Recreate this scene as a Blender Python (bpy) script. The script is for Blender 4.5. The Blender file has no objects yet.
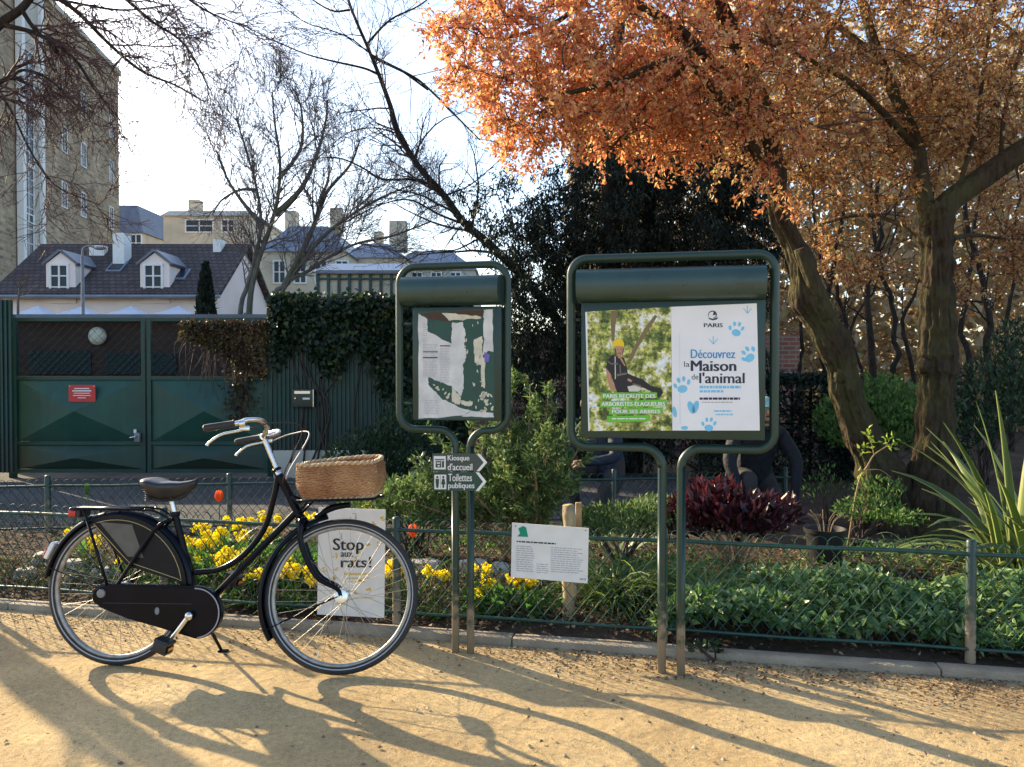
import bpy, bmesh, math, random
import numpy as np
from mathutils import Vector, Matrix, noise
R = math.radians
scene = bpy.context.scene
col = scene.collection

# ------------------------------------------------------------------ camera
F = 770.0; PITCH = R(-1.0); CAMZ = 1.4
cam_d = bpy.data.cameras.new('camera'); cam = bpy.data.objects.new('camera', cam_d); col.objects.link(cam)
cam.location = (0, 0, CAMZ); cam.rotation_euler = (R(90) + PITCH, 0, 0)
cam_d.sensor_width = 36.0; cam_d.lens = 36.0 * F / 1024.0
cam_d.clip_start = 0.05; cam_d.clip_end = 2000
scene.camera = cam

# ------------------------------------------------------------------ sky, sun, exposure
SUN_EL = 23.0
SUN_DIR = Vector((-0.766 * math.cos(R(SUN_EL)), 0.643 * math.cos(R(SUN_EL)), math.sin(R(SUN_EL))))   # towards the sun
SUN_AZ = math.atan2(SUN_DIR.x, SUN_DIR.y)
world = bpy.data.worlds.new('World'); scene.world = world; world.use_nodes = True
wn = world.node_tree.nodes; wl = world.node_tree.links
bg = wn.get('Background') or wn.new('ShaderNodeBackground')
sky = wn.new('ShaderNodeTexSky'); sky.sky_type = 'NISHITA'; sky.sun_disc = False
sky.sun_elevation = R(SUN_EL); sky.sun_rotation = SUN_AZ
sky.air_density = 1.0; sky.dust_density = 1.5; sky.ozone_density = 1.6
wl.new(sky.outputs[0], bg.inputs[0]); bg.inputs[1].default_value = 0.15
sun_d = bpy.data.lights.new('sun', 'SUN'); sun_d.energy = 4.8; sun_d.angle = R(0.55); sun_d.color = (1.0, 0.82, 0.53)
sun = bpy.data.objects.new('sun', sun_d); col.objects.link(sun)
sun.rotation_euler = SUN_DIR.to_track_quat('Z', 'Y').to_euler()
vs = scene.view_settings
scene.display_settings.display_device = 'sRGB'
vs.view_transform = 'Standard'; vs.look = 'None'; vs.gamma = 1.0; vs.use_curve_mapping = False
vs.exposure = 1.30
scene.render.engine = 'CYCLES'
scene.cycles.max_bounces = 8; scene.cycles.diffuse_bounces = 4; scene.cycles.glossy_bounces = 3
scene.cycles.transmission_bounces = 6; scene.cycles.transparent_max_bounces = 8
scene.cycles.use_denoising = True

# ------------------------------------------------------------------ helpers
CAM = Vector((0, 0, CAMZ))
def ray(px, py):
    x = (px - 512.0) / F; y = (383.5 - py) / F
    fw = Vector((0, math.cos(PITCH), math.sin(PITCH))); up = Vector((0, -math.sin(PITCH), math.cos(PITCH)))
    return fw + Vector((1, 0, 0)) * x + up * y
def at(px, py, Y):
    r = ray(px, py); return CAM + r * (Y / r.y)
def ground(px, py, z=0.0):
    r = ray(px, py); return CAM + r * ((z - CAMZ) / r.z)

def tag(o, label=None, cat=None, group=None, kind=None):
    if label: o['label'] = label
    if cat: o['category'] = cat
    if group: o['group'] = group
    if kind: o['kind'] = kind
    return o
def empty(name, loc=(0, 0, 0), rz=0.0, label=None, cat=None, group=None):
    o = bpy.data.objects.new(name, None); col.objects.link(o)
    o.location = loc; o.rotation_euler = (0, 0, rz); o.empty_display_size = 0.1
    return tag(o, label, cat, group)
def children(o):
    return [c for c in bpy.data.objects if c.parent == o]
def copy_tree(o, parent=None):
    c = o.copy(); col.objects.link(c); c.parent = parent
    for ch in children(o): copy_tree(ch, c)
    return c

class MB:
    def __init__(s): s.v = []; s.f = []; s.mi = []
    def add(s, vs_, fs, mi=0):
        b = len(s.v); s.v.extend([tuple(p) for p in vs_])
        for f in fs: s.f.append(tuple(b + i for i in f)); s.mi.append(mi)
        return s
    def box(s, c, size, M=None, mi=0):
        x, y, z = (k / 2 for k in size); c = Vector(c)
        vs_ = [Vector((sx * x, sy * y, sz * z)) for sx in (-1, 1) for sy in (-1, 1) for sz in (-1, 1)]
        if M is not None: vs_ = [M @ p for p in vs_]
        return s.add([c + p for p in vs_], [(0, 1, 3, 2), (4, 6, 7, 5), (0, 4, 5, 1), (2, 3, 7, 6), (0, 2, 6, 4), (1, 5, 7, 3)], mi)
    def bbox(s, c, size, b=0.004, M=None, mi=0):
        """box with bevelled edges"""
        bm = bmesh.new(); bmesh.ops.create_cube(bm, size=1.0)
        for v in bm.verts: v.co = Vector((v.co.x * size[0], v.co.y * size[1], v.co.z * size[2]))
        bmesh.ops.bevel(bm, geom=bm.edges[:], offset=b, segments=2, affect='EDGES', profile=0.5)
        bm.verts.index_update(); c = Vector(c)
        vs_ = [c + (M @ v.co if M is not None else v.co) for v in bm.verts]; fs = [[v.index for v in f.verts] for f in bm.faces]
        bm.free(); return s.add(vs_, fs, mi)
    def tube(s, path, rad, n=8, cap=True, mi=0, closed=False):
        P = [Vector(p) for p in path]; m = len(P)
        if not hasattr(rad, '__len__'): rad = [rad] * m
        T = []
        for i in range(m):
            if closed: t = P[(i + 1) % m] - P[i - 1]
            else: t = P[min(i + 1, m - 1)] - P[max(i - 1, 0)]
            T.append(t.normalized() if t.length > 1e-9 else Vector((0, 0, 1)))
        a = Vector((0, 0, 1)) if abs(T[0].z) < 0.9 else Vector((1, 0, 0))
        u = T[0].cross(a).normalized(); vs_ = []
        for i in range(m):
            u = (u - T[i] * u.dot(T[i]))
            u = u.normalized() if u.length > 1e-6 else T[i].orthogonal().normalized()
            w = T[i].cross(u)
            for k in range(n):
                an = 2 * math.pi * k / n
                vs_.append(P[i] + (u * math.cos(an) + w * math.sin(an)) * rad[i])
        fs = []
        for i in range(m if closed else m - 1):
            j = (i + 1) % m
            for k in range(n):
                k2 = (k + 1) % n
                fs.append((i * n + k, i * n + k2, j * n + k2, j * n + k))
        if cap and not closed:
            fs.append(tuple(range(n - 1, -1, -1))); fs.append(tuple((m - 1) * n + k for k in range(n)))
        return s.add(vs_, fs, mi)
    def lathe(s, prof, c=(0, 0, 0), axis='Z', n=24, mi=0, M=None):
        vs_ = []; c = Vector(c)
        for r, h in prof:
            for k in range(n):
                an = 2 * math.pi * k / n; a, b = r * math.cos(an), r * math.sin(an)
                p = Vector((a, b, h)) if axis == 'Z' else (Vector((a, h, b)) if axis == 'Y' else Vector((h, a, b)))
                if M is not None: p = M @ p
                vs_.append(c + p)
        fs = []
        for i in range(len(prof) - 1):
            for k in range(n):
                k2 = (k + 1) % n
                fs.append((i * n + k, i * n + k2, (i + 1) * n + k2, (i + 1) * n + k))
        fs.append(tuple(range(n - 1, -1, -1))); fs.append(tuple((len(prof) - 1) * n + k for k in range(n)))
        return s.add(vs_, fs, mi)
    def prism(s, poly, d0, d1, plane='XZ', mi=0):
        """extrude a 2D outline; XZ: depth along y"""
        n = len(poly)
        def pt(a, b, d): return (a, d, b) if plane == 'XZ' else ((a, b, d) if plane == 'XY' else (d, a, b))
        vs_ = [pt(a, b, d0) for a, b in poly] + [pt(a, b, d1) for a, b in poly]
        fs = [tuple(range(n)), tuple(range(2 * n - 1, n - 1, -1))] + [(i, i + n, (i + 1) % n + n, (i + 1) % n) for i in range(n)]
        return s.add(vs_, fs, mi)
    def sphere(s, c, r, n=12, m=8, M=None, mi=0):
        c = Vector(c); rr = (r, r, r) if not hasattr(r, '__len__') else r; vs_ = []; fs = []
        for i in range(1, m):
            th = math.pi * i / m
            for k in range(n):
                p = Vector((rr[0] * math.sin(th) * math.cos(2 * math.pi * k / n), rr[1] * math.sin(th) * math.sin(2 * math.pi * k / n), rr[2] * math.cos(th)))
                if M is not None: p = M @ p
                vs_.append(c + p)
        tp = Vector((0, 0, rr[2])); tp = M @ tp if M is not None else tp
        vs_ += [c + tp, c - tp]
        for i in range(m - 2):
            for k in range(n):
                k2 = (k + 1) % n; fs.append((i * n + k, (i + 1) * n + k, (i + 1) * n + k2, i * n + k2))
        a, b = len(vs_) - 2, len(vs_) - 1
        for k in range(n):
            k2 = (k + 1) % n; fs.append((a, k, k2)); fs.append((b, (m - 2) * n + k2, (m - 2) * n + k))
        return s.add(vs_, fs, mi)
    def build(s, name, mat, parent=None, smooth=False, M=None, fixn=True, auto=None):
        me = bpy.data.meshes.new(name)
        vv = s.v if M is None else [tuple(M @ Vector(p)) for p in s.v]
        me.from_pydata(vv, [], s.f)
        for m_ in (mat if isinstance(mat, (list, tuple)) else [mat]): me.materials.append(m_)
        if any(s.mi): me.polygons.foreach_set('material_index', s.mi)
        if fixn and len(s.f) < 30000:
            bm = bmesh.new(); bm.from_mesh(me); bmesh.ops.recalc_face_normals(bm, faces=bm.faces[:]); bm.to_mesh(me); bm.free()
        if smooth: me.polygons.foreach_set('use_smooth', [True] * len(me.polygons))
        if auto is not None:
            me.polygons.foreach_set('use_smooth', [True] * len(me.polygons))
            me.set_sharp_from_angle(angle=R(auto))
        me.update()
        o = bpy.data.objects.new(name, me); col.objects.link(o)
        if parent is not None: o.parent = parent
        return o

def np_mesh(name, V, Fa, mat, parent=None, smooth=False):
    V = np.asarray(V, dtype=np.float32); Fa = np.asarray(Fa, dtype=np.int32); k = Fa.shape[1]
    me = bpy.data.meshes.new(name)
    me.vertices.add(len(V)); me.vertices.foreach_set('co', V.ravel())
    me.loops.add(Fa.size); me.loops.foreach_set('vertex_index', Fa.ravel())
    me.polygons.add(len(Fa)); me.polygons.foreach_set('loop_start', np.arange(0, Fa.size, k, dtype=np.int32))
    try: me.polygons.foreach_set('loop_total', np.full(len(Fa), k, dtype=np.int32))
    except Exception: pass
    if smooth: me.polygons.foreach_set('use_smooth', np.ones(len(Fa), dtype=bool))
    me.update(calc_edges=True); me.validate()
    me.materials.append(mat)
    o = bpy.data.objects.new(name, me); col.objects.link(o)
    if parent is not None: o.parent = parent
    return o

def unit(a): return a / np.maximum(np.linalg.norm(a, axis=-1, keepdims=True), 1e-9)
def leaf_arrays(P, D, L, W, rng, droop=0.15, fold=0.25, N=None):
    """folded leaf of two halves with a broad belly: base, 2 belly points a side, tip. 6 verts, 4 triangles a leaf"""
    n = len(P); P = np.asarray(P, float); D = unit(np.asarray(D, float))
    L = np.broadcast_to(np.asarray(L, float), (n,))[:, None]; W = np.broadcast_to(np.asarray(W, float), (n,))[:, None]
    if N is None: N = rng.normal(size=(n, 3)) * 0.7 + np.array([0, 0, 0.6])
    S = unit(np.cross(D, N)); Nn = np.cross(S, D)
    mid = P + D * L * 0.42
    tip = P + D * L - Nn * L * droop
    a = mid + S * W * 0.5 + Nn * W * fold
    b = mid - S * W * 0.5 + Nn * W * fold
    V = np.stack([P, a, tip, b], 1).reshape(-1, 3)
    base = np.arange(n)[:, None] * 4
    Fa = np.concatenate([base + np.array([0, 1, 2]), base + np.array([0, 2, 3])], 1).reshape(-1, 3)
    return V, Fa
def leaves(name, P, D, L, W, mat, rng, parent=None, **k):
    V, Fa = leaf_arrays(P, D, L, W, rng, **k); return np_mesh(name, V, Fa, mat, parent)
def blades(name, B, D, L, W, bend, mat, rng, parent=None, seg=5, Wd=None):
    """strap leaves: base B, initial direction D, length L, width W, bend = how far they arch over"""
    n = len(B); B = np.asarray(B, float); D = unit(np.asarray(D, float)); H = D * np.array([1, 1, 0]); H = unit(H + 1e-6)
    L = np.broadcast_to(np.asarray(L, float), (n,))[:, None]; W = np.broadcast_to(np.asarray(W, float), (n,))[:, None]
    bend = np.broadcast_to(np.asarray(bend, float), (n,))[:, None]
    S = unit(np.cross(D, np.array([0, 0, 1.0])) + rng.normal(size=(n, 3)) * 0.15)
    rings = []; p = B.copy(); d = D.copy(); wp = [0.75, 1.0, 0.95, 0.75, 0.45, 0.04]
    for i in range(seg + 1):
        t = i / seg; w = np.interp(t, np.linspace(0, 1, 6), wp)
        rings.append(p - S * W * w * 0.5); rings.append(p + np.cross(S, d) * W * w * 0.18); rings.append(p + S * W * w * 0.5)
        d = unit(d + (H * 0.6 - np.array([0, 0, 1.0])) * bend * (0.4 + t) / seg)
        p = p + d * L / seg
    m = 3 * (seg + 1); V = np.stack(rings, 1).reshape(-1, 3); base = np.arange(n)[:, None] * m; fs = []
    for i in range(seg):
        a = i * 3
        fs.append(base + np.array([a, a + 1, a + 4, a + 3])); fs.append(base + np.array([a + 1, a + 2, a + 5, a + 4]))
    return np_mesh(name, V, np.concatenate(fs, 1).reshape(-1, 4), mat, parent, smooth=True)

def rot_about(v, axis, ang): return Matrix.Rotation(ang, 3, axis) @ v
def smooth_path(P, n=6):
    """Catmull-Rom through control points"""
    P = [Vector(p) for p in P]
    if len(P) < 3: return P
    Q = [P[0] * 2 - P[1]] + P + [P[-1] * 2 - P[-2]]; out = []
    for i in range(1, len(Q) - 2):
        for k in range(n):
            t = k / n; a, b, c, d = Q[i - 1], Q[i], Q[i + 1], Q[i + 2]
            out.append(0.5 * ((2 * b) + (c - a) * t + (2 * a - 5 * b + 4 * c - d) * t * t + (3 * b - a - 3 * c + d) * t ** 3))
    out.append(P[-1]); return out
def lerp_list(vals, n):
    xs = np.linspace(0, 1, len(vals)); return list(np.interp(np.linspace(0, 1, n), xs, vals))

class Tree:
    """limbs given as traced polylines; children grown from them"""
    def __init__(s, seed): s.r = random.Random(seed); s.br = []
    def limb(s, pts, r0, r1, lvl=0, n=5, rough=0.0):
        P = smooth_path(pts, n)
        if rough: P = [p + Vector((s.r.gauss(0, rough), s.r.gauss(0, rough), s.r.gauss(0, rough))) if 0 < i < len(P) - 1 else p for i, p in enumerate(P)]
        m = len(P); s.br.append((P, [r0 + (r1 - r0) * (i / (m - 1)) ** 0.8 for i in range(m)], lvl)); return len(s.br) - 1
    def grow(s, src, count, length, ang=(30, 60), wig=0.16, up=0.05, rr=0.55, lvl=1, tmin=0.15, seg=6, rmin=0.003, flat=None, zig=False):
        out = []
        for bi in src:
            P, rad, _ = s.br[bi]
            tot = sum((P[i + 1] - P[i]).length for i in range(len(P) - 1))
            c = count if isinstance(count, int) else max(1, int(tot * count))
            for _k in range(c):
                t = tmin + (1 - tmin) * s.r.random(); f = t * (len(P) - 1); i = min(int(f), len(P) - 2)
                p = P[i].lerp(P[i + 1], f - i); d = (P[i + 1] - P[i]).normalized()
                ax = rot_about(d.orthogonal().normalized(), d, s.r.uniform(0, 2 * math.pi))
                a = rot_about(d, ax, R(s.r.uniform(*ang)))
                L = length * s.r.uniform(0.55, 1.15) * (1.1 - 0.5 * t)
                r0 = max(rmin, min(rad[i] * rr, rad[i])); pts = [p]; rs = [r0]
                for q in range(seg):
                    a = (a + Vector((s.r.gauss(0, wig), s.r.gauss(0, wig), s.r.gauss(0, wig) + up))).normalized()
                    if zig: a = (a + ax * (0.22 if q % 2 else -0.22)).normalized()
                    p = p + a * (L / seg); pts.append(p); rs.append(max(rmin * 0.6, r0 * (1 - 0.75 * (q + 1) / seg)))
                s.br.append((pts, rs, lvl)); out.append(len(s.br) - 1)
        return out
    def mesh(s, names_mats, parent, sides=(10, 7, 5, 4, 3), rough_bark=False):
        """wood in two meshes: trunk and limbs up to level split, twigs above"""
        for nm, mt, lo, hi in names_mats:
            mb = MB()
            for P, rad, l in s.br:
                if not lo <= l <= hi: continue
                if l == 0 and max(rad) > .12 and rough_bark:                # thick trunk: fluted, lumpy surface
                    m = len(P) * 5; ts = np.linspace(0, len(P) - 1, m); Q = [P[min(int(t), len(P) - 2)].lerp(P[min(int(t), len(P) - 2) + 1], t - min(int(t), len(P) - 2)) for t in ts]; rq = list(np.interp(ts, range(len(P)), rad))
                    i0 = len(mb.v); N_ = 64; mb.tube(Q, rq, n=N_)
                    for i in range(m):
                        for k in range(N_):
                            v = Vector(mb.v[i0 + i * N_ + k]); d = v - Q[i]; a = 2 * math.pi * k / N_
                            fl = .5 * noise.noise(Vector((math.cos(a) * 1.6, math.sin(a) * 1.6, Q[i].z * 1.3))) + .38 * noise.noise(Vector((math.cos(a) * 5, math.sin(a) * 5, Q[i].z * 3.2 + 7))) + .22 * noise.noise(Vector((math.cos(a) * 11, math.sin(a) * 11, Q[i].z * 12)))
                            rdg = abs(noise.noise(Vector((math.cos(a) * 5.5, math.sin(a) * 5.5, Q[i].z * 1.6 + 3)))) + .6 * abs(noise.noise(Vector((math.cos(a) * 11, math.sin(a) * 11, Q[i].z * 4))))
                            mb.v[i0 + i * N_ + k] = tuple(Q[i] + d * (1 + .50 * fl - .20 * rdg + .07))
                else: mb.tube(P, rad, n=sides[min(l, len(sides) - 1)], cap=l == 0)
            if mb.v: mb.build(nm, mt, parent, smooth=True, fixn=False)

# ------------------------------------------------------------------ materials
def new_mat(name):
    m = bpy.data.materials.new(name); m.use_nodes = True
    return m, m.node_tree.nodes, m.node_tree.links, m.node_tree.nodes['Principled BSDF']
def ramp(n, stops, interp='LINEAR'):
    r = n.new('ShaderNodeValToRGB'); cr = r.color_ramp; cr.interpolation = interp
    while len(cr.elements) < len(stops): cr.elements.new(0.5)
    for e, (p, c) in zip(cr.elements, stops): e.position = p; e.color = (*c, 1)
    return r
def mul(c, k): return tuple(x * k for x in c)
def rough_mat(name, base, var=0.25, scale=8.0, rough=0.7, bump=0.0, bscale=60.0, metal=0.0, spec=0.5, detail=6.0, tint=None, coat=0.0):
    m, n, l, p = new_mat(name)
    tc = n.new('ShaderNodeTexCoord'); nz = n.new('ShaderNodeTexNoise'); nz.inputs['Scale'].default_value = scale; nz.inputs['Detail'].default_value = detail
    l.new(tc.outputs['Object'], nz.inputs['Vector'])
    r = ramp(n, [(0.3, mul(base, 1 - var)), (0.7, tint if tint else mul(base, 1 + var))]); l.new(nz.outputs['Fac'], r.inputs[0]); l.new(r.outputs[0], p.inputs['Base Color'])
    p.inputs['Roughness'].default_value = rough; p.inputs['Metallic'].default_value = metal
    p.inputs['Specular IOR Level'].default_value = spec; p.inputs['Coat Weight'].default_value = coat
    mr = n.new('ShaderNodeMapRange'); mr.inputs['To Min'].default_value = max(0.02, rough - 0.12); mr.inputs['To Max'].default_value = min(1, rough + 0.12)
    l.new(nz.outputs['Fac'], mr.inputs[0]); l.new(mr.outputs[0], p.inputs['Roughness'])
    if bump:
        n2 = n.new('ShaderNodeTexNoise'); n2.inputs['Scale'].default_value = bscale; n2.inputs['Detail'].default_value = 8; l.new(tc.outputs['Object'], n2.inputs['Vector'])
        b = n.new('ShaderNodeBump'); b.inputs['Strength'].default_value = bump; b.inputs['Distance'].default_value = 0.02
        l.new(n2.outputs['Fac'], b.inputs['Height']); l.new(b.outputs[0], p.inputs['Normal'])
    return m
def leaf_mat(name, stops, trans=0.35, rough=0.5, spec=0.3):
    m, n, l, p = new_mat(name)
    g = n.new('ShaderNodeNewGeometry'); r = ramp(n, stops); l.new(g.outputs['Random Per Island'], r.inputs[0])
    l.new(r.outputs[0], p.inputs['Base Color']); p.inputs['Roughness'].default_value = rough; p.inputs['Specular IOR Level'].default_value = spec
    t = n.new('ShaderNodeBsdfTranslucent'); hs = n.new('ShaderNodeHueSaturation'); hs.inputs['Saturation'].default_value = 1.05; hs.inputs['Value'].default_value = 1.3
    l.new(r.outputs[0], hs.inputs['Color']); l.new(hs.outputs[0], t.inputs[0])
    mx = n.new('ShaderNodeMixShader'); mx.inputs[0].default_value = trans
    l.new(p.outputs[0], mx.inputs[1]); l.new(t.outputs[0], mx.inputs[2]); l.new(mx.outputs[0], n['Material Output'].inputs[0])
    return m
def bark_mat(name, base, moss=None, scale=9.0, bump=0.8):
    m, n, l, p = new_mat(name)
    tc = n.new('ShaderNodeTexCoord'); mp = n.new('ShaderNodeMapping'); mp.inputs['Scale'].default_value = (1, 1, 0.28); l.new(tc.outputs['Object'], mp.inputs[0])
    nz = n.new('ShaderNodeTexNoise'); nz.inputs['Scale'].default_value = scale * 2; nz.inputs['Detail'].default_value = 8; nz.inputs['Roughness'].default_value = 0.7; l.new(mp.outputs[0], nz.inputs[0])
    vo = n.new('ShaderNodeTexVoronoi'); vo.inputs['Scale'].default_value = scale * 1.6; l.new(mp.outputs[0], vo.inputs[0])
    r = ramp(n, [(0.3, mul(base, 0.5)), (0.5, base), (0.75, mul(base, 1.6))]); l.new(nz.outputs['Fac'], r.inputs[0])
    out = r.outputs[0]
    if moss:
        n3 = n.new('ShaderNodeTexNoise'); n3.inputs['Scale'].default_value = 3.0; n3.inputs['Detail'].default_value = 5; l.new(tc.outputs['Object'], n3.inputs[0])
        r3 = ramp(n, [(0.42, (0, 0, 0)), (0.6, (1, 1, 1))]); l.new(n3.outputs['Fac'], r3.inputs[0])
        mx = n.new('ShaderNodeMixRGB'); mx.inputs[2].default_value = (*moss, 1); l.new(r3.outputs[0], mx.inputs[0]); l.new(out, mx.inputs[1]); out = mx.outputs[0]
    l.new(out, p.inputs['Base Color']); p.inputs['Roughness'].default_value = 0.9; p.inputs['Specular IOR Level'].default_value = 0.2
    ad = n.new('ShaderNodeMath'); ad.operation = 'ADD'; l.new(nz.outputs['Fac'], ad.inputs[0]); l.new(vo.outputs['Distance'], ad.inputs[1])
    b = n.new('ShaderNodeBump'); b.inputs['Strength'].default_value = bump; b.inputs['Distance'].default_value = 0.06; l.new(ad.outputs[0], b.inputs['Height']); l.new(b.outputs[0], p.inputs['Normal'])
    return m
def flat_mat(name, c, rough=0.6, metal=0.0, spec=0.4):
    return rough_mat(name, c, var=0.06, scale=14, rough=rough, metal=metal, spec=spec)

def ground_mat(name, c0, c1, c2, fine=220.0, bump=0.5, speck=None):
    m, n, l, p = new_mat(name)
    tc = n.new('ShaderNodeTexCoord')
    a = n.new('ShaderNodeTexNoise'); a.inputs['Scale'].default_value = 1.1; a.inputs['Detail'].default_value = 7; a.inputs['Roughness'].default_value = 0.62; l.new(tc.outputs['Object'], a.inputs[0])
    b_ = n.new('ShaderNodeTexNoise'); b_.inputs['Scale'].default_value = fine; b_.inputs['Detail'].default_value = 4; l.new(tc.outputs['Object'], b_.inputs[0])
    r = ramp(n, [(0.3, c0), (0.5, c1), (0.72, c2)]); l.new(a.outputs['Fac'], r.inputs[0])
    r2 = ramp(n, [(0.3, (0.55, 0.55, 0.55)), (0.5, (1, 1, 1)), (0.72, (1.35, 1.35, 1.35))]); l.new(b_.outputs['Fac'], r2.inputs[0])
    mx = n.new('ShaderNodeMixRGB'); mx.blend_type = 'MULTIPLY'; mx.inputs[0].default_value = 0.8; l.new(r.outputs[0], mx.inputs[1]); l.new(r2.outputs[0], mx.inputs[2]); out = mx.outputs[0]
    vo = n.new('ShaderNodeTexVoronoi'); vo.inputs['Scale'].default_value = fine * 0.55; l.new(tc.outputs['Object'], vo.inputs[0])
    if speck:
        r3 = ramp(n, [(0.0, (1, 1, 1)), (0.16, (0, 0, 0))]); l.new(vo.outputs['Distance'], r3.inputs[0])
        m3 = n.new('ShaderNodeMixRGB'); m3.inputs[2].default_value = (*speck, 1); l.new(r3.outputs[0], m3.inputs[0]); l.new(out, m3.inputs[1]); out = m3.outputs[0]
    g5 = n.new('ShaderNodeTexNoise'); g5.inputs['Scale'].default_value = fine * .17; g5.inputs['Detail'].default_value = 8; g5.inputs['Roughness'].default_value = .75; l.new(tc.outputs['Object'], g5.inputs[0]); gr = ramp(n, [(.33, (.76, .74, .72)), (.5, (1, 1, 1)), (.68, (1.15, 1.14, 1.11))]); l.new(g5.outputs['Fac'], gr.inputs[0]); gm = n.new('ShaderNodeMixRGB'); gm.blend_type = 'MULTIPLY'; gm.inputs[0].default_value = 1; l.new(out, gm.inputs[1]); l.new(gr.outputs[0], gm.inputs[2]); out = gm.outputs[0]
    l.new(out, p.inputs['Base Color']); p.inputs['Roughness'].default_value = 0.95; p.inputs['Specular IOR Level'].default_value = 0.15
    m5 = n.new('ShaderNodeTexNoise'); m5.inputs['Scale'].default_value = 26; m5.inputs['Detail'].default_value = 6; l.new(tc.outputs['Object'], m5.inputs[0])
    ad = n.new('ShaderNodeMath'); ad.operation = 'MULTIPLY_ADD'; ad.inputs[1].default_value = 1.6; l.new(m5.outputs['Fac'], ad.inputs[0]); l.new(b_.outputs['Fac'], ad.inputs[2])
    m7 = n.new('ShaderNodeTexNoise'); m7.inputs['Scale'].default_value = 5.5; m7.inputs['Detail'].default_value = 3; l.new(tc.outputs['Object'], m7.inputs[0]); ad2 = n.new('ShaderNodeMath'); ad2.operation = 'MULTIPLY_ADD'; ad2.inputs[1].default_value = 3.0; l.new(m7.outputs['Fac'], ad2.inputs[0]); l.new(ad.outputs[0], ad2.inputs[2]); ad = ad2
    bp_ = n.new('ShaderNodeBump'); bp_.inputs['Strength'].default_value = bump; bp_.inputs['Distance'].default_value = 0.012
    l.new(ad.outputs[0], bp_.inputs['Height']); l.new(bp_.outputs[0], p.inputs['Normal'])
    return m
def brick_mat(name, c1, c2, mortar, sx=1.0, bw=0.24, rh=0.075, axis='X', stain=0.35, mort=0.012):
    m, n, l, p = new_mat(name)
    tc = n.new('ShaderNodeTexCoord'); sp = n.new('ShaderNodeSeparateXYZ'); l.new(tc.outputs['Object'], sp.inputs[0]); cb = n.new('ShaderNodeCombineXYZ')
    l.new(sp.outputs[0 if axis == 'X' else 1], cb.inputs[0]); l.new(sp.outputs[2], cb.inputs[1])
    bt = n.new('ShaderNodeTexBrick'); l.new(cb.outputs[0], bt.inputs['Vector']); bt.inputs['Scale'].default_value = sx
    bt.inputs['Color1'].default_value = (*c1, 1); bt.inputs['Color2'].default_value = (*c2, 1); bt.inputs['Mortar'].default_value = (*mortar, 1)
    bt.inputs['Mortar Size'].default_value = mort; bt.inputs['Brick Width'].default_value = bw; bt.inputs['Row Height'].default_value = rh
    nz = n.new('ShaderNodeTexNoise'); nz.inputs['Scale'].default_value = 0.5; nz.inputs['Detail'].default_value = 8; nz.inputs['Roughness'].default_value = 0.7; l.new(tc.outputs['Object'], nz.inputs[0])
    r = ramp(n, [(0.3, (1 - stain,) * 3), (0.7, (1 + stain,) * 3)]); l.new(nz.outputs['Fac'], r.inputs[0])
    mx = n.new('ShaderNodeMixRGB'); mx.blend_type = 'MULTIPLY'; mx.inputs[0].default_value = 1; l.new(bt.outputs[0], mx.inputs[1]); l.new(r.outputs[0], mx.inputs[2])
    l.new(mx.outputs[0], p.inputs['Base Color']); p.inputs['Roughness'].default_value = 0.9
    b = n.new('ShaderNodeBump'); b.inputs['Strength'].default_value = 0.4; b.inputs['Distance'].default_value = 0.02; l.new(bt.outputs['Fac'], b.inputs['Height']); b.invert = True; l.new(b.outputs[0], p.inputs['Normal'])
    return m

def worn_post(name):
    # enamel chipped and dusty near the ground
    m, n, l, p = new_mat(name); tc = n.new('ShaderNodeTexCoord'); sp = n.new('ShaderNodeSeparateXYZ'); l.new(tc.outputs['Object'], sp.inputs[0])
    nz = n.new('ShaderNodeTexNoise'); nz.inputs['Scale'].default_value = 28; nz.inputs['Detail'].default_value = 8; l.new(tc.outputs['Object'], nz.inputs[0])
    mr = n.new('ShaderNodeMapRange'); mr.inputs[1].default_value = .05; mr.inputs[2].default_value = .55; mr.inputs[3].default_value = .42; mr.inputs[4].default_value = -.30; l.new(sp.outputs[2], mr.inputs[0])
    ad = n.new('ShaderNodeMath'); ad.operation = 'ADD'; l.new(mr.outputs[0], ad.inputs[0]); l.new(nz.outputs['Fac'], ad.inputs[1])
    r = ramp(n, [(.50, (0.015, 0.040, 0.029)), (.64, (.095, .095, .06)), (.80, (.26, .20, .13))]); l.new(ad.outputs[0], r.inputs[0]); l.new(r.outputs[0], p.inputs['Base Color'])
    r2 = ramp(n, [(.55, (.38,) * 3), (.8, (.85,) * 3)]); l.new(ad.outputs[0], r2.inputs[0]); l.new(r2.outputs[0], p.inputs['Roughness']); return m

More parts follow.
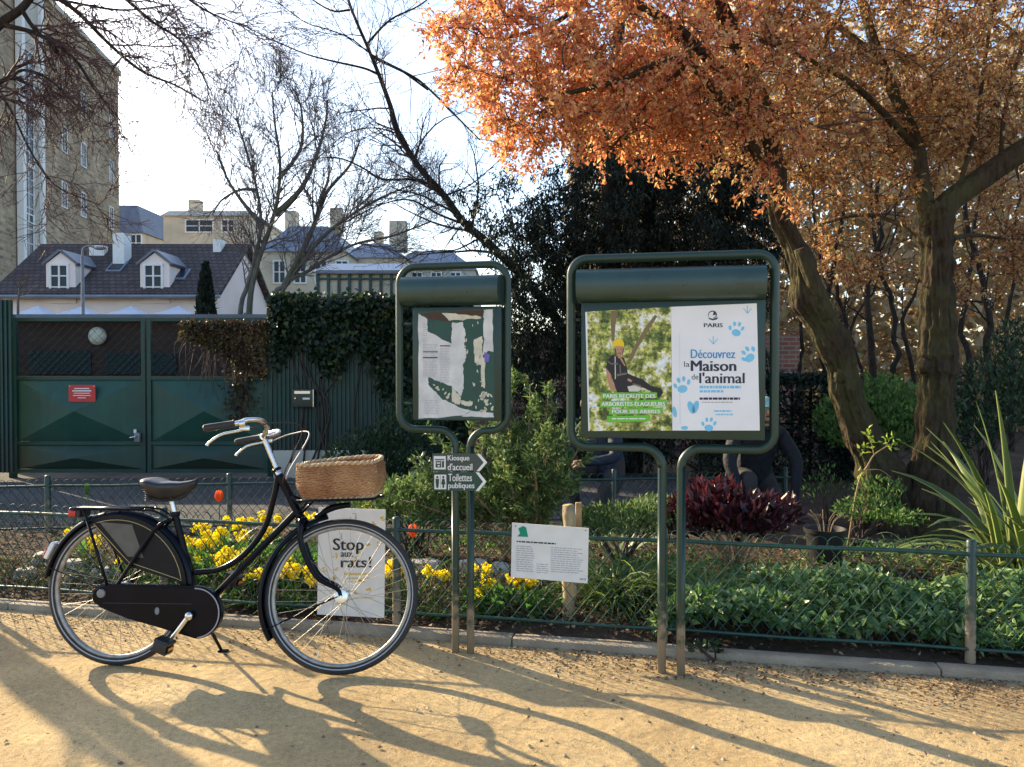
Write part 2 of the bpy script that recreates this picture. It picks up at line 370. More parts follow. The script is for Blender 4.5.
def grime_mat(name, base, dirt, z0, z1):
    # painted metal: uneven sheen, run streaks, rust freckles, splash dirt low down
    m, n, l, p = new_mat(name); tc = n.new('ShaderNodeTexCoord'); sp = n.new('ShaderNodeSeparateXYZ'); l.new(tc.outputs['Object'], sp.inputs[0])
    def noise_(sc, vec, det=6): k = n.new('ShaderNodeTexNoise'); k.inputs['Scale'].default_value = sc; k.inputs['Detail'].default_value = det; k.inputs['Roughness'].default_value = .65; l.new(vec, k.inputs[0]); return k.outputs['Fac']
    mp = n.new('ShaderNodeMapping'); mp.inputs['Scale'].default_value = (9, 9, .5); l.new(tc.outputs['Object'], mp.inputs[0])
    a = noise_(1.6, tc.outputs['Object']); s_ = noise_(1.0, mp.outputs[0]); f = noise_(55, tc.outputs['Object'], 3)
    r = ramp(n, [(.3, mul(base, .72)), (.7, mul(base, 1.35))]); l.new(a, r.inputs[0])
    rs_ = ramp(n, [(.55, (0, 0, 0)), (.80, (.45,) * 3)]); l.new(s_, rs_.inputs[0]); m1 = n.new('ShaderNodeMixRGB'); m1.inputs[2].default_value = (*mul(base, 2.2), 1); l.new(rs_.outputs[0], m1.inputs[0]); l.new(r.outputs[0], m1.inputs[1])
    mr = n.new('ShaderNodeMapRange'); mr.inputs[1].default_value = z0; mr.inputs[2].default_value = z1; mr.inputs[3].default_value = .42; mr.inputs[4].default_value = -.25; l.new(sp.outputs[2], mr.inputs[0]); ad = n.new('ShaderNodeMath'); ad.operation = 'ADD'; l.new(mr.outputs[0], ad.inputs[0]); l.new(a, ad.inputs[1])
    rd = ramp(n, [(.45, (0, 0, 0)), (.95, (.8,) * 3)]); l.new(ad.outputs[0], rd.inputs[0]); m2 = n.new('ShaderNodeMixRGB'); m2.inputs[2].default_value = (*dirt, 1); l.new(rd.outputs[0], m2.inputs[0]); l.new(m1.outputs[0], m2.inputs[1])
    rf = ramp(n, [(.74, (0, 0, 0)), (.78, (.8,) * 3)]); l.new(f, rf.inputs[0]); m3 = n.new('ShaderNodeMixRGB'); m3.inputs[2].default_value = (.09, .035, .015, 1); l.new(rf.outputs[0], m3.inputs[0]); l.new(m2.outputs[0], m3.inputs[1]); l.new(m3.outputs[0], p.inputs['Base Color'])
    mr2 = n.new('ShaderNodeMapRange'); mr2.inputs[3].default_value = .35; mr2.inputs[4].default_value = .62; l.new(a, mr2.inputs[0]); l.new(mr2.outputs[0], p.inputs['Roughness'])
    b = n.new('ShaderNodeBump'); b.inputs['Strength'].default_value = .25; b.inputs['Distance'].default_value = .01; l.new(noise_(5, tc.outputs['Object']), b.inputs['Height']); l.new(b.outputs[0], p.inputs['Normal']); return m

M = {}
M['gravel'] = ground_mat('path gravel', (0.34, 0.232, 0.118), (0.49, 0.352, 0.180), (0.61, 0.455, 0.245), 240, 0.55, (0.26, 0.19, 0.12))
M['soil'] = ground_mat('bed soil', (0.035, 0.024, 0.017), (0.07, 0.05, 0.036), (0.12, 0.088, 0.062), 120, 1.0, (0.16, 0.12, 0.09))
M['earth'] = ground_mat('earth', (0.06, 0.05, 0.03), (0.09, 0.075, 0.045), (0.13, 0.10, 0.06), 40, 0.8)
M['asphalt'] = ground_mat('alley asphalt', (0.07, 0.066, 0.066), (0.10, 0.094, 0.092), (0.135, 0.126, 0.123), 160, 0.4)
M['kerb'] = rough_mat('kerb concrete', (0.30, 0.245, 0.175), 0.3, 6, 0.9, 0.5, 90)
M['board'] = rough_mat('dark green enamel', (0.013, 0.038, 0.029), 0.25, 3, 0.40, 0.05, 40)
M['visor'] = rough_mat('visor enamel', (0.030, 0.062, 0.056), 0.2, 5, 0.30, 0.05, 30)
M['postgreen'] = worn_post('post enamel')
M['fence'] = rough_mat('fence green', (0.011, 0.052, 0.040), 0.35, 20, 0.42, 0.15, 80)
M['meshdark'] = rough_mat('old black wire', (0.010, 0.018, 0.015), 0.3, 30, 0.9, spec=0.05)
M['wire'] = rough_mat('wire green', (0.022, 0.062, 0.050), 0.35, 30, 0.62, spec=0.2)
M['gate'] = grime_mat('gate green', (0.009, 0.060, 0.045), (.045, .040, .028), .0, .9)
M['gatedark'] = rough_mat('gate frame green', (0.007, 0.045, 0.036), 0.3, 3, 0.45)
M['ribbed'] = grime_mat('ribbed green', (0.006, 0.042, 0.036), (.035, .034, .026), .2, 1.0)
M['paper'] = rough_mat('white paper', (0.80, 0.80, 0.82), 0.04, 6, 0.55, 0.05, 12)
M['white'] = rough_mat('white paint', (0.78, 0.77, 0.74), 0.06, 12, 0.5, 0.05, 20)
M['cream'] = rough_mat('cream paper', (0.60, 0.57, 0.45), 0.15, 20, 0.7)
M['ink'] = flat_mat('grey ink', (0.42, 0.42, 0.45), 0.7)
M['darkink'] = flat_mat('navy ink', (0.035, 0.04, 0.075), 0.7)
M['blackink'] = flat_mat('black ink', (0.03, 0.03, 0.03), 0.7)
M['blueink'] = flat_mat('blue ink', (0.05, 0.30, 0.58), 0.7)
M['palepaw'] = flat_mat('pale blue ink', (0.20, 0.55, 0.78), 0.7)
M['yellowink'] = flat_mat('ochre ink', (0.72, 0.52, 0.13), 0.7)
M['logogreen'] = flat_mat('logo green', (0.0, 0.28, 0.17), 0.6)
M['banner'] = flat_mat('banner green', (0.15, 0.52, 0.045), 0.6)
M['red'] = rough_mat('red plate', (0.55, 0.035, 0.035), 0.1, 8, 0.45)
M['black'] = rough_mat('black enamel', (0.004, 0.0055, 0.010), 0.2, 9, 0.22, spec=0.14)
M['blackmatte'] = rough_mat('black plastic', (0.018, 0.018, 0.02), 0.2, 20, 0.5)
M['leather'] = rough_mat('saddle vinyl', (0.014, 0.015, 0.020), 0.2, 30, 0.33, 0.1, 200)
M['rubber'] = rough_mat('tyre rubber', (0.018, 0.018, 0.020), 0.25, 40, 0.65, 0.2, 200)
M['chrome'] = rough_mat('silver alloy', (0.75, 0.74, 0.71), 0.06, 20, 0.28, metal=1.0)
M['rim'] = rough_mat('rim alloy', (0.36, 0.35, 0.33), 0.25, 30, 0.5, metal=0.8)
M['spoke'] = rough_mat('dull spoke', (0.36, 0.34, 0.31), 0.2, 30, 0.5, metal=0.8)
M['signgreen'] = rough_mat('sign green', (0.010, 0.060, 0.046), 0.15, 10, 0.45)
M['guard'] = rough_mat('coat guard vinyl', (0.008, 0.009, 0.012), 0.3, 12, 0.42, spec=0.2)
M['piping'] = flat_mat('gold line', (0.45, 0.36, 0.16), 0.5)
M['stripe'] = flat_mat('pale tyre stripe', (0.36, 0.36, 0.36), 0.5)
M['redlens'] = rough_mat('red lens', (0.55, 0.02, 0.015), 0.1, 20, 0.2)
M['whitelens'] = rough_mat('white lens', (0.75, 0.75, 0.75), 0.1, 20, 0.2)

def wmat(o):
    m = Matrix.Identity(4)
    while o is not None: m = o.matrix_basis @ m; o = o.parent
    return m
def wp(mb, name, mat, parent, **k):
    """build a part from world coordinates under its parent"""
    return mb.build(name, mat, parent, M=wmat(parent).inverted() if parent is not None else None, **k)
def np_w(V, parent):
    m = np.array(wmat(parent).inverted()); V = np.asarray(V, float); return V @ m[:3, :3].T + m[:3, 3]
def wleaves(name, P, D, L, W, mat, rng, parent, **k):
    V, Fa = leaf_arrays(P, D, L, W, rng, **k); return np_mesh(name, np_w(V, parent) if parent is not None else V, Fa, mat, parent)

# ------------------------------------------------------------------ fence line frame: t along the kerb, n away from the path
KA = math.atan2(-0.2, 1.0); TD = Vector((math.cos(KA), math.sin(KA), 0)); ND = Vector((-math.sin(KA), math.cos(KA), 0)); K0 = Vector((0, 3.876, 0))
def K(t, n, z=0.0): return K0 + TD * t + ND * n + Vector((0, 0, z))
def rear_line(x): return 6.1 + (x + 7) * 0.0846

# ------------------------------------------------------------------ ground sheets
def sheet(name, poly, z, mat):
    mb = MB(); mb.add([(a, b, z) for a, b in poly], [tuple(range(len(poly)))]); o = mb.build(name, mat); o['kind'] = 'structure'; return o
sheet('ground', [(-300, -200), (300, -200), (300, 500), (-300, 500)], -0.03, M['earth'])
k1, k2 = K(-40, 0.0), K(40, 0.0)
rng = np.random.default_rng(5)
# gravel path: gently uneven sheet near the camera
gp = MB(); nx, ny = 90, 40
for i in range(nx + 1):
    for j in range(ny + 1):
        t = -7 + 14 * i / nx; n_ = 0.0 - 6.0 * j / ny
        h = 0.006 * math.sin(t * 3.1 + n_ * 1.7) + 0.004 * math.sin(t * 7.3 - n_ * 5.1) if 0 < j else 0
        gp.v.append(tuple(K(t, n_, h * min(1, -n_ * 3))))
gp.f = [(i * (ny + 1) + j, i * (ny + 1) + j + 1, (i + 1) * (ny + 1) + j + 1, (i + 1) * (ny + 1) + j) for i in range(nx) for j in range(ny)]; gp.mi = [0] * len(gp.f)
b_ = len(gp.v); gp.add([K(-60, 0), K(-7.0, 0), K(-7.0, -6), K(-60, -6)], [(0, 1, 2, 3)]); gp.add([K(7, 0), K(60, 0), K(60, -6), K(7, -6)], [(0, 1, 2, 3)]); gp.add([K(-60, -6), K(60, -6), K(60, -60), K(-60, -60)], [(0, 1, 2, 3)])
o = gp.build('gravel_path', M['gravel'], smooth=True); o['kind'] = 'structure'
# kerb: concrete edging stones
kb = MB(); t = -9.0; rr = random.Random(3)
Mk = Matrix.Rotation(KA, 3, 'Z')
while t < 9:
    L = 0.995; kb.bbox(K(t + L / 2, 0.045 + rr.uniform(-.003, .003), -.028 + rr.uniform(-.002, .002)), (L, 0.085, 0.135), 0.007, Mk); t += 1.0
o = kb.build('kerb', M['kerb'], auto=40); o['kind'] = 'structure'
# planted bed of dark soil
sb = MB(); nx, ny = 120, 30
for i in range(nx + 1):
    for j in range(ny + 1):
        t = -7.5 + 15 * i / nx; a = K(t, 0.085); yb = rear_line(a.x)
        f = j / ny; y = a.y + (yb - a.y) * f; x = a.x
        z = 0.030 + 0.015 * math.sin(x * 5.3 + y * 3) + 0.02 * math.sin(x * 2.1 - y * 4.4) + 0.03 * min(1, f * 3)
        sb.v.append((x, y, z if j else 0.03))
sb.f = [(i * (ny + 1) + j, i * (ny + 1) + j + 1, (i + 1) * (ny + 1) + j + 1, (i + 1) * (ny + 1) + j) for i in range(nx) for j in range(ny)]; sb.mi = [0] * len(sb.f)
o = sb.build('soil_bed', M['soil'], smooth=True); o['kind'] = 'structure'
def soilz(x, y):
    a = 3.876 - 0.2 * x; f = max(0, min(1, (y - a) / max(.1, rear_line(x) - a))); return 0.030 + 0.015 * math.sin(x * 5.3 + y * 3) + 0.02 * math.sin(x * 2.1 - y * 4.4) + 0.03 * min(1, f * 3)
sheet('alley', [(-40, rear_line(-40) + .02), (4.5, rear_line(4.5) + .02), (4.5, 10.6), (-40, 10.6)], 0.0, M['asphalt'])
# soil strip under the trees beyond the bed
sheet('wood_floor', [(2.6, rear_line(2.6)), (40, rear_line(40)), (40, 40), (2.6, 40)], 0.03, M['soil'])

# ------------------------------------------------------------------ far buildings
def wall_window(mb_frame, mb_glass, c, w, h, face, d=0.08, bars=(1, 1), fr=0.05):
    """window set in a wall; face = outward normal, frame proud of the wall"""
    n = Vector(face).normalized(); u = Vector((0, 0, 1)).cross(n).normalized(); up = Vector((0, 0, 1))
    Mx = Matrix((u, n, up)).transposed()
    c = Vector(c)
    for sx in (-1, 1): mb_frame.box(c + u * sx * (w / 2) + n * d / 2, (fr, d, h + fr), Mx)
    for sz in (-1, 1): mb_frame.box(c + up * sz * (h / 2) + n * (d / 2 + 0.003), (w - fr, d, fr), Mx)
    for k in range(bars[0]): mb_frame.box(c + u * (-w / 2 + w * (k + 1) / (bars[0] + 1)) + n * (d / 2 - .004), (fr * .8, d * .8, h - fr), Mx)
    for k in range(bars[1]): mb_frame.box(c + up * (-h / 2 + h * (k + 1) / (bars[1] + 1)) + n * (d / 2 - .008), (w - fr, d * .6, fr * .6), Mx)
    mb_glass.box(c + n * 0.012, (w - fr, 0.02, h - fr), Mx)
glass_m, n_, l_, p_ = new_mat('window glass'); p_.inputs['Base Color'].default_value = (0.035, 0.045, 0.06, 1); p_.inputs['Roughness'].default_value = 0.15; p_.inputs['Specular IOR Level'].default_value = 0.22
M['glass'] = glass_m
M['brickA'] = brick_mat('old tan brick', (0.20, 0.14, 0.09), (0.46, 0.34, 0.215), (0.36, 0.29, 0.20), 1.0, 0.48, 0.19, 'Y', 0.45, 0.03)
M['stucco'] = rough_mat('pale stucco', (0.88, 0.75, 0.69), 0.07, 1.2, 0.9, 0.2, 30)
M['stucco2'] = rough_mat('peach stucco', (0.70, 0.54, 0.40), 0.12, 1.2, 0.9, 0.2, 30)
M['palewall'] = rough_mat('cream wall', (0.58, 0.50, 0.38), 0.30, 0.45, 0.9, detail=10)
M['stripwall'] = rough_mat('pale render', (0.50, 0.47, 0.40), 0.15, 0.8, 0.85)
M['zinc'] = rough_mat('zinc roof', (0.22, 0.25, 0.31), 0.2, 1.5, 0.45, metal=0.2)
M['slate'] = rough_mat('slate roof', (0.13, 0.14, 0.18), 0.25, 2.0, 0.5)
M['tile'] = brick_mat('brown roof tiles', (0.066, 0.048, 0.045), (0.105, 0.076, 0.070), (0.028, 0.022, 0.024), 1.0, 0.24, 0.16, 'X', 0.4, 0.02)
M['brickred'] = brick_mat('red brick', (0.26, 0.09, 0.06), (0.33, 0.13, 0.09), (0.30, 0.25, 0.2), 1.0, 0.24, 0.08, 'X', 0.3)
M['shed'] = brick_mat('brown shed brick', (0.036, 0.021, 0.019), (0.050, 0.029, 0.025), (0.034, 0.023, 0.021), 1.0, 0.24, 0.075, 'X', 0.3, 0.008)
M['tent'] = rough_mat('white canvas', (0.52, 0.56, 0.65), 0.06, 2, 0.7)
M['greypole'] = rough_mat('grey pole', (0.20, 0.20, 0.21), 0.15, 10, 0.4)

# tall tan brick block at the left
D_ = Vector((-0.143, 1, 0)).normalized(); Nn = Vector((1, 0.143, 0)).normalized()      # wall direction (away) and outward normal
bx = lambda Y: -25.4 - 0.143 * (Y - 50)
root = empty('brick_apartment_block', (bx(50), 50, 0), 0, 'tall tan brick apartment block with few small windows towering over the pink house', 'building')
mb = MB(); P0, P1 = Vector((bx(33), 33, 0)), Vector((bx(50), 50, 0)); Bk = -Nn * 4
Mw = Matrix((Nn, D_, Vector((0, 0, 1)))).transposed()
c = (P0 + P1) / 2 + Bk / 2 + Vector((0, 0, 10.2)); mb.box(c, (4, (P1 - P0).length, 20.4), Mw); wp(mb, 'wall', M['brickA'], root)
mb = MB(); mb.box((P0 + P1) / 2 + Bk / 2 + Vector((0, 0, 20.55)), (4.3, (P1 - P0).length + .3, 0.3), Mw); wp(mb, 'cornice', M['stripwall'], root)
def onwall(px, py):                      # hit of a pixel's ray with the wall plane
    r = ray(px, py); s_ = (P1 - CAM).dot(Nn) / r.dot(Nn); return CAM + r * s_
a, b = onwall(18, 300), onwall(37.5, 300)
mb = MB(); mb.box(((a + b) / 2).xy.to_3d() + Nn * 0.1 + Vector((0, 0, 10)), (0.24, (b - a).length, 20.0), Mw); wp(mb, 'stair_strip', M['stripwall'], root)
for e in (a, b):
    mb = MB(); mb.box(e.xy.to_3d() + Nn * 0.22 + Vector((0, 0, 9.98)), (0.3, 0.3, 19.9), Mw); wp(mb, 'strip_edge', M['white'], root)
for (px, py, w, h) in ((64, 140, .62, 1.35), (83, 155, .62, 1.35), (111, 172, .62, 1.35), (64, 195, .62, 1.35), (83, 205, .62, 1.35), (111, 218, .62, 1.35), (64, 86, .62, 1.35), (83, 106, .62, 1.35), (111, 127, .62, 1.35), (23, 137, 1.0, 2.8), (23, 193, 1.0, 2.8), (23, 243, 1.0, 2.8), (23, 80, 1.0, 2.8)):
    q = onwall(px, py); f_, g_ = MB(), MB(); off = 0.22 if px < 40 else 0.0
    wall_window(f_, g_, q + Nn * off, w, h, Nn, .06, (1, 1 if h < 2 else 3), .06); w_ = wp(f_, 'window', M['white'], root); wp(g_, 'pane', M['glass'], w_)

# pink house
HX0, HX1, HY0, HYR, HY1 = -19.1, -11.07, 29.0, 31.9, 34.8; ZE, ZR = 4.4, 6.5
root = empty('pink_house', (HX0, HY0, 0), 0, 'low pale pink house with brown tiled roof and two gabled dormer windows', 'house')
mb = MB(); prof = [(HY0, 0), (HY1, 0), (HY1, ZE), (HYR, ZR - .12), (HY0, ZE)]
mb.prism(prof, HX0, HX1, 'YZ'); wp(mb, 'wall', M['stucco'], root)
def slab(y0, z0, y1, z1, x0, x1, th):
    m_ = MB(); d = Vector((0, y1 - y0, z1 - z0)).normalized(); nn = Vector((0, -d.z, d.y))
    if nn.z < 0: nn = -nn
    vs_ = []
    for x in (x0, x1):
        for (y, z) in ((y0, z0), (y1, z1)):
            vs_.append(Vector((x, y, z))); vs_.append(Vector((x, y, z)) + nn * th)
    return m_.add(vs_, [(0, 1, 3, 2), (4, 6, 7, 5), (0, 4, 5, 1), (2, 3, 7, 6), (0, 2, 6, 4), (1, 5, 7, 3)])
wp(slab(HY0 - .35, ZE - .25, HYR, ZR, HX0 - .3, HX1 + .25, .12), 'roof', M['tile'], root); wp(slab(HY1 + .35, ZE - .25, HYR + .004, ZR + .003, HX0 - .3, HX1 + .25, .12), 'roof', M['tile'], root)
mb = MB(); mb.tube([(HX0 - .3, HY0 - .42, ZE - .27), (HX1 + .25, HY0 - .42, ZE - .27)], .07, 8); wp(mb, 'gutter', M['zinc'], root)
for px in (61, 155):
    c = at(px, 280, HY0 - .05); W_, zt = 1.10, 5.38
    mb = MB(); x0, x1 = c.x - W_ / 2, c.x + W_ / 2
    mb.prism([(x0, ZE - .5), (x1, ZE - .5), (x1, zt), (c.x, zt + .42), (x0, zt)], HY0 - .06, HYR - .5); dm = wp(mb, 'dormer', M['stucco'], root)
    for sx in (-1, 1):
        mb = MB(); p0, p1 = Vector((c.x, 0, zt + .46)), Vector((c.x + sx * (W_ / 2 + .09), 0, zt - .05)); n2 = Vector((sx * .58, 0, .81)) * .09
        vs_ = [p + Vector((0, y, 0)) + k for y in (HY0 - .14, HYR - .3) for p in (p0, p1) for k in (Vector(), n2)]
        mb.add(vs_, [(0, 1, 3, 2), (4, 6, 7, 5), (0, 4, 5, 1), (2, 3, 7, 6), (0, 2, 6, 4), (1, 5, 7, 3)]); wp(mb, 'dormer_roof', M['slate'], dm)
    f_, g_ = MB(), MB(); wall_window(f_, g_, (c.x - .04, HY0 - .062, 4.72), .66, 1.25, (0, -1, 0), .07, (1, 2), .08); w_ = wp(f_, 'window', M['white'], dm); wp(g_, 'pane', M['glass'], w_)
for (px, py0, py1, Y, w, d) in ((122, 234, 268, 30.6, 0.45, .62), (219, 240, 262, 31.5, .32, .5), (99, 246, 256, 31.2, .6, .4)):
    a = at(px, py0, Y); b = at(px, py1 + 10, Y); mb = MB(); mb.bbox((a.x, Y, (a.z + b.z) / 2), (w, d, a.z - b.z), .02); ch = wp(mb, 'chimney', M['white'], root)
    if px == 124:
        for k in range(3):
            mb = MB(); mb.lathe([(.06, 0), (.05, .3)], (a.x - .12 + .12 * k, Y, a.z), n=10); wp(mb, 'chimney_pot', M['brickred'], ch)
sl = (ZR - ZE + .25) / (HYR - HY0 + .35)
for px, yy in ((117, 30.2), (180, 29.7)):
    c = at(px, 280, yy); z = ZE - .25 + (yy - HY0 + .35) * sl + .17; Ms = Matrix.Rotation(math.atan(sl), 3, 'X')
    mb = MB(); mb.bbox((c.x, yy, z), (.6, .8, .08), .01, Ms); s_ = wp(mb, 'skylight', M['zinc'], root)
    mb = MB(); mb.box((c.x, yy, z + .05), (.46, .66, .03), Ms); wp(mb, 'pane', M['glass'], s_)
f_, g_ = MB(), MB(); wall_window(f_, g_, (HX1 + .004, HY0 + 2.6, 3.2), .8, 1.2, (1, 0, 0), .07, (1, 1), .08); w_ = wp(f_, 'window', M['white'], root); wp(g_, 'pane', M['glass'], w_)

# four peaked white marquees before the house
for i, (px, lab) in enumerate(((38, 'white peaked marquee nearest the ribbed gate pillar, before the pink house'), (82, 'white peaked marquee beside the grey lamp post, before the pink house'), (131, 'white peaked marquee below the tiled roof between the two dormers'), (178, 'white peaked marquee next to the slim cypress, before the pink house'))):
    c = at(px, 306, 24); root = empty('marquee', (c.x, 24, 0), 0, lab, 'marquee', 'peaked marquees before the house')
    mb = MB(); h = 0.72; z0 = c.z - .36; 
    mb.add([(c.x - h, 24 - h, z0), (c.x + h, 24 - h, z0), (c.x + h, 24 + h, z0), (c.x - h, 24 + h, z0), (c.x, 24, c.z), (c.x - h * .35, 24 - h * .35, z0 + .2), (c.x + h * .35, 24 - h * .35, z0 + .2), (c.x + h * .35, 24 + h * .35, z0 + .2), (c.x - h * .35, 24 + h * .35, z0 + .2),
            (c.x - h, 24 - h, z0 - .3), (c.x + h, 24 - h, z0 - .3), (c.x + h, 24 + h, z0 - .3), (c.x - h, 24 + h, z0 - .3)],
           [(0, 1, 6, 5), (1, 2, 7, 6), (2, 3, 8, 7), (3, 0, 5, 8), (5, 6, 4), (6, 7, 4), (7, 8, 4), (8, 5, 4), (0, 9, 10, 1), (1, 10, 11, 2), (2, 11, 12, 3), (3, 12, 9, 0)])
    wp(mb, 'canopy', M['tent'], root)
    for sx in (-1, 1):
        for sy in (-1, 1):
            mb = MB(); mb.tube([(c.x + sx * (h - .04), 24 + sy * (h - .04), 0), (c.x + sx * (h - .04), 24 + sy * (h - .04), z0 - .005)], .025, 8); wp(mb, 'leg', M['white'], root)

def block(name, lab, x0, x1, y0, y1, z, wallm, roofm, ztop, wins=(), cat='building', inset=1.2, chim=()):
    root = empty(name, ((x0 + x1) / 2, y0, 0), 0, lab, cat)
    mb = MB(); mb.box(((x0 + x1) / 2, (y0 + y1) / 2, z / 2), (x1 - x0, y1 - y0, z)); wp(mb, 'wall', wallm, root)
    mb = MB(); i = inset; vs_ = [(x0 - .2, y0 - .2, z + .002), (x1 + .2, y0 - .2, z + .002), (x1 + .2, y1 + .2, z + .002), (x0 - .2, y1 + .2, z + .002), (x0 + i, y0 + i, ztop), (x1 - i, y0 + i, ztop), (x1 - i, y1 - i, ztop), (x0 + i, y1 - i, ztop)]
    mb.add(vs_, [(0, 1, 2, 3), (4, 5, 6, 7), (0, 1, 5, 4), (1, 2, 6, 5), (2, 3, 7, 6), (3, 0, 4, 7)]); rf = wp(mb, 'roof', roofm, root)
    for (cx, w, h, d) in chim:
        mb = MB(); mb.bbox((cx, y0 + d, ztop + h / 2 - .2), (w, .9, h + .4), .03)
        wp(mb, 'chimney', wallm, rf)
    for (wx, wz, w, h) in wins:
        f_, g_ = MB(), MB(); wall_window(f_, g_, (wx, y0 - .002, wz), w, h, (0, -1, 0), .08, (1, 1), .1); w_ = wp(f_, 'window', M['white'], root); wp(g_, 'pane', M['glass'], w_)
    return root
def span(px0, px1, Y): return at(px0, 300, Y).x, at(px1, 300, Y).x
def zat(py, Y): return at(512, py, Y).z
a, b = span(104, 143, 70); block('slate_roofed_house', 'distant cream house with steep slate roof beside the tall brick block', a, b, 70, 80, zat(233, 70), M['palewall'], M['slate'], zat(203, 70), [((a + b) / 2 + 1.2, zat(243, 70), 1.0, 1.5)], inset=.9)
a, b = span(164, 252, 62); block('cream_apartment_block', 'distant flat topped cream apartment block rising behind the pink house', a, b, 62, 76, zat(216, 62), M['palewall'], M['stripwall'], zat(210, 62), [(a + 2.9, zat(226, 62), 2.2, 1.0), (a + 5.2, zat(226, 62), 1.0, 1.0)], inset=.3, chim=((a + 1.8, .9, 1.2, 2),))
a, b = span(262, 345, 52); block('ochre_apartment_block', 'ochre apartment block with zinc roof half hidden by the bare multi-stemmed tree', a, b, 52, 64, zat(252, 52), M['palewall'], M['zinc'], zat(222, 52), [(a + 1.2 + 1.4 * k, zat(272, 52), .8, 1.5) for k in range(4)], inset=1.5, chim=((a + 1.2, .8, 1.3, 3), (b - 1.2, .8, 1.5, 3)))
a, b = span(340, 405, 56); block('stone_apartment_block', 'sandy stone apartment block with tall brown chimney behind bare branches', a, b, 56, 66, zat(258, 56), M['palewall'], M['zinc'], zat(240, 56), [(a + 1.0 + 1.3 * k, zat(275, 56), .8, 1.4) for k in range(3)], inset=1.5, chim=((b - .9, 1.3, 1.9, 3), (b - 2.4, .7, 1.1, 3)))
a, b = span(385, 475, 60); block('zinc_roofed_block', 'long pale block with broad blue grey zinc roof just above the small notice board', a, b, 60, 72, zat(270, 60), M['stripwall'], M['zinc'], zat(247, 60), [(a + 1.0 + 1.5 * k, zat(280, 60), .8, 1.2) for k in range(4)], inset=2.0)
# timber framed veranda before them
Yv = 30.0; a, b = span(318, 402, Yv); root = empty('glazed_veranda', ((a + b) / 2, Yv, 0), 0, 'dark framed glazed veranda with slate blue roof behind the bare tree', 'veranda')
zt, zb = zat(272, Yv), zat(302, Yv)
mb = MB(); mb.box(((a + b) / 2, Yv + 1.2, zb / 2), (b - a, 2.4, zb)); wp(mb, 'wall', M['brickred'], root)
mb = MB()
for k in range(9): mb.box((a + (b - a) * k / 8, Yv, (zt + zb) / 2), (.10, .10, zt - zb))
mb.box(((a + b) / 2, Yv - .002, zt), (b - a + .1, .12, .12)); mb.box(((a + b) / 2, Yv - .004, (zb + (zt - zb) * .78)), (b - a, .07, .07)); wp(mb, 'frame', M['gatedark'], root)
mb = MB(); mb.box(((a + b) / 2, Yv + .08, (zt + zb) / 2), (b - a, .02, zt - zb - .1)); wp(mb, 'pane', M['palewall'], root)
mb = MB(); mb.box(((a + b) / 2, Yv + 1.2, zt + .3), (b - a + .4, 2.8, .08), Matrix.Rotation(R(14), 3, 'X')); wp(mb, 'roof', M['zinc'], root)

# lamp post
c = at(83, 318, 20); root = empty('street_lamp', (c.x, 20, 0), 0, 'slender grey street lamp with short curved arm before the pink house', 'street lamp')
zt = zat(247, 20); mb = MB(); mb.tube([(c.x, 20, 0), (c.x, 20, zt - .25)], [.055, .04], 10); wp(mb, 'pole', M['greypole'], root, smooth=True)
mb = MB(); mb.tube(smooth_path([(c.x, 20, zt - .27), (c.x + .02, 20, zt - .05), (c.x + .16, 20, zt + .03), (c.x + .36, 20, zt - .02)], 5), .028, 8); wp(mb, 'arm', M['greypole'], root, smooth=True)
mb = MB(); mb.sphere((c.x + .46, 20, zt - .03), (.16, .08, .05)); wp(mb, 'lamp_head', M['greypole'], root, smooth=True)

# ------------------------------------------------------------------ brown shed behind the gate
Ys = 12.6; a, b = span(-60, 300, Ys); zt = zat(319, Ys)
root = empty('brown_shed', ((a + b) / 2, Ys, 0), 0, 'dark brown brick shed with lattice windows seen over the green gate', 'shed')
mb = MB(); mb.box(((a + b) / 2, Ys + 1.5, zt / 2), (b - a, 3, zt)); wp(mb, 'wall', M['shed'], root)
mb = MB(); mb.box(((a + b) / 2, Ys + 1.4, zt + .03), (b - a + .2, 3.3, .06)); wp(mb, 'roof', M['slate'], root)
for (p0, p1, q0, q1) in ((30, 92, 351, 374), (106, 141, 353, 374), (152, 177, 353, 374)):
    A, B = at(p0, q0, Ys), at(p1, q1, Ys); mb = MB(); mb.box(((A.x + B.x) / 2, Ys - .012, (A.z + B.z) / 2), (B.x - A.x, .03, A.z - B.z)); w_ = wp(mb, 'window', M['glass'], root)
    mb = MB(); x = A.x - .4; hh = A.z - B.z
    for sgn in (-1, 1):
        x = A.x - hh
        while x < B.x + hh:
            x0, z0, x1, z1 = (x, B.z, x + hh, A.z) if sgn > 0 else (x + hh, B.z, x, A.z)
            def clip(xa, za, xb, zb):
                for lim, s_ in ((A.x, 1), (B.x, -1)):
                    if s_ * (xa - lim) < 0 and s_ * (xb - lim) < 0: return None
                    if s_ * (xa - lim) < 0: k = (lim - xa) / (xb - xa); za += (zb - za) * k; xa = lim
                    elif s_ * (xb - lim) < 0: k = (lim - xa) / (xb - xa); zb = za + (zb - za) * k; xb = lim
                return xa, za, xb, zb
            q = clip(x0, z0, x1, z1)
            if q and abs(q[0] - q[2]) > .01: mb.tube([(q[0], Ys - .04, q[1]), (q[2], Ys - .04, q[3])], .007, 4)
            x += .11
    wp(mb, 'lattice', M['gatedark'], w_)
c = at(98, 336, Ys - .05); root = empty('round_wall_lamp', (c.x, Ys, c.z), 0, 'round cream bulkhead lamp on the brown shed wall', 'wall lamp')
mb = MB(); mb.lathe([(.12, -.02), (.145, -.05), (.145, -.08), (.125, -.10)], (c.x, Ys, c.z), 'Y', 24); wp(mb, 'rim', M['stripwall'], root, auto=35)
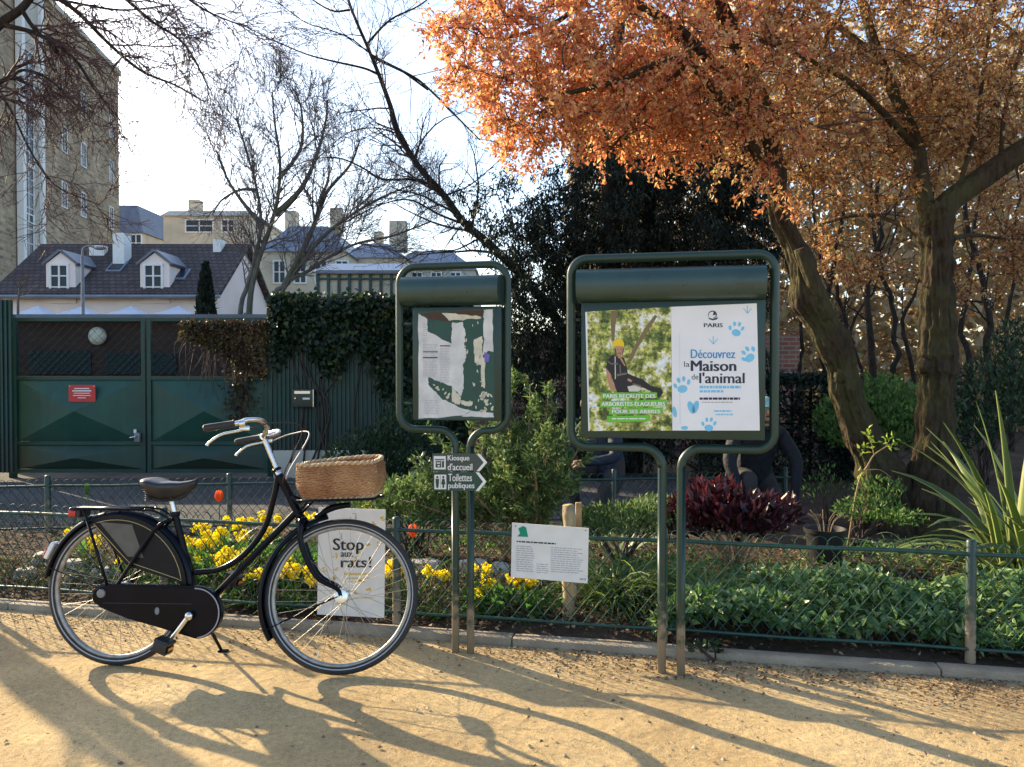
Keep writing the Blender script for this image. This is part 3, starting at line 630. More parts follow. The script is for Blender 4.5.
mb = MB(); mb.sphere((c.x, Ys - .09, c.z), (.125, .05, .125), 20, 10); wp(mb, 'lens', M['cream'], root, smooth=True)

# ------------------------------------------------------------------ green double gate
Yg = 10.0
def gx(px): return at(px, 400, Yg).x
def gz(py): return zat(py, Yg)
GZT = gz(318); root = empty('metal_gate', (gx(147), Yg, 0), 0, 'wide dark green double gate with raised diamond panels and mesh top', 'gate')
def gate_leaf(p0, p1):
    x0, x1 = gx(p0), gx(p1); t = .05
    mb = MB()
    for x in (x0 + t / 2, x1 - t / 2): mb.box((x, Yg, (GZT + .06) / 2), (t, .05, GZT - .06))
    for z in (.09, gz(443), gz(378), GZT - .02): mb.box(((x0 + x1) / 2, Yg + .001, z), (x1 - x0 - 2 * t, .046, .045))
    lf = wp(mb, 'gate_leaf', M['gatedark'], root)
    for (za, zb) in ((.115, gz(443) - .024), (gz(443) + .024, gz(378) - .024)):
        xa, xb = x0 + t, x1 - t; xc, zc = (xa + xb) / 2, (za + zb) / 2; mb = MB(); y = Yg - .002
        mb.add([(xa, y, za), (xb, y, za), (xb, y, zb), (xa, y, zb), (xc, y - .14, zc), (xa, y + .01, za), (xb, y + .01, za), (xb, y + .01, zb), (xa, y + .01, zb)],
               [(0, 1, 4), (1, 2, 4), (2, 3, 4), (3, 0, 4), (5, 8, 7, 6), (0, 5, 6, 1), (1, 6, 7, 2), (2, 7, 8, 3), (3, 8, 5, 0)]); wp(mb, 'panel', M['gate'], lf)
    mb = MB(); za, zb = gz(378), GZT - .03; xa, xb = x0 + t, x1 - t; h = zb - za; sp = .115; k = xa - h
    while k < xb:
        for s_ in (1, -1):
            x0_, z0_, x1_, z1_ = (k, za, k + h, zb) if s_ > 0 else (k, zb, k + h, za)
            if x0_ < xa: f = (xa - x0_) / (x1_ - x0_); z0_ += (z1_ - z0_) * f; x0_ = xa
            if x1_ > xb: f = (xb - x0_) / (x1_ - x0_); z1_ = z0_ + (z1_ - z0_) * f; x1_ = xb
            if x1_ - x0_ > .01: mb.tube([(x0_, Yg + .004 * s_, z0_), (x1_, Yg + .004 * s_, z1_)], .0022, 4, cap=False)
        k += sp
    wp(mb, 'mesh', M['meshdark'], lf, fixn=False)
    return lf
lf = gate_leaf(14, 146); gate_leaf(148, 268)
mb = MB(); mb.bbox((gx(139), Yg - .05, gz(437)), (.07, .05, .12), .008); lk = wp(mb, 'lock_box', M['greypole'], lf, auto=40); mb = MB(); mb.tube([(gx(139), Yg - .07, gz(436)), (gx(139), Yg - .12, gz(436)), (gx(134), Yg - .125, gz(437))], .012, 8); wp(mb, 'handle', M['chrome'], lk, smooth=True)
mb = MB(); mb.box((gx(137), Yg - .055, gz(431)), (.03, .02, .05)); wp(mb, 'latch_plate', M['white'], lf)
for px in (11.5, 270):
    mb = MB(); mb.bbox((gx(px), Yg + .02, (GZT + .05) / 2), (.07, .08, GZT + .05), .006); wp(mb, 'gate_post', M['gatedark'], root, auto=40)
# ribbed pillar panel at the frame's edge
def ribbed(name, lab, x0, x1, y, zb, zt, cat):
    mb = MB(); n = max(3, int((x1 - x0) / .055)); poly = []
    for k in range(n):
        xa = x0 + (x1 - x0) * k / n; w = (x1 - x0) / n
        poly += [(xa, y), (xa + w * .5, y), (xa + w * .56, y - .022), (xa + w * .94, y - .022)]
    poly += [(x1, y), (x1, y + .02), (x0, y + .02)]
    mb.prism(poly, zb, zt, 'XY'); o = mb.build(name, M['ribbed']); tag(o, lab, cat); return o
ribbed('ribbed_shutter', 'ribbed dark green metal panel hinged beside the gate', at(-420, 400, 9.75).x, at(13, 400, 9.75).x, 9.75, .1, zat(300, Yg - .25), 'panel')
XR0, XR1 = gx(273), gx(470)
ribbed('ribbed_fence', 'ribbed dark green sheet metal fence overgrown with ivy beside the gate', XR0, XR1, Yg, .36, gz(309), 'fence')
mb = MB(); mb.bbox(((XR0 + XR1) / 2, Yg + .08, .16), (XR1 - XR0, .2, .40), .015); o = mb.build('low_wall', M['stripwall'], auto=40); tag(o, 'low grey concrete wall under the ribbed metal fence', 'wall')
# wall carrying on behind the boards
a, b = span(400, 800, 14); mb = MB(); mb.box(((a + b) / 2, 14.1, zat(334, 14) / 2), (b - a, .2, zat(334, 14))); o = mb.build('brick_wall', M['brickred']); tag(o, 'reddish brown brick wall glimpsed between the two notice boards', 'wall')
# mailbox
c = at(304, 398, Yg - .08); root = empty('letter_box', (c.x, Yg - .06, c.z), 0, 'small dark green letter box with silver slot on the ribbed fence', 'letter box')
mb = MB(); mb.bbox((c.x, Yg - .09, c.z), (.27, .13, .23), .012); wp(mb, 'body', M['gate'], root, auto=40)
mb = MB(); mb.box((c.x, Yg - .158, c.z + .075), (.20, .012, .035)); wp(mb, 'slot', M['chrome'], root)
mb = MB(); mb.box((c.x + .05, Yg - .158, c.z - .005), (.09, .012, .024)); wp(mb, 'name_plate', M['white'], root)
mb = MB(); mb.box((c.x + .135, Yg - .1, c.z), (.012, .10, .22)); wp(mb, 'side_trim', M['chrome'], root)
mb = MB(); mb.lathe([(.01, -.16), (.01, -.168)], (c.x - .09, Yg, c.z), 'Y', 12); wp(mb, 'lock', M['chrome'], root)
# red notice on gate
A, B = at(68, 385, Yg - .12), at(95, 402, Yg - .12); root = empty('red_sign', ((A.x + B.x) / 2, Yg - .1, (A.z + B.z) / 2), 0, 'small red rectangular sign with white lines fixed on the gate', 'sign')
mb = MB(); mb.bbox(((A.x + B.x) / 2, Yg - .105, (A.z + B.z) / 2), (B.x - A.x, .012, A.z - B.z), .003); wp(mb, 'plate', M['red'], root)
rr = random.Random(4); mb = MB()
for k, (wf, th) in enumerate(((.55, .012), (.7, .016), (.6, .009), (.66, .009), (.3, .009))):
    z = A.z - .045 - .03 * k; w = (B.x - A.x) * wf; mb.box(((A.x + B.x) / 2, Yg - .1125, z), (w, .003, th))
wp(mb, 'lettering', M['white'], root)
for sx in (A.x + .015, B.x - .015):
    mb = MB(); mb.lathe([(.007, -.111), (.005, -.115)], (sx, Yg, A.z - .015), 'Y', 8); wp(mb, 'screw', M['chrome'], root)

# ------------------------------------------------------------------ low hoop-topped fences
def hoop_fence(name, lab, A, B, post_at, z0, zr, zp, wire_r=.0023, sp=.075):
    A, B = Vector(A), Vector(B); d = (B - A); L = d.length; d.normalize(); nrm = Vector((-d.y, d.x, 0))
    root = empty(name, tuple(A), 0, lab, 'fence'); zb = z0 + .06
    for s_ in post_at:
        p = A + d * s_; mb = MB(); mb.tube([p + Vector((0, 0, z0 - .06)), p + Vector((0, 0, zp - .012)), p + Vector((0, 0, zp - .003)), p + Vector((0, 0, zp))], [.023, .023, .018, .006], 12); wp(mb, 'post', M['postgreen'], root, auto=50)
    for z, r in ((zr, .0105), (zb, .008)):
        mb = MB(); n = 40; mb.tube([A + d * (L * k / n) + Vector((0, 0, z + .003 * math.sin(k * 1.7))) - nrm * .012 for k in range(n + 1)], r, 8); wp(mb, 'rail', M['fence'], root, smooth=True)
    mb = MB(); slope = 1.25; run = (zr - zb) / slope; hw = .085; s_ = -run; i = 0
    while s_ < L:
        off = nrm * (.006 if i % 2 else -.002); pts = [(s_, zb), (s_ + run, zr)]
        for k in range(1, 6):
            an = math.pi * k / 6; pts.append((s_ + run + hw / 2 - hw / 2 * math.cos(an), zr + .052 * math.sin(an)))
        pts += [(s_ + run + hw, zr), (s_ + 2 * run + hw, zb)]
        pts = [(a, b) for a, b in pts if -.01 <= a <= L + .01]
        if len(pts) > 1: mb.tube([A + d * a + Vector((0, 0, b)) + off * (1 if k < len(pts) / 2 else -1) for k, (a, b) in enumerate(pts)], wire_r, 5, cap=False)
        s_ += sp; i += 1
    wp(mb, 'wire_mesh', M['wire'], root, smooth=True, fixn=False)
    return root
FN = 0.13
T0 = -5.0
posts = [(-.66 - 1.41 * 3) - T0 + 1.41 * k for k in range(0, 8)]
FA, FB = K(T0, FN), K(5.2, FN)
hoop_fence('hoop_wire_fence', 'low green hoop topped wire fence edging the bed beside the gravel path', FA, FB, [p for p in posts if 0 <= p <= 10.2], .04, .545, .612)
RA, RB = Vector((-6.5, rear_line(-6.5), 0)), Vector((2.5, rear_line(2.5), 0))
xs = [-6.1, at(48, 500, rear_line(-3.8)).x, at(230, 500, 6.5).x, at(300, 500, 6.55).x - .0, .9, 2.45]
hoop_fence('hoop_wire_fence', 'low green hoop topped wire fence along the alley before the gate', RA, RB, [(x - RA.x) / (RB.x - RA.x) * (RB - RA).length for x in xs], .03, .44, .53, .0025)

# ------------------------------------------------------------------ lettering
_txt = {}
def text_mb(s, size, bold=0.0, align='LEFT'):
    key = (s, bold)
    if key not in _txt:
        c = bpy.data.curves.new('lettering', 'FONT'); c.body = s; c.size = 1.0; c.offset = bold; c.extrude = 0.0; c.resolution_u = 3
        o = bpy.data.objects.new('lettering', c); col.objects.link(o); dg = bpy.context.evaluated_depsgraph_get(); me = bpy.data.meshes.new_from_object(o.evaluated_get(dg))
        _txt[key] = ([tuple(v.co) for v in me.vertices], [tuple(p.vertices) for p in me.polygons]); bpy.data.objects.remove(o); bpy.data.curves.remove(c); bpy.data.meshes.remove(me)
    V, Fs = _txt[key]; return V, Fs
def text_at(mb, s, x0, x1, z0, z1, y, bold=0.0, slant=0.0):
    """fit a line of text into x0..x1 (board coordinates), cap box z0..z1, flat at depth y, thin"""
    V, Fs = text_mb(s, 1.0, bold); xa, xb = min(v[0] for v in V), max(v[0] for v in V); za, zb = min(v[1] for v in V), max(v[1] for v in V)
    T = [(x0 + (v[0] - xa) / (xb - xa) * (x1 - x0), y, z0 + (v[1] - za) / (zb - za) * (z1 - z0)) for v in V]
    mb.add(T, Fs); return mb

# ------------------------------------------------------------------ notice boards
def P2(fr, px, py, d=0.0):
    """pixel -> board plane coordinates (x along, z up), d = distance the plane stands forward of the board's own"""
    loc, rz = fr; n = Vector((math.sin(rz), -math.cos(rz), 0)); u = Vector((math.cos(rz), math.sin(rz), 0)); o = Vector(loc) + n * d
    r = ray(px, py); s_ = (o - CAM).dot(n) / r.dot(n); p = CAM + r * s_; return (p - o).dot(u), p.z
def arc(cx, cz, r, a0, a1, n=7): return [(cx + r * math.cos(R(a0 + (a1 - a0) * k / n)), cz + r * math.sin(R(a0 + (a1 - a0) * k / n))) for k in range(n + 1)]
def board(fr, name, lab, xl, xr, zt, zb, xp0, xp1, rc, rs, cab, vis, tr, groupcat):
    """tube loop with rounded corners narrowing to two posts; cab/vis = x0,x1,z0,z1"""
    loc, rz = fr; root = empty(name, loc, rz, lab, groupcat)
    half = []                                        # left half going from post foot to top centre
    xm = (xl + xr) / 2
    def side(sg, xe, xp):
        p = [(xp, -.06), (xp, .3), (xp, zb - rs)]
        # bend outward: centre at xp + sg*rs
        cx = xp + sg * rs; a0, a1 = (180, 90) if sg > 0 else (0, 90)
        p += arc(cx, zb - rs, rs, a0, a1)
        cx2 = xe - sg * rc; a0, a1 = (-90, 0) if sg > 0 else (-90, -180)
        p += arc(cx2, zb + rc, rc, a0, a1)
        p += [(xe, (zb + zt) / 2)]
        a0, a1 = (0, 90) if sg > 0 else (180, 90)
        p += arc(cx2, zt - rc, rc, a0, a1); return p
    L_ = side(-1, xl, xp0); R_ = side(1, xr, xp1)
    path = [(x, 0, z) for x, z in L_ + R_[::-1]]
    mb = MB(); mb.tube(path, tr, 14); mb.build('tube_frame', M['postgreen'], root, smooth=True)
    mb = MB(); x0, x1, z0, z1 = cab; mb.bbox(((x0 + x1) / 2, 0, (z0 + z1) / 2), (x1 - x0, .07, z1 - z0), .006); cb = mb.build('cabinet', M['board'], root, auto=40)
    mb = MB(); x0, x1, z0, z1 = vis; h = z1 - z0
    zc = z0 + .46 * h; prof = [(.045, z0), (.045, z1 - .01), (.0, z1)] + [(-.105 * math.sin(R(a)) ** .7, zc + (.54 if a < 90 else -.46) * h * abs(math.cos(R(a))) ** .7) for a in (12, 25, 40, 55, 70, 85, 100, 115, 130, 145)] + [(-.035, z0)]
    mb.prism(prof, x0, x1, 'YZ'); mb.build('visor', M['visor'], root, auto=25)
    mb = MB()
    for sx in (cab[0] + .004, cab[1] - .004):
        s_ = -1 if sx < xm else 1; xt = xl if s_ < 0 else xr
        for z in (cab[2] + .08, cab[3] - .08): mb.tube([(sx, 0, z), (xt - s_ * tr * .5, 0, z)], .007, 8)
    mb.build('bracket', M['postgreen'], root, smooth=True)
    return root, cb
BA = R(-11.5)
FR1 = ((at(465, 652, 3.80).x, 3.80, 0.0), BA); FR2 = ((at(673, 676, 3.52).x, 3.52, 0.0), BA)
q = lambda fr, px, py, d=0.0: P2(fr, px, py, d)
# small board
xl, _ = q(FR1, 399.5, 350); xr, _ = q(FR1, 507.5, 350); _, zt = q(FR1, 453, 265.5); _, zb = q(FR1, 430, 429.5); xp0, _ = q(FR1, 455.5, 560); xp1, _ = q(FR1, 470.5, 560)
c0 = q(FR1, 412.5, 420, .035); c1 = q(FR1, 501.5, 306, .035); v0 = q(FR1, 402, 305, .05); v1 = q(FR1, 500.5, 274.5, .03)
small, cab1 = board(FR1, 'notice_board', 'small dark green notice board on twin posts with torn paper and rolled top', xl, xr, zt, zb, xp0, xp1, .085, .085, (c0[0], c1[0], c0[1], c1[1]), (v0[0], v1[0], v0[1], v1[1]), .0185, 'notice board')
xl, _ = q(FR2, 571, 350); xr, _ = q(FR2, 774.5, 350); _, zt = q(FR2, 673, 256.5); _, zb = q(FR2, 620, 447); xp0, _ = q(FR2, 662, 560); xp1, _ = q(FR2, 681, 560)
c0 = q(FR2, 581, 437.5, .035); c1 = q(FR2, 766, 299, .035); v0 = q(FR2, 577, 302, .05); v1 = q(FR2, 765.5, 264.5, .03)
large, cab2 = board(FR2, 'notice_board', 'large dark green notice board on twin posts holding two bright posters', xl, xr, zt, zb, xp0, xp1, .075, .09, (c0[0], c1[0], c0[1], c1[1]), (v0[0], v1[0], v0[1], v1[1]), .0205, 'notice board')

def boardthing(fr, name, px, py, lab, cat, d):
    x, z = q(fr, px, py, d); root = empty(name, (0, 0, 0), fr[1], lab, cat)
    root.location = Vector(fr[0]) + Matrix.Rotation(fr[1], 3, 'Z') @ Vector((x, -d, 0)) + Vector((0, 0, z)); return root, (x, z)
class Flat:
    """flat printed sheet: outlines given as photo pixels, stacked in thin layers on the board face"""
    def __init__(s, fr, root, o, d): s.fr, s.root, s.o, s.d = fr, root, o, d; s.n = 0
    def pt(s, px, py, d=None): x, z = q(s.fr, px, py, s.d if d is None else d); return x - s.o[0], z - s.o[1]
    def poly(s, pts, name, mat, lv, parent=None, th=.0006, jag=0):
        mb = MB(); rj = random.Random(name)
        for P in (pts if isinstance(pts[0][0], (tuple, list)) else [pts]):
            if jag: P = [(a[0] + (b[0] - a[0]) * k / 7 + (rj.gauss(0, jag) if k else 0), a[1] + (b[1] - a[1]) * k / 7 + (rj.gauss(0, jag) if k else 0)) for a, b in zip(P, P[1:] + P[:1]) for k in range(7)]
            mb.prism([s.pt(a, b) for a, b in P], -lv * .0007 - th, -lv * .0007)
        return mb.build(name, mat, parent or s.root)
    def text(s, lines, name, mat, lv, parent=None):
        mb = MB()
        for (t, x0, x1, yb, yt, bold) in lines:
            a = s.pt(x0, yb); b = s.pt(x1, yt); c = s.pt(x1, yb); e = s.pt(x0, yt); i0 = len(mb.v)
            for j, off in enumerate((0, -bold * .5, bold * .5) if bold else (0,)):
                j0 = len(mb.v); text_at(mb, t, 0, 1, 0, 1, -lv * .0007 - .0003 - j * .00008, 0.0); mb.v[j0:] = [(u + off / max(1, len(t)), y, v) for u, y, v in mb.v[j0:]]
            for k in range(i0, len(mb.v)):
                u, y, v = mb.v[k]; xz0 = (a[0] + (c[0] - a[0]) * u, a[1] + (c[1] - a[1]) * u); xz1 = (e[0] + (b[0] - e[0]) * u, e[1] + (b[1] - e[1]) * u)
                mb.v[k] = (xz0[0] + (xz1[0] - xz0[0]) * v, y, xz0[1] + (xz1[1] - xz0[1]) * v)
        return mb.build(name, mat, parent or s.root, fixn=False)
def ell(cx, cy, rx, ry, n=16, a=0.0): return [(cx + rx * math.cos(t) * math.cos(a) - ry * math.sin(t) * math.sin(a), cy + rx * math.cos(t) * math.sin(a) + ry * math.sin(t) * math.cos(a)) for t in [2 * math.pi * k / n for k in range(n)]]
def bars(x0, x1, y0, y1, n, rs, sk0=0.0, fill=.5):
    """rows of print too small to read"""
    out = []
    for k in range(n):
        y = y0 + (y1 - y0) * (k + .5) / n; h = (y1 - y0) / n * fill / 2; x = x0
        xe = x1 - rs.random() * (x1 - x0) * .18
        while x < xe:
            w = rs.uniform(6.0, 22.0); out.append([(x, y - h), (min(x + w, xe), y - h), (min(x + w, xe), y + h), (x, y + h)]); x += w + 3.0
    return out
rs = random.Random(11)
# torn paper in the small board (crop coordinates /3.65 + offset)
Z7 = lambda L: [(400 + a / 3.65, 290 + b / 3.65) for a, b in L]
root, o_ = boardthing(FR1, 'torn_notice', 455, 365, 'torn white notice sheet with faded print inside the small notice board', 'paper notice', .0365)
f = Flat(FR1, root, o_, .0365)
f.poly(Z7([(66, 80), (344, 66), (346, 470), (64, 474)]), 'backing', M['signgreen'], 0)
M['tornpaper'] = rough_mat('weathered paper', (0.60, 0.60, 0.59), 0.16, 14, 0.7, 0.3, 30)
pm = f.poly([Z7([(68, 86), (100, 108), (102, 152), (188, 196), (190, 120), (230, 117), (240, 160), (236, 205), (243, 232), (236, 262), (230, 270), (233, 330), (230, 372), (222, 388), (188, 350), (104, 318), (104, 345), (150, 395), (215, 428), (262, 440), (230, 458), (68, 470)]),
             Z7([(306, 110), (300, 74), (338, 70), (341, 226), (322, 222), (304, 238)]), Z7([(225, 462), (262, 441), (341, 449), (343, 465)])], 'paper', M['tornpaper'], 1, jag=.35)
f.poly([Z7([(190, 352), (222, 392), (218, 420), (190, 408)]), Z7([(270, 182), (300, 168), (303, 238), (312, 262), (310, 358), (296, 352), (297, 276), (273, 264)]), Z7([(150, 84), (300, 84), (296, 104), (180, 112)]), Z7([(222, 404), (268, 408), (262, 424), (226, 420)])], 'old_paper', M['cream'], 2, jag=.4)
f.poly([Z7([(80, 84), (148, 80), (156, 92), (182, 114), (102, 104)]), Z7([(150, 80), (306, 72), (304, 98), (240, 90)])], 'title_strip', flat_mat('brown print', (.07, .035, .025), .7), 3, jag=.3)
f.poly(Z7([(308, 226), (328, 236), (324, 262), (309, 264)]), 'purple_scrap', flat_mat('purple print', (.16, .13, .42), .7), 3)
mot = []
for k in range(26):
    cx, cy = rs.uniform(296, 338), rs.uniform(372, 444); mot.append(Z7(ell(cx, cy, rs.uniform(2, 7), rs.uniform(2, 9), 7, rs.random() * 3)))
for k in range(16):
    cx, cy = rs.uniform(238, 300), rs.uniform(110, 430); mot.append(Z7(ell(cx, cy, rs.uniform(1, 3), rs.uniform(2, 9), 6, rs.uniform(-.3, .3))))
for k in range(10):
    cx, cy = rs.uniform(120, 185), rs.uniform(345, 400); mot.append(Z7(ell(cx, min(cy, 330 + (cx - 104) * .9), rs.uniform(2, 6), rs.uniform(2, 8), 6, .6)))
f.poly(mot, 'paper_remnant', M['cream'], 2)
pr = [Z7([(x * 1.0, y) for x, y in P]) for P in bars(84, 140, 196, 320, 22, rs, fill=.4) + bars(146, 184, 210, 340, 22, rs, fill=.4) + bars(84, 100, 120, 190, 10, rs, fill=.4) + bars(90, 150, 400, 455, 9, rs, fill=.4)]
f.poly(pr, 'print', M['ink'], 2)
f.poly([Z7([(84, 224), (138, 224), (138, 228), (84, 228)]), Z7([(84, 245), (138, 245), (138, 249), (84, 249)]), Z7([(146, 202), (184, 202), (184, 206), (146, 206)])], 'heading', M['blackink'], 2)
# arborist poster
Z8 = lambda L: [(560 + a / 4.514, 290 + b / 4.512) for a, b in L]
root, o_ = boardthing(FR2, 'arborist_poster', 629, 370, 'leafy photo poster of a helmeted tree worker with green banners', 'poster', .0365)
f = Flat(FR2, root, o_, .0365)
m_, n, l, p = new_mat('printed foliage photo'); tc = n.new('ShaderNodeTexCoord')
v1_ = n.new('ShaderNodeTexVoronoi'); v1_.inputs['Scale'].default_value = 80; n1 = n.new('ShaderNodeTexNoise'); n1.inputs['Scale'].default_value = 11; n1.inputs['Detail'].default_value = 9; n1.inputs['Roughness'].default_value = .72
for k in (v1_, n1): l.new(tc.outputs['Object'], k.inputs['Vector'])
r1 = ramp(n, [(.36, (.025, .045, .010)), (.45, (.10, .15, .03)), (.50, (.34, .36, .06)), (.54, (.58, .54, .20)), (.58, (.72, .78, .78))]); l.new(n1.outputs['Fac'], r1.inputs[0])
hs = n.new('ShaderNodeMixRGB'); hs.blend_type = 'OVERLAY'; hs.inputs[0].default_value = .55; l.new(r1.outputs[0], hs.inputs[1]); sepc = n.new('ShaderNodeSeparateColor'); l.new(v1_.outputs['Color'], sepc.inputs[0])
l.new(sepc.outputs[0], hs.inputs[2]); l.new(hs.outputs[0], p.inputs['Base Color']); p.inputs['Roughness'].default_value = .45; M['photo'] = m_
f.poly(Z8([(122, 98), (500, 76), (506, 634), (134, 636)]), 'sheet', M['photo'], 0)
f.poly(Z8([(114, 100), (122, 98), (134, 636), (128, 636)]), 'torn_edge', M['paper'], 0)
brown = flat_mat('printed bark', (.20, .15, .07), .5); skin_p = flat_mat('printed skin', (.48, .26, .16), .5); dark_p = flat_mat('printed dark cloth', (.022, .020, .026), .5); yel_p = flat_mat('printed yellow', (.80, .56, .02), .5); pale_p = flat_mat('printed pale', (.62, .62, .54), .5)
f.poly([Z8([(300, 330), (322, 320), (352, 262), (400, 180), (440, 118), (428, 112), (384, 170), (336, 250)]), Z8([(228, 94), (262, 92), (250, 160), (246, 230), (232, 230)])], 'branch', brown, 1)
f.poly([Z8(ell(268, 272, 19, 26)), Z8([(206, 352), (224, 348), (232, 400), (250, 440), (240, 462), (222, 440)])], 'skin', skin_p, 2)
f.poly([Z8([(236, 292), (262, 300), (288, 306), (300, 340), (306, 376), (330, 388), (372, 402), (410, 432), (456, 444), (466, 462), (446, 490), (436, 462), (400, 452), (352, 430), (320, 432), (330, 462), (258, 462), (244, 420), (230, 380), (208, 352), (214, 318)])], 'clothes', dark_p, 3)
f.poly([Z8([(262, 294), (276, 296), (274, 310), (262, 306)]), Z8([(278, 306), (296, 340), (292, 344), (272, 312)]), Z8([(308, 398), (328, 408), (320, 416), (304, 408)])], 'skin', skin_p, 5); f.poly([Z8(ell(262, 268, 2.4, 1.8, 8)), Z8(ell(276, 268, 2.4, 1.8, 8)), Z8([(262, 284), (276, 284), (273, 287), (265, 287)]), Z8([(246, 262), (250, 262), (256, 292), (252, 290)]), Z8([(286, 262), (289, 262), (283, 292), (280, 294)])], 'face_detail', dark_p, 5); f.poly([Z8([(216, 318), (232, 330), (262, 330), (262, 336), (230, 336), (215, 324)]), Z8([(256, 380), (302, 372), (303, 380), (257, 390)]), Z8([(268, 336), (273, 336), (276, 376), (271, 378)]), Z8([(330, 420), (366, 430), (364, 436), (328, 428)])], 'harness', flat_mat('printed strap', (.16, .14, .12), .5), 5); f.poly([Z8([(238, 256), (238, 238), (246, 226), (264, 221), (282, 226), (290, 240), (290, 256), (264, 252)])], 'helmet', yel_p, 4)
f.poly(Z8([(247, 300), (251, 300), (252, 400), (248, 404)]), 'rope', pale_p, 4); f.poly([Z8([(304, 436), (340, 428), (370, 446), (352, 458), (312, 458)])], 'harness', pale_p, 4)
f.poly([Z8([(190, 464), (438, 462), (438, 486), (190, 490)]), Z8([(180, 502), (480, 494), (480, 524), (180, 530)]), Z8([(222, 538), (462, 530), (462, 558), (222, 562)]), Z8([(212, 570), (404, 564), (404, 592), (212, 597)])], 'banner', M['banner'], 4)
f.text([('PARIS RECRUTE DES', 560 + 196 / 4.514, 560 + 430 / 4.514, 290 + 487 / 4.512, 290 + 470 / 4.512, .12), ('ARBORISTES-ÉLAGUEURS', 560 + 188 / 4.514, 560 + 474 / 4.514, 290 + 523 / 4.512, 290 + 500 / 4.512, .12), ('POUR SES ARBRES', 560 + 236 / 4.514, 560 + 452 / 4.514, 290 + 556 / 4.512, 290 + 540 / 4.512, .12)], 'lettering', M['paper'], 5.5)
f.poly([Z8([(x, y) for x, y in P]) for P in [[(x0, 578), (x0 + w, 578), (x0 + w, 583), (x0, 583)] for x0, w in ((234, 20), (258, 34), (296, 12), (312, 40), (356, 30))]], 'print', M['paper'], 5)
# animal house poster
root, o_ = boardthing(FR2, 'animal_house_poster', 715, 368, 'white poster with pale blue paw prints and large navy lettering', 'poster', .0365)
f = Flat(FR2, root, o_, .0365)
f.poly(Z8([(501, 76), (888, 60), (902, 634), (507, 634)]), 'sheet', M['paper'], 0)
def paw(cx, cy, s_, a):
    out = [ell(cx + s_ * .1 * math.sin(a), cy + s_ * .45 * math.cos(a), s_ * .55, s_ * .42, 12, -a)]
    for k, (dx, dy) in enumerate(((-.75, .0), (-.32, -.55), (.25, -.62), (.72, -.2))):
        x, y = dx * math.cos(a) + dy * math.sin(a), -dx * math.sin(a) + dy * math.cos(a); out.append(ell(cx + s_ * x, cy + s_ * y, s_ * .19, s_ * .30, 10, -a + dx * .5))
    return [Z8(P) for P in out]
paws = paw(796, 176, 38, -.2) + paw(854, 292, 42, .7) + paw(552, 428, 42, .15) + paw(672, 606, 36, -.1)
for k in range(0, len(paws), 5): f.poly(paws[k:k + 5], 'paw_print', M['palepaw'], 1)
for P_ in ((ell(592, 530, 15, 30, 12, -.35), ell(612, 528, 14, 30, 12, .3)), (ell(517, 550, 10, 26, 10, -.2),), (ell(562, 622, 16, 9, 10),)): f.poly([Z8(P) for P in P_], 'hoof_print', M['palepaw'], 1)
bird = lambda cx, cy, s_: [Z8([(cx - 2, cy + s_ * .5), (cx + 2, cy + s_ * .5), (cx + d * s_ + 1.5, cy - s_ * h), (cx + d * s_ - 2, cy - s_ * h)]) for d, h in ((-.55, .25), (0, .6), (.6, .25))]
f.poly(bird(692, 228, 34) + bird(846, 90, 32) , 'bird_track', M['palepaw'], 1.2)
X8 = lambda v: 560 + v / 4.514
Y8 = lambda v: 290 + v / 4.512
f.text([('PARIS', X8(650), X8(734), Y8(168), Y8(150), .12), ('la', X8(560), X8(585), Y8(347), Y8(322), .0), ('Maison', X8(592), X8(794), Y8(366), Y8(318), .14), ('de', X8(594), X8(624), Y8(404), Y8(379), .0), ("l'animal", X8(630), X8(832), Y8(421), Y8(372), .14)], 'lettering', M['darkink'], 1.5)
f.text([('Découvrez', X8(591), X8(790), Y8(308), Y8(268), .10)], 'lettering', M['blueink'], 1.5)
sw = []
for k in range(13):                                            # the ship mark: a curl over two waves
    a0, a1 = R(200 - 22 * k), R(200 - 22 * (k + 1)); r0, r1 = 22 - k * .4, 22 - (k + 1) * .4; w = 2 + 3 * math.sin(math.pi * (k + .5) / 13)
    sw.append([(690 + r0 * math.cos(a0), 112 - r0 * math.sin(a0) * .95), (690 + r1 * math.cos(a1), 112 - r1 * math.sin(a1) * .95), (690 + (r1 - w) * math.cos(a1), 112 - (r1 - w) * math.sin(a1) * .95), (690 + (r0 - w) * math.cos(a0), 112 - (r0 - w) * math.sin(a0) * .95)])
sw.append([(668, 124), (690, 130), (714, 122), (708, 133), (690, 137), (674, 132)]); sw.append([(694, 96), (698, 96), (704, 112), (690, 114)])
f.poly([Z8(P) for P in sw], 'ship_emblem', M['darkink'], 1)
f.poly([Z8(P) for P in bars(630, 830, 430, 446, 1, rs, fill=.75) + bars(630, 752, 450, 464, 1, rs, fill=.75) + bars(696, 786, 540, 552, 1, rs, fill=.6) + bars(704, 786, 556, 567, 1, rs, fill=.6)], 'small_print', M['palepaw'], 1)
f.poly([Z8(P) for P in bars(630, 832, 484, 496, 1, rs, fill=.85)], 'small_print', M['darkink'], 1)
f.poly([Z8(P) for P in bars(640, 806, 502, 511, 1, rs, fill=.5)], 'small_print', M['ink'], 1)
f.poly([Z8([(539, 200), (541, 200), (543, 602), (541, 602)])], 'paper_seam', rough_mat('paper seam', (.62, .62, .66), .05, 8, .6), 1)

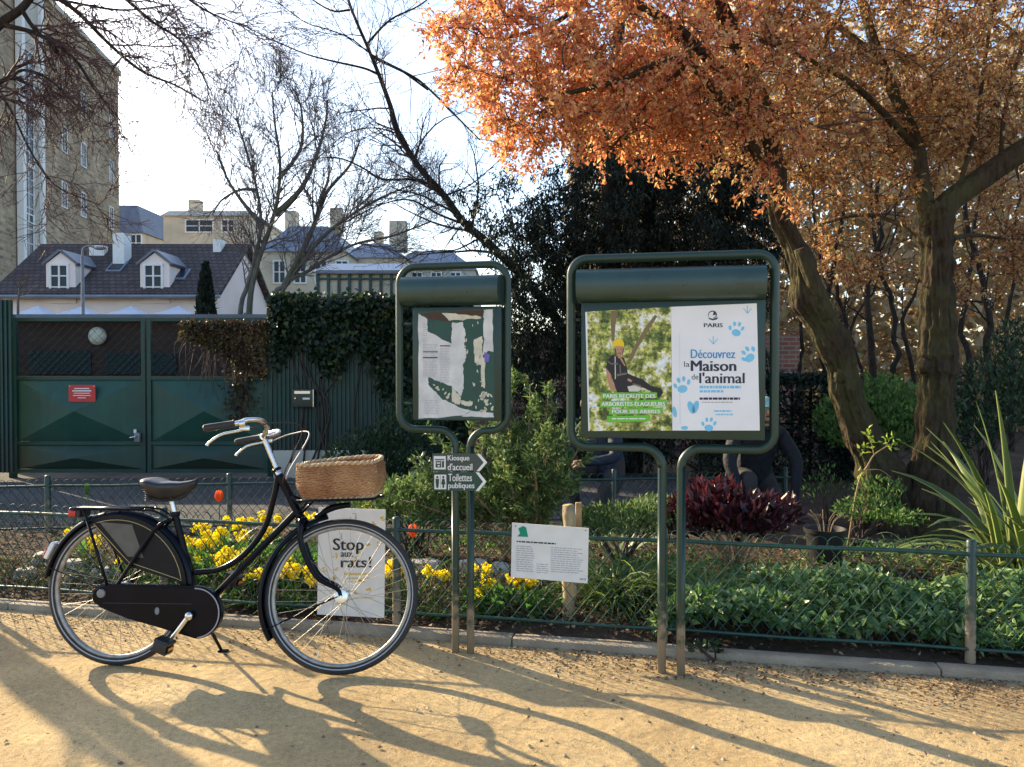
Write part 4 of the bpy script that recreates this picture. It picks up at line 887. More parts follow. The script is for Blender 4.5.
# ------------------------------------------------------------------ arrow signs on the small board's posts
M['signgrey'] = rough_mat('weathered sign green', (.045, .065, .058), .15, 10, .4)
def arrow_sign(lab, x0, x1, y0, y1, mat, l1, l2, kind):
    root, o_ = boardthing(FR1, 'direction_sign', (x0 + x1) / 2, (y0 + y1) / 2, lab, 'direction sign', .026)
    f = Flat(FR1, root, o_, .026); ym = (y0 + y1) / 2; w = x1 - x0
    f.poly([(x0, y0), (x1 - 8, y0), (x1, ym), (x1 - 8, y1), (x0, y1)], 'plate', mat, -6, th=.004)
    f.poly([(x1 - 10.5, y0 + .1), (x1 - 7.2, y0 + .1), (x1 + .3, ym), (x1 - 7.2, y1 - .1), (x1 - 10.5, y1 - .1), (x1 - 3.2, ym)], 'chevron', M['white'], 1.0)
    h = y1 - y0
    ic = f.poly([(x0 + 1.6, y0 + 2.4), (x0 + 13.6, y0 + 2.4), (x0 + 13.6, y1 - 1.8), (x0 + 1.6, y1 - 1.8)], 'pictogram', M['white'], 1.0)
    ix, iy = x0 + 1.6, y0 + 2.4
    if kind == 'kiosk':
        pl = [[(ix + 2, iy + 5), (ix + 7.5, iy + 5), (ix + 7.5, iy + 11.5), (ix + 2, iy + 11.5)], [(ix + 1.3, iy + 3), (ix + 10.6, iy + 3), (ix + 10.6, iy + 4.2), (ix + 1.3, iy + 4.2)], [(ix + 8.2, iy + 5), (ix + 10.4, iy + 5), (ix + 10.4, iy + 11.5), (ix + 8.2, iy + 11.5)]]
        f.poly(pl, 'kiosk_symbol', mat, 2.0, ic); f.poly([[(ix + 3, iy + 6.4), (ix + 6.6, iy + 6.4), (ix + 6.6, iy + 7.6), (ix + 3, iy + 7.6)], ell(ix + 5, iy + 9.8, 1.1, .9, 10)], 'kiosk_symbol', M['white'], 3.0, ic)
    else:
        pl = [ell(ix + 3, iy + 2.5, 1.1, 1.2, 10), [(ix + 1.2, iy + 4.2), (ix + 4.8, iy + 4.2), (ix + 4.6, iy + 8.6), (ix + 4, iy + 13.2), (ix + 2, iy + 13.2), (ix + 1.4, iy + 8.6)], ell(ix + 9, iy + 2.5, 1.1, 1.2, 10), [(ix + 7.8, iy + 4.2), (ix + 10.2, iy + 4.2), (ix + 11.2, iy + 9.6), (ix + 9.9, iy + 9.8), (ix + 9.8, iy + 13.2), (ix + 8.2, iy + 13.2), (ix + 8.1, iy + 9.8), (ix + 6.8, iy + 9.6)], [(ix + 5.85, iy + .8), (ix + 6.15, iy + .8), (ix + 6.15, iy + 13.6), (ix + 5.85, iy + 13.6)]]
        f.poly(pl, 'toilet_symbol', mat, 2.0, ic)
    f.text([(l1[0], x0 + 15.6, x0 + 15.6 + l1[1], ym - .3, y0 + 1.6, .10), (l2[0], x0 + 15.6, x0 + 15.6 + l2[1], y1 - 1.0, ym + 1.0, .10)], 'lettering', M['white'], 1.0)
arrow_sign("upper grey green arrow sign reading Kiosque d'accueil", 432.2, 487.0, 453.6, 471.2, M['signgrey'], ('Kiosque', 21.5), ("d'accueil", 24.5), 'kiosk')
arrow_sign('lower dark green arrow sign reading Toilettes publiques', 432.8, 486.2, 472.2, 491.0, M['signgreen'], ('Toilettes', 23.5), ('publiques', 26.0), 'toilet')

# ------------------------------------------------------------------ panels hung on the low fence
FRF = (tuple(K(0, FN - .035)), KA)
root, o_ = boardthing(FRF, 'rat_notice', 351, 563, 'tall white panel reading Stop aux rats hung behind the front wheel', 'notice', 0.0)
f = Flat(FRF, root, o_, 0.0); S8 = lambda L: [(310 + a / 5.9, 500 + b / 5.9) for a, b in L]
f.poly(S8([(50, 45), (445, 57), (437, 697), (42, 675)]), 'panel', M['white'], -6, th=.004)
f.text([('Stop', 310 + 138 / 5.9, 310 + 316 / 5.9, 500 + 318 / 5.9, 500 + 226 / 5.9, .10), ('aux', 310 + 182 / 5.9, 310 + 255 / 5.9, 500 + 335 / 5.9, 500 + 308 / 5.9, .10), ('rats!', 310 + 184 / 5.9, 310 + 362 / 5.9, 500 + 398 / 5.9, 500 + 335 / 5.9, .10)], 'lettering', M['blackink'], 2.5)
f.poly([S8(P) for P in ([(236, 98), (240, 98), (246, 118), (262, 120), (270, 84), (274, 84), (276, 108), (266, 124), (240, 124)], [(250, 78), (272, 78), (274, 82), (250, 82)], [(182, 196), (187, 196), (189, 232), (184, 232)])], 'emblem', M['ink'], 1.0)
rs = random.Random(5); sp = []
for (cx, cy) in ((372, 138), (345, 272), (408, 262), (150, 330), (290, 300), (88, 408), (150, 400), (262, 350), (430, 112), (146, 455), (300, 470), (345, 520), (270, 545)):
    for k in range(4): sp.append(ell(cx + rs.uniform(-12, 12), cy + rs.uniform(-14, 14), rs.uniform(4, 9), rs.uniform(4, 9), 8))
f.poly([S8(P) for P in sp], 'splash', M['yellowink'], .5)
f.poly([S8(P) for P in bars(200, 360, 425, 448, 1, rs, fill=.5) + bars(215, 360, 452, 470, 1, rs, fill=.4) + bars(240, 340, 474, 490, 1, rs, fill=.4) + bars(260, 380, 572, 582, 1, rs, fill=.6)], 'small_print', M['yellowink'], 1.0)
root, o_ = boardthing(FRF, 'garden_notice', 550, 553, 'wide white printed notice with green leaf emblem hung on the low fence', 'notice', 0.0)
f = Flat(FRF, root, o_, 0.0); S5 = lambda L: [(380 + a / 4.037, 470 + b / 4.037) for a, b in L]
f.poly(S5([(533, 213), (843, 235), (838, 458), (528, 432)]), 'panel', M['white'], -6, th=.004)
f.poly([S5(P) for P in ([(558, 236), (578, 226), (590, 232), (598, 270), (554, 268), (566, 256)], )], 'emblem', M['logogreen'], 1)
tilt = lambda L: [(x, y + (x - 550) * .06) for x, y in L]
f.poly([S5(tilt(P)) for P in bars(552, 740, 284, 292, 1, rs, fill=.7)], 'heading', M['blackink'], 1)
f.poly([S5(tilt(P)) for P in bars(550, 625, 302, 410, 12, rs, fill=.35) + bars(690, 820, 300, 405, 12, rs, fill=.35) + bars(632, 682, 370, 412, 5, rs, fill=.35)], 'small_print', M['ink'], 1)
f.poly([S5(P) for P in ([(806, 436), (822, 437), (822, 445), (806, 444)], [(825, 436), (831, 436), (831, 446), (825, 446)])], 'maker_mark', M['ink'], 1)
f.poly([S5(ell(x, y, 3, 3, 8)) for x, y in ((548, 226), (830, 244))], 'screw', M['greypole'], 1)

# ------------------------------------------------------------------ bicycle, leaning on its stand
BO = Vector((-1.877, 3.625, 0.0)); PSI = R(-5.0); LEAN = R(5.0); U_ = Vector((math.cos(PSI), math.sin(PSI), 0)); W0 = Vector((-math.sin(PSI), math.cos(PSI), 0)); Zv = Vector((0, 0, 1))
V_ = Zv * math.cos(LEAN) + W0 * math.sin(LEAN); W_ = W0 * math.cos(LEAN) - Zv * math.sin(LEAN)
def bp(px, py, w=0.0):
    r = ray(px, py); O = BO + W_ * w; s_ = (O - CAM).dot(W_) / r.dot(W_); p = CAM + r * s_ - O; return Vector((p.dot(U_), w, p.dot(V_)))
bike = empty('bicycle', BO, 0, 'black step through town bicycle with wicker front basket parked on the gravel', 'bicycle')
bike.matrix_basis = Matrix.Translation(BO) @ Matrix((U_, W_, V_)).transposed().to_4x4()
WR = .353; HUBR = Vector((0, 0, WR)); HUBF = Vector((1.088, 0, WR))
HT = bp(278, 473); HB = bp(299, 515); SA = (HT - HB).normalized()
def steerM(p, ang=R(13)):
    return HB + Matrix.Rotation(ang, 3, SA) @ (Vector(p) - HB)
def steered(mb): mb.v = [tuple(steerM(p)) for p in mb.v]; return mb
def build_wheel(c, st, hubr):
    T = steered if st else (lambda m: m)
    def ring(Rm, r, n=72, k=10, wob=0.0): return [c + Vector((Rm * math.cos(2 * math.pi * i / n), 0, Rm * math.sin(2 * math.pi * i / n))) for i in range(n)]
    mb = MB(); mb.tube([(c.x, c.y - .065, c.z), (c.x, c.y + .065, c.z)], .006, 8); mb.lathe([(.018, -.05), (.030, -.048), (.030, -.036), (hubr, -.034), (hubr, .034), (.030, .036), (.030, .048), (.018, .05)], c, 'Y', 20)
    wheel = T(mb).build('wheel', M['chrome'], bike, auto=40)
    mb = MB(); mb.tube(ring(.333, .02), .0195, 12, closed=True); T(mb).build('tyre', M['rubber'], wheel, smooth=True)
    for sy in (-1, 1):
        mb = MB(); n = 72; vs_ = []
        for i in range(n):
            a = 2 * math.pi * i / n
            for rr_, yy in ((.3235, .0176), (.3285, .0196)): vs_.append((c.x + rr_ * math.cos(a), c.y + sy * yy, c.z + rr_ * math.sin(a)))
        mb.add(vs_, [(2 * i, 2 * i + 1, (2 * i + 3) % (2 * n), (2 * i + 2) % (2 * n)) for i in range(n)]); T(mb).build('tyre_stripe', M['stripe'], wheel)
    mb = MB(); n = 72; prof = [(.318, -.012), (.318, .012), (.310, .0115), (.303, .008), (.301, 0), (.303, -.008), (.310, -.0115)]; vs_ = []
    for i in range(n):
        a = 2 * math.pi * i / n
        for rr_, yy in prof: vs_.append((c.x + rr_ * math.cos(a), c.y + yy, c.z + rr_ * math.sin(a)))
    k = len(prof); mb.add(vs_, [(i * k + j, i * k + (j + 1) % k, ((i + 1) % n) * k + (j + 1) % k, ((i + 1) % n) * k + j) for i in range(n) for j in range(k)])
    T(mb).build('rim', M['rim'], wheel, smooth=True)
    mb = MB()
    for i in range(36):
        a = 2 * math.pi * (i + .5) / 36; sy = -1 if i % 2 else 1; off = R(68) * (1 if (i // 2) % 2 else -1); h = .029
        mb.tube([(c.x + h * math.cos(a + off), c.y + sy * .042, c.z + h * math.sin(a + off)), (c.x + .303 * math.cos(a), c.y + sy * .004, c.z + .303 * math.sin(a))], .0010, 4, cap=False)
    T(mb).build('spokes', M['spoke'], wheel, smooth=True, fixn=False)
    mb = MB(); a = R(250); mb.tube([(c.x + .296 * math.cos(a), c.y, c.z + .296 * math.sin(a)), (c.x + .262 * math.cos(a), c.y, c.z + .262 * math.sin(a))], .003, 6); T(mb).build('valve', M['chrome'], wheel)
    return wheel
build_wheel(HUBR, False, .024); build_wheel(HUBF, True, .034)
# frame
mb = MB(); BB = bp(200, 611); BB.y = 0; ST = bp(175, 514); ST.y = 0
HT.y = HB.y = 0
mb.tube([HT + SA * .012, HB - SA * .012], .019, 14)
mb.tube([BB, ST], .0155, 12); mb.tube([HB + SA * .02, BB], .0165, 12)
sw_ = [bp(*p_) for p_ in ((278, 476), (274, 497), (264, 529), (243, 555.5), (219, 569.5), (196, 572.5))]; mb.tube(smooth_path(sw_, 6), .0145, 12)
for sy in (-1, 1):
    mb.tube(smooth_path([ST - Vector((0, 0, .02)) + Vector((-.012, sy * .012, 0)), ST + Vector((-.08, sy * .045, -.08)), HUBR + Vector((.01, sy * .066, .005))], 5), .0095, 10)
    mb.tube(smooth_path([BB + Vector((-.02, sy * .02, 0)), BB + Vector((-.12, sy * .044, .01)), HUBR + Vector((.0, sy * .066, 0))], 5), .009, 10)
    mb.bbox(HUBR + Vector((0, sy * .066, 0)), (.05, .006, .04), .002)
mb.tube([BB - Vector((0, .035, 0)), BB + Vector((0, .035, 0))], .022, 14); mb.lathe([(.021, -.012), (.024, 0), (.021, .012)], ST, n=12)
mb.build('frame', M['black'], bike, auto=50)
for p_ in (HT + SA * .016, HB - SA * .016):
    mb = MB(); Mh = SA.to_track_quat('Z', 'Y').to_matrix(); mb.lathe([(.019, -.009), (.023, -.006), (.023, .006), (.019, .009)], p_, n=16, M=Mh); mb.build('headset', M['black'], bike, auto=40)
# fork
mb = MB(); fd = Vector((SA.z, 0, -SA.x)); fc = HB - SA * .03
mb.sphere(fc, (.03, .05, .022))
for sy in (-1, 1):
    y = sy * .052; k1_ = bp(304, 545); k2_ = bp(318, 575); mb.tube(smooth_path([fc + Vector((0, sy * .03, .004)), fc + Vector((.004, y, -.02)), Vector((k1_.x, y, k1_.z)), Vector((k2_.x, y, k2_.z)), Vector((HUBF.x - .02, y, HUBF.z + .035)), Vector((HUBF.x, y * 1.1, HUBF.z))], 5), lerp_list([.0145, .0145, .0135, .012, .010, .008], 26), 10)
steered(mb).build('fork', M['black'], bike, smooth=True)
# mudguards
def guard(c, a0, a1, Rg, st, name='mudguard', hw=.030):
    mb = MB(); n = 44; vs_ = []; prof = [(-hw, -.014), (-hw * .92, -.004), (-hw * .5, .006), (0, .009), (hw * .5, .006), (hw * .92, -.004), (hw, -.014)]
    for i in range(n + 1):
        a = R(a0 + (a1 - a0) * i / n)
        for lay in (0, -.0025):
            for yy, dr in prof: vs_.append((c.x + (Rg + dr + lay) * math.cos(a), yy, c.z + (Rg + dr + lay) * math.sin(a)))
    k = len(prof); m_ = 2 * k; fs = []
    for i in range(n):
        for j in range(k - 1):
            fs.append((i * m_ + j, i * m_ + j + 1, (i + 1) * m_ + j + 1, (i + 1) * m_ + j)); fs.append((i * m_ + k + j, (i + 1) * m_ + k + j, (i + 1) * m_ + k + j + 1, i * m_ + k + j + 1))
        fs.append((i * m_, (i + 1) * m_, (i + 1) * m_ + k, i * m_ + k)); fs.append((i * m_ + k - 1, i * m_ + m_ - 1, (i + 1) * m_ + m_ - 1, (i + 1) * m_ + k - 1))
    fs.append(tuple(range(k)) + tuple(range(m_ - 1, k - 1, -1))); b = n * m_; fs.append(tuple(b + j for j in range(k)) + tuple(b + j for j in range(m_ - 1, k - 1, -1)))
    mb.add(vs_, fs)
    return (steered(mb) if st else mb).build(name, M['black'], bike, auto=50)
guard(HUBR, -8, 172, .370, False); gf = guard(HUBF, 103, 212, .374, True)
mb = MB(); a = R(88); mb.tube(smooth_path([HUBF + Vector((.374 * math.cos(R(112)), 0, .383 * math.sin(R(112)))), HUBF + Vector((.374 * math.cos(R(100)), 0, .402)), HUBF + Vector((.02, 0, .418))], 5), lerp_list([.012, .017, .013], 11), 10); steered(mb).build('mudguard_tip', M['black'], gf, smooth=True)
for sy in (-1, 1):
    mb = MB(); e = HUBF + Vector((.376 * math.cos(R(204)), sy * .03, .376 * math.sin(R(204)))); mb.tube([HUBF + Vector((-.015, sy * .056, .0)), e], .0028, 6); steered(mb).build('stay', M['black'], gf)
    mb = MB(); e = HUBR + Vector((.37 * math.cos(R(163)), sy * .03, .37 * math.sin(R(163)))); mb.tube([HUBR + Vector((0, sy * .066, 0)), e], .0028, 6); mb.build('stay', M['black'], bike)
# coat guard over the rear wheel
for sy in (-1, 1):
    y = sy * .040; mb = MB()
    outer = [(HUBR.x + .357 * math.cos(R(a)), HUBR.z + .357 * math.sin(R(a))) for a in range(112, -3, -5)]
    inn = [(HUBR.x + .31, HUBR.z + .055), (HUBR.x + .06, HUBR.z + .12), (HUBR.x + .03, HUBR.z + .15)]
    mb.prism(outer + inn, y - .002, y + .002); cg = mb.build('coat_guard', M['guard'], bike)
    mb = MB(); ins = [(HUBR.x + .335 * math.cos(R(a)), sy * .0428, HUBR.z + .335 * math.sin(R(a))) for a in range(110, 8, -5)] + [(HUBR.x + .30, sy * .0428, HUBR.z + .07), (HUBR.x + .07, sy * .0428, HUBR.z + .138), (HUBR.x + .04, sy * .0428, HUBR.z + .165)]
    mb.tube(ins, .0018, 5, closed=True); mb.build('gold_line', M['piping'], cg, smooth=True)
    mb = MB(); mb.prism([(ins[1][0], ins[1][2]), (ins[7][0] - .01, ins[7][2] - .01), (HUBR.x + .14, HUBR.z + .16), (HUBR.x + .06, HUBR.z + .165)], sy * .0424 - .0004, sy * .0424 + .0004); mb.build('clear_window', rough_mat('smoked vinyl', (.085, .082, .076), .2, 20, .35), cg)
# chain case with flat far end and round front
cp = [bp(px, py, -.055) for px, py in ((96, 589), (104, 583.5), (112, 583), (150, 583.6), (198, 585.5))]
fcx = bp(199, 611.5, -.055); top = [(p_.x, p_.z) for p_ in cp]; rad_ = .118
top += [(fcx.x + rad_ * math.cos(R(a)), fcx.z + rad_ * math.sin(R(a))) for a in range(84, -100, -8)]
bot = [bp(px, py, -.055) for px, py in ((186, 634), (160, 626), (130, 617.5), (104, 607), (95.5, 600))]; top += [(p_.x, p_.z) for p_ in bot]
mb = MB(); mb.prism(top, -.085, -.040); bm = bmesh.new(); me_ = bpy.data.meshes.new('tmp'); me_.from_pydata(mb.v, [], mb.f); bm.from_mesh(me_); bmesh.ops.recalc_face_normals(bm, faces=bm.faces[:])
es = [e for e in bm.edges if abs(e.verts[0].co.y - e.verts[1].co.y) < 1e-6]; bmesh.ops.bevel(bm, geom=es, offset=.009, segments=3, affect='EDGES'); bm.to_mesh(me_); bm.free()
me_.materials.append(M['black']); me_.name = 'chain_case'; cc = bpy.data.objects.new('chain_case', me_); col.objects.link(cc); cc.parent = bike; me_.polygons.foreach_set('use_smooth', [True] * len(me_.polygons)); me_.set_sharp_from_angle(angle=R(40))
mb = MB(); mb.tube([(x + (fcx.x - x) * .06, -.0862, z + (fcx.z - z) * .06) for x, z in top[4:27]], .003, 6); mb.build('pale_rim', M['stripe'], cc, smooth=True)
a_, b_2 = bp(103, 603, -.086), bp(192, 604, -.086); mb = MB(); mb.tube([(a_.x, -.0858, a_.z), (b_2.x, -.0858, b_2.z)], .0022, 6); mb.build('seam', M['blackmatte'], cc)
mb = MB(); c_ = bp(157, 611, -.086); mb.prism(ell(c_.x, c_.z, .011, .017), -.0865, -.0850); mb.build('maker_badge', M['greypole'], cc)
mb = MB(); c_ = bp(101, 593.5, -.09); mb.lathe([(.020, -.085), (.019, -.094), (.010, -.097)], (c_.x, 0, c_.z), 'Y', 16); mb.build('axle_cap', M['greypole'], cc, auto=40)
# cranks and pedals
for sg in (-1, 1):
    y = sg * .105; d = (bp(174, 645, -.1) - bp(200, 611, -.1)); d.y = 0; d = d.normalized() * .155 * (1 if sg < 0 else -1); e = BB + d; mb = MB()
    mb.tube([BB + Vector((0, sg * .03, 0)), BB + Vector((0, y + sg * .008, 0))], .011, 12); mb.sphere(BB + Vector((0, y, 0)), (.020, .014, .020)); mb.tube([BB + Vector((0, y, 0)), e + Vector((0, y, 0))], [.0115, .009], 10); cr = mb.build('crank', M['chrome'], bike, auto=50)
    mb = MB(); q_ = e + Vector((0, y + sg * .040, 0)); Mp = Matrix.Rotation(R(20), 3, 'Y'); mb.bbox(q_ + Mp @ Vector((0, 0, .022)), (.075, .070, .014), .004, Mp); mb.bbox(q_ - Mp @ Vector((0, 0, .022)), (.075, .070, .014), .004, Mp)
    for k in (-1, 1): mb.bbox(q_ + Vector((0, k * .032, 0)), (.062, .010, .042), .003, Mp)
    mb.tube([e + Vector((0, y, 0)), q_ + Vector((0, sg * .035, 0))], .011, 8); mb.build('pedal', M['blackmatte'], cr, auto=40)
    mb = MB()
    for k in (-1, 1): mb.bbox(q_ + Mp @ Vector((k * .0385, 0, 0)), (.003, .045, .016), .001, Mp)
    mb.build('reflector', rough_mat('amber reflector', (.5, .2, .02), .1, 20, .3), cr)
# seat post, saddle, springs
SP = (ST - BB).normalized(); sc_ = bp(169.5, 503)
mb = MB(); mb.tube([ST - SP * .03, ST + SP * .085], .0125, 12); mb.build('seat_post', M['chrome'], bike, auto=40)
s0, s1 = bp(146, 487), bp(196.5, 488); mb = MB(); n = 22; L = s1.x - s0.x; vs_ = []; k = 16
for i in range(n + 1):
    t = i / n; x = s0.x + L * t; wd = np.interp(t, [0, .06, .2, .4, .6, .8, .95, 1], [.05, .088, .105, .092, .05, .030, .024, .012]); zc = s0.z + np.interp(t, [0, .15, .4, .7, 1], [.026, .030, .012, .010, .022])
    dp = np.interp(t, [0, .06, .25, .5, .8, 1], [.03, .062, .085, .074, .048, .016])
    for j in range(k):
        a = 2 * math.pi * j / k; zz = math.sin(a); vs_.append((x, wd * math.cos(a) * (1 if zz > -.2 else .9), zc + (zz * .018 if zz > 0 else zz * dp)))
mb.add(vs_, [(i * k + j, i * k + (j + 1) % k, (i + 1) * k + (j + 1) % k, (i + 1) * k + j) for i in range(n) for j in range(k)] + [tuple(range(k - 1, -1, -1)), tuple(n * k + j for j in range(k))])
sd = mb.build('saddle', M['leather'], bike, smooth=True)
mb = MB()
for sy in (-1, 1):
    mb.tube(smooth_path([(s0.x + .03, sy * .05, s0.z - .03), (s0.x + .08, sy * .045, s0.z - .062), (s0.x + .17, sy * .02, s0.z - .055), (s1.x - .03, sy * .008, s1.z - .01)], 5), .0035, 6)
    mb.tube([(s0.x + .045 + .016 * math.cos(k * .9), sy * .05 + .016 * math.sin(k * .9), s0.z - .065 + k * .0016) for k in range(36)], .0028, 6)
mb.bbox(ST + SP * .085, (.04, .035, .03), .004); mb.build('saddle_rail', M['blackmatte'], sd, smooth=False)
# carrier
cA, cB = bp(78, 508), bp(149, 510); mb = MB(); zt_ = (cA.z + cB.z) / 2 + .004
lp = [(cB.x, -.045, zt_), (cA.x + .05, -.06, zt_), (cA.x, -.05, zt_), (cA.x, .05, zt_), (cA.x + .05, .06, zt_), (cB.x, .045, zt_)]; mb.tube(smooth_path(lp, 3), .0065, 8)
for y in (-.022, 0, .022): mb.tube([(cA.x + .01, y, zt_ + .001), (cB.x, y, zt_ + .001)], .0045, 8)
for x in (cB.x, cA.x + .13, cA.x + .22): mb.tube([(x, -.052, zt_ - .004), (x, .052, zt_ - .004)], .0045, 8)
for sy in (-1, 1):
    mb.tube([(bp(91, 511).x, sy * .058, zt_), HUBR + Vector((-.0, sy * .074, 0))], .0068, 8); mb.tube(smooth_path([(cB.x, sy * .045, zt_), (cB.x + .05, sy * .035, zt_ - .008), ST + Vector((-.0, sy * .018, -.03))], 4), .0055, 8)
cr_ = mb.build('carrier', M['black'], bike, smooth=True)
mb = MB(); mb.bbox((cA.x + .012, 0, zt_ - .022), (.055, .09, .042), .008); tl = mb.build('tail_light', M['blackmatte'], cr_, auto=40); mb = MB(); mb.bbox((cA.x - .018, 0, zt_ - .022), (.010, .08, .036), .004); mb.build('red_lens', M['redlens'], tl, auto=40); mb = MB(); mb.bbox((cA.x + .004, -.047, zt_ - .024), (.035, .006, .026), .002); mb.build('red_lens', M['redlens'], tl, auto=40)
p_ = HUBR + Vector((.388 * math.cos(R(153)), 0, .388 * math.sin(R(153)))); Mr = Matrix.Rotation(R(-153 + 180), 3, 'Y'); mb = MB(); mb.bbox(p_ + Vector((-.004, 0, .004)), (.022, .05, .085), .006, Mr); rf = mb.build('reflector_mount', M['whitelens'], bike, auto=40); mb = MB(); mb.bbox(p_ + Vector((math.cos(R(153)), 0, math.sin(R(153)))) * .014 + Vector((-.006, 0, -.014)), (.016, .048, .052), .004, Mr); mb.build('reflector', M['redlens'], rf, auto=40)
# stand
mb = MB(); a_ = BB + Vector((-.0, .03, -.03)); gw = bp(221, 651.5, 0.0); Mi = bike.matrix_basis.inverted(); gp_ = ground(221, 652); e = Mi @ gp_; e2 = e + Vector((.0, 0, .012)); mb.tube([a_, e2], [.009, .0075], 8); mb.bbox(e + Vector((.012, 0, .006)), (.05, .03, .012), .004); mb.build('kickstand', M['black'], bike, auto=50)
# stem, handlebar, grips, levers, bell
q0 = bp(278, 472); q1 = bp(263.5, 437); q0.y = q1.y = 0
mb = MB(); mb.tube(smooth_path([HT + SA * .01, q0, (q0 + q1) / 2, q1], 3), .0125, 12); sd_ = (q1 - q0).normalized(); mb.lathe([(.014, -.022), (.017, -.016), (.017, .016), (.014, .022)], q1, 'Y', 14); mb.lathe([(.020, -.014), (.020, .008), (.013, .016)], q0, n=14, M=SA.to_track_quat('Z', 'Y').to_matrix()); steered(mb).build('stem', M['chrome'], bike, auto=50)
bar = MB(); hb = []
for sy in (-1, 1):
    H = [q1, q1 + Vector((.012, sy * .05, .004)), q1 + Vector((.040, sy * .13, .030)), q1 + Vector((.028, sy * .20, .052)), q1 + Vector((-.02, sy * .255, .048)), q1 + Vector((-.06, sy * .278, .030)), q1 + Vector((-.185, sy * .292, .004))]
    bar.tube(smooth_path(H, 6), .0112, 12); hb.append(H)
hbar = steered(bar).build('handlebar', M['chrome'], bike, smooth=True)
for H, sy in zip(hb, (-1, 1)):
    d = (H[6] - H[5]).normalized(); mb = MB(); g0 = H[5] + d * .01; Mg = d.to_track_quat('Z', 'Y').to_matrix(); mb.lathe([(.014, 0), (.0185, .004), (.016, .012), (.0165, .06), (.0175, .11), (.0165, .128), (.010, .134)], g0, n=14, M=Mg); steered(mb).build('grip', M['blackmatte'], hbar, auto=40)
    mb = MB(); c0_ = H[5] + Vector((.02, -sy * .004, .0)); mb.lathe([(.017, -.012), (.017, .012)], c0_, n=12, M=Mg); mb.bbox(c0_ + Vector((.01, -sy * .012, -.02)), (.045, .018, .022), .005); mb.tube(smooth_path([c0_ + Vector((.02, -sy * .016, -.022)), c0_ + Vector((-.03, -sy * .02, -.034)), c0_ + Vector((-.09, -sy * .015, -.05)), c0_ + Vector((-.135, -sy * .008, -.085)), c0_ + Vector((-.145, -sy * .008, -.10))], 5), lerp_list([.0065, .006, .0065, .006, .0075], 21), 8); steered(mb).build('brake_lever', M['chrome'], hbar, auto=60)
    mb = MB(); mb.tube(smooth_path([c0_ + Vector((.03, -sy * .016, -.022)), c0_ + Vector((.13, -sy * .05, .012)), c0_ + Vector((.235, -sy * .16, .0)), HT + Vector((.045, sy * .05, .02)), HT + Vector((.03, sy * .03, -.05))], 6), .0034, 6); steered(mb).build('brake_cable', M['stripe'] if sy > 0 else M['blackmatte'], hbar, smooth=True)
# front rack
k0, k1_ = bp(302, 501), bp(373, 495); rz_ = (k0.z + k1_.z) / 2 - .006; mb = MB(); y = .12
mb.tube(smooth_path([(k0.x + .02, -y, rz_), (k1_.x, -y, rz_ + .012), (k1_.x + .015, 0, rz_ + .012), (k1_.x, y, rz_ + .012), (k0.x + .02, y, rz_)], 4), .006, 8)
for yy in (-.07, 0, .07): mb.tube([(k0.x + .02, yy, rz_ + .001), (k1_.x, yy, rz_ + .013)], .004, 6)
mb.tube([(k0.x + .02, -y, rz_), (k0.x + .02, y, rz_)], .005, 8)
for sy in (-1, 1): mb.tube(smooth_path([(k0.x + .03, sy * .07, rz_), (k0.x - .0, sy * .045, rz_ - .012), HB + SA * .10 + Vector((.01, sy * .02, 0))], 4), .007, 8); mb.tube([(k0.x + .05, sy * .05, rz_), HB + SA * .01 + Vector((.012, sy * .022, 0))], .006, 8)
mb.build('front_rack', M['black'], bike, smooth=True)
# wicker basket
M['wicker'], n, l, p = new_mat('wicker')
tc = n.new('ShaderNodeTexCoord'); n1 = n.new('ShaderNodeTexNoise'); n1.inputs['Scale'].default_value = 9; n1.inputs['Detail'].default_value = 5; l.new(tc.outputs['Object'], n1.inputs[0]); n2 = n.new('ShaderNodeTexNoise'); n2.inputs['Scale'].default_value = 90; l.new(tc.outputs['Object'], n2.inputs[0])
r1 = ramp(n, [(.32, (.19, .060, .022)), (.5, (.32, .15, .060)), (.68, (.46, .27, .125))]); ad = n.new('ShaderNodeMath'); ad.operation = 'MULTIPLY_ADD'; ad.inputs[1].default_value = .35; l.new(n2.outputs['Fac'], ad.inputs[0]); sb_ = n.new('ShaderNodeMath'); sb_.operation = 'MULTIPLY'; sb_.inputs[1].default_value = .66; l.new(n1.outputs['Fac'], sb_.inputs[0]); l.new(sb_.outputs[0], ad.inputs[2]); l.new(ad.outputs[0], r1.inputs[0]); l.new(r1.outputs[0], p.inputs['Base Color']); p.inputs['Roughness'].default_value = .62
M['wickerpale'] = rough_mat('pale willow', (.50, .34, .18), .2, 30, .6)
bk = empty('wicker_basket', (0, 0, 0), 0, 'woven brown wicker basket riding on the front rack of the black bicycle', 'basket')
a_, b_2, c_2, d_2 = bp(301, 462), bp(382, 457), bp(302, 499), bp(374, 494)
xm = (a_.x + b_2.x) / 2 + .012; bc = bike.matrix_basis @ Vector((xm, 0, rz_ + .022)); bk.location = bc; bk.rotation_euler = (0, 0, PSI)
tiltB = math.atan2(b_2.z - a_.z, b_2.x - a_.x); Mb = Matrix.Rotation(-tiltB, 3, 'Y'); Hb = (a_.z + b_2.z) / 2 - rz_ - .030; LX, LY = (b_2.x - a_.x) / 2 * .93, .125
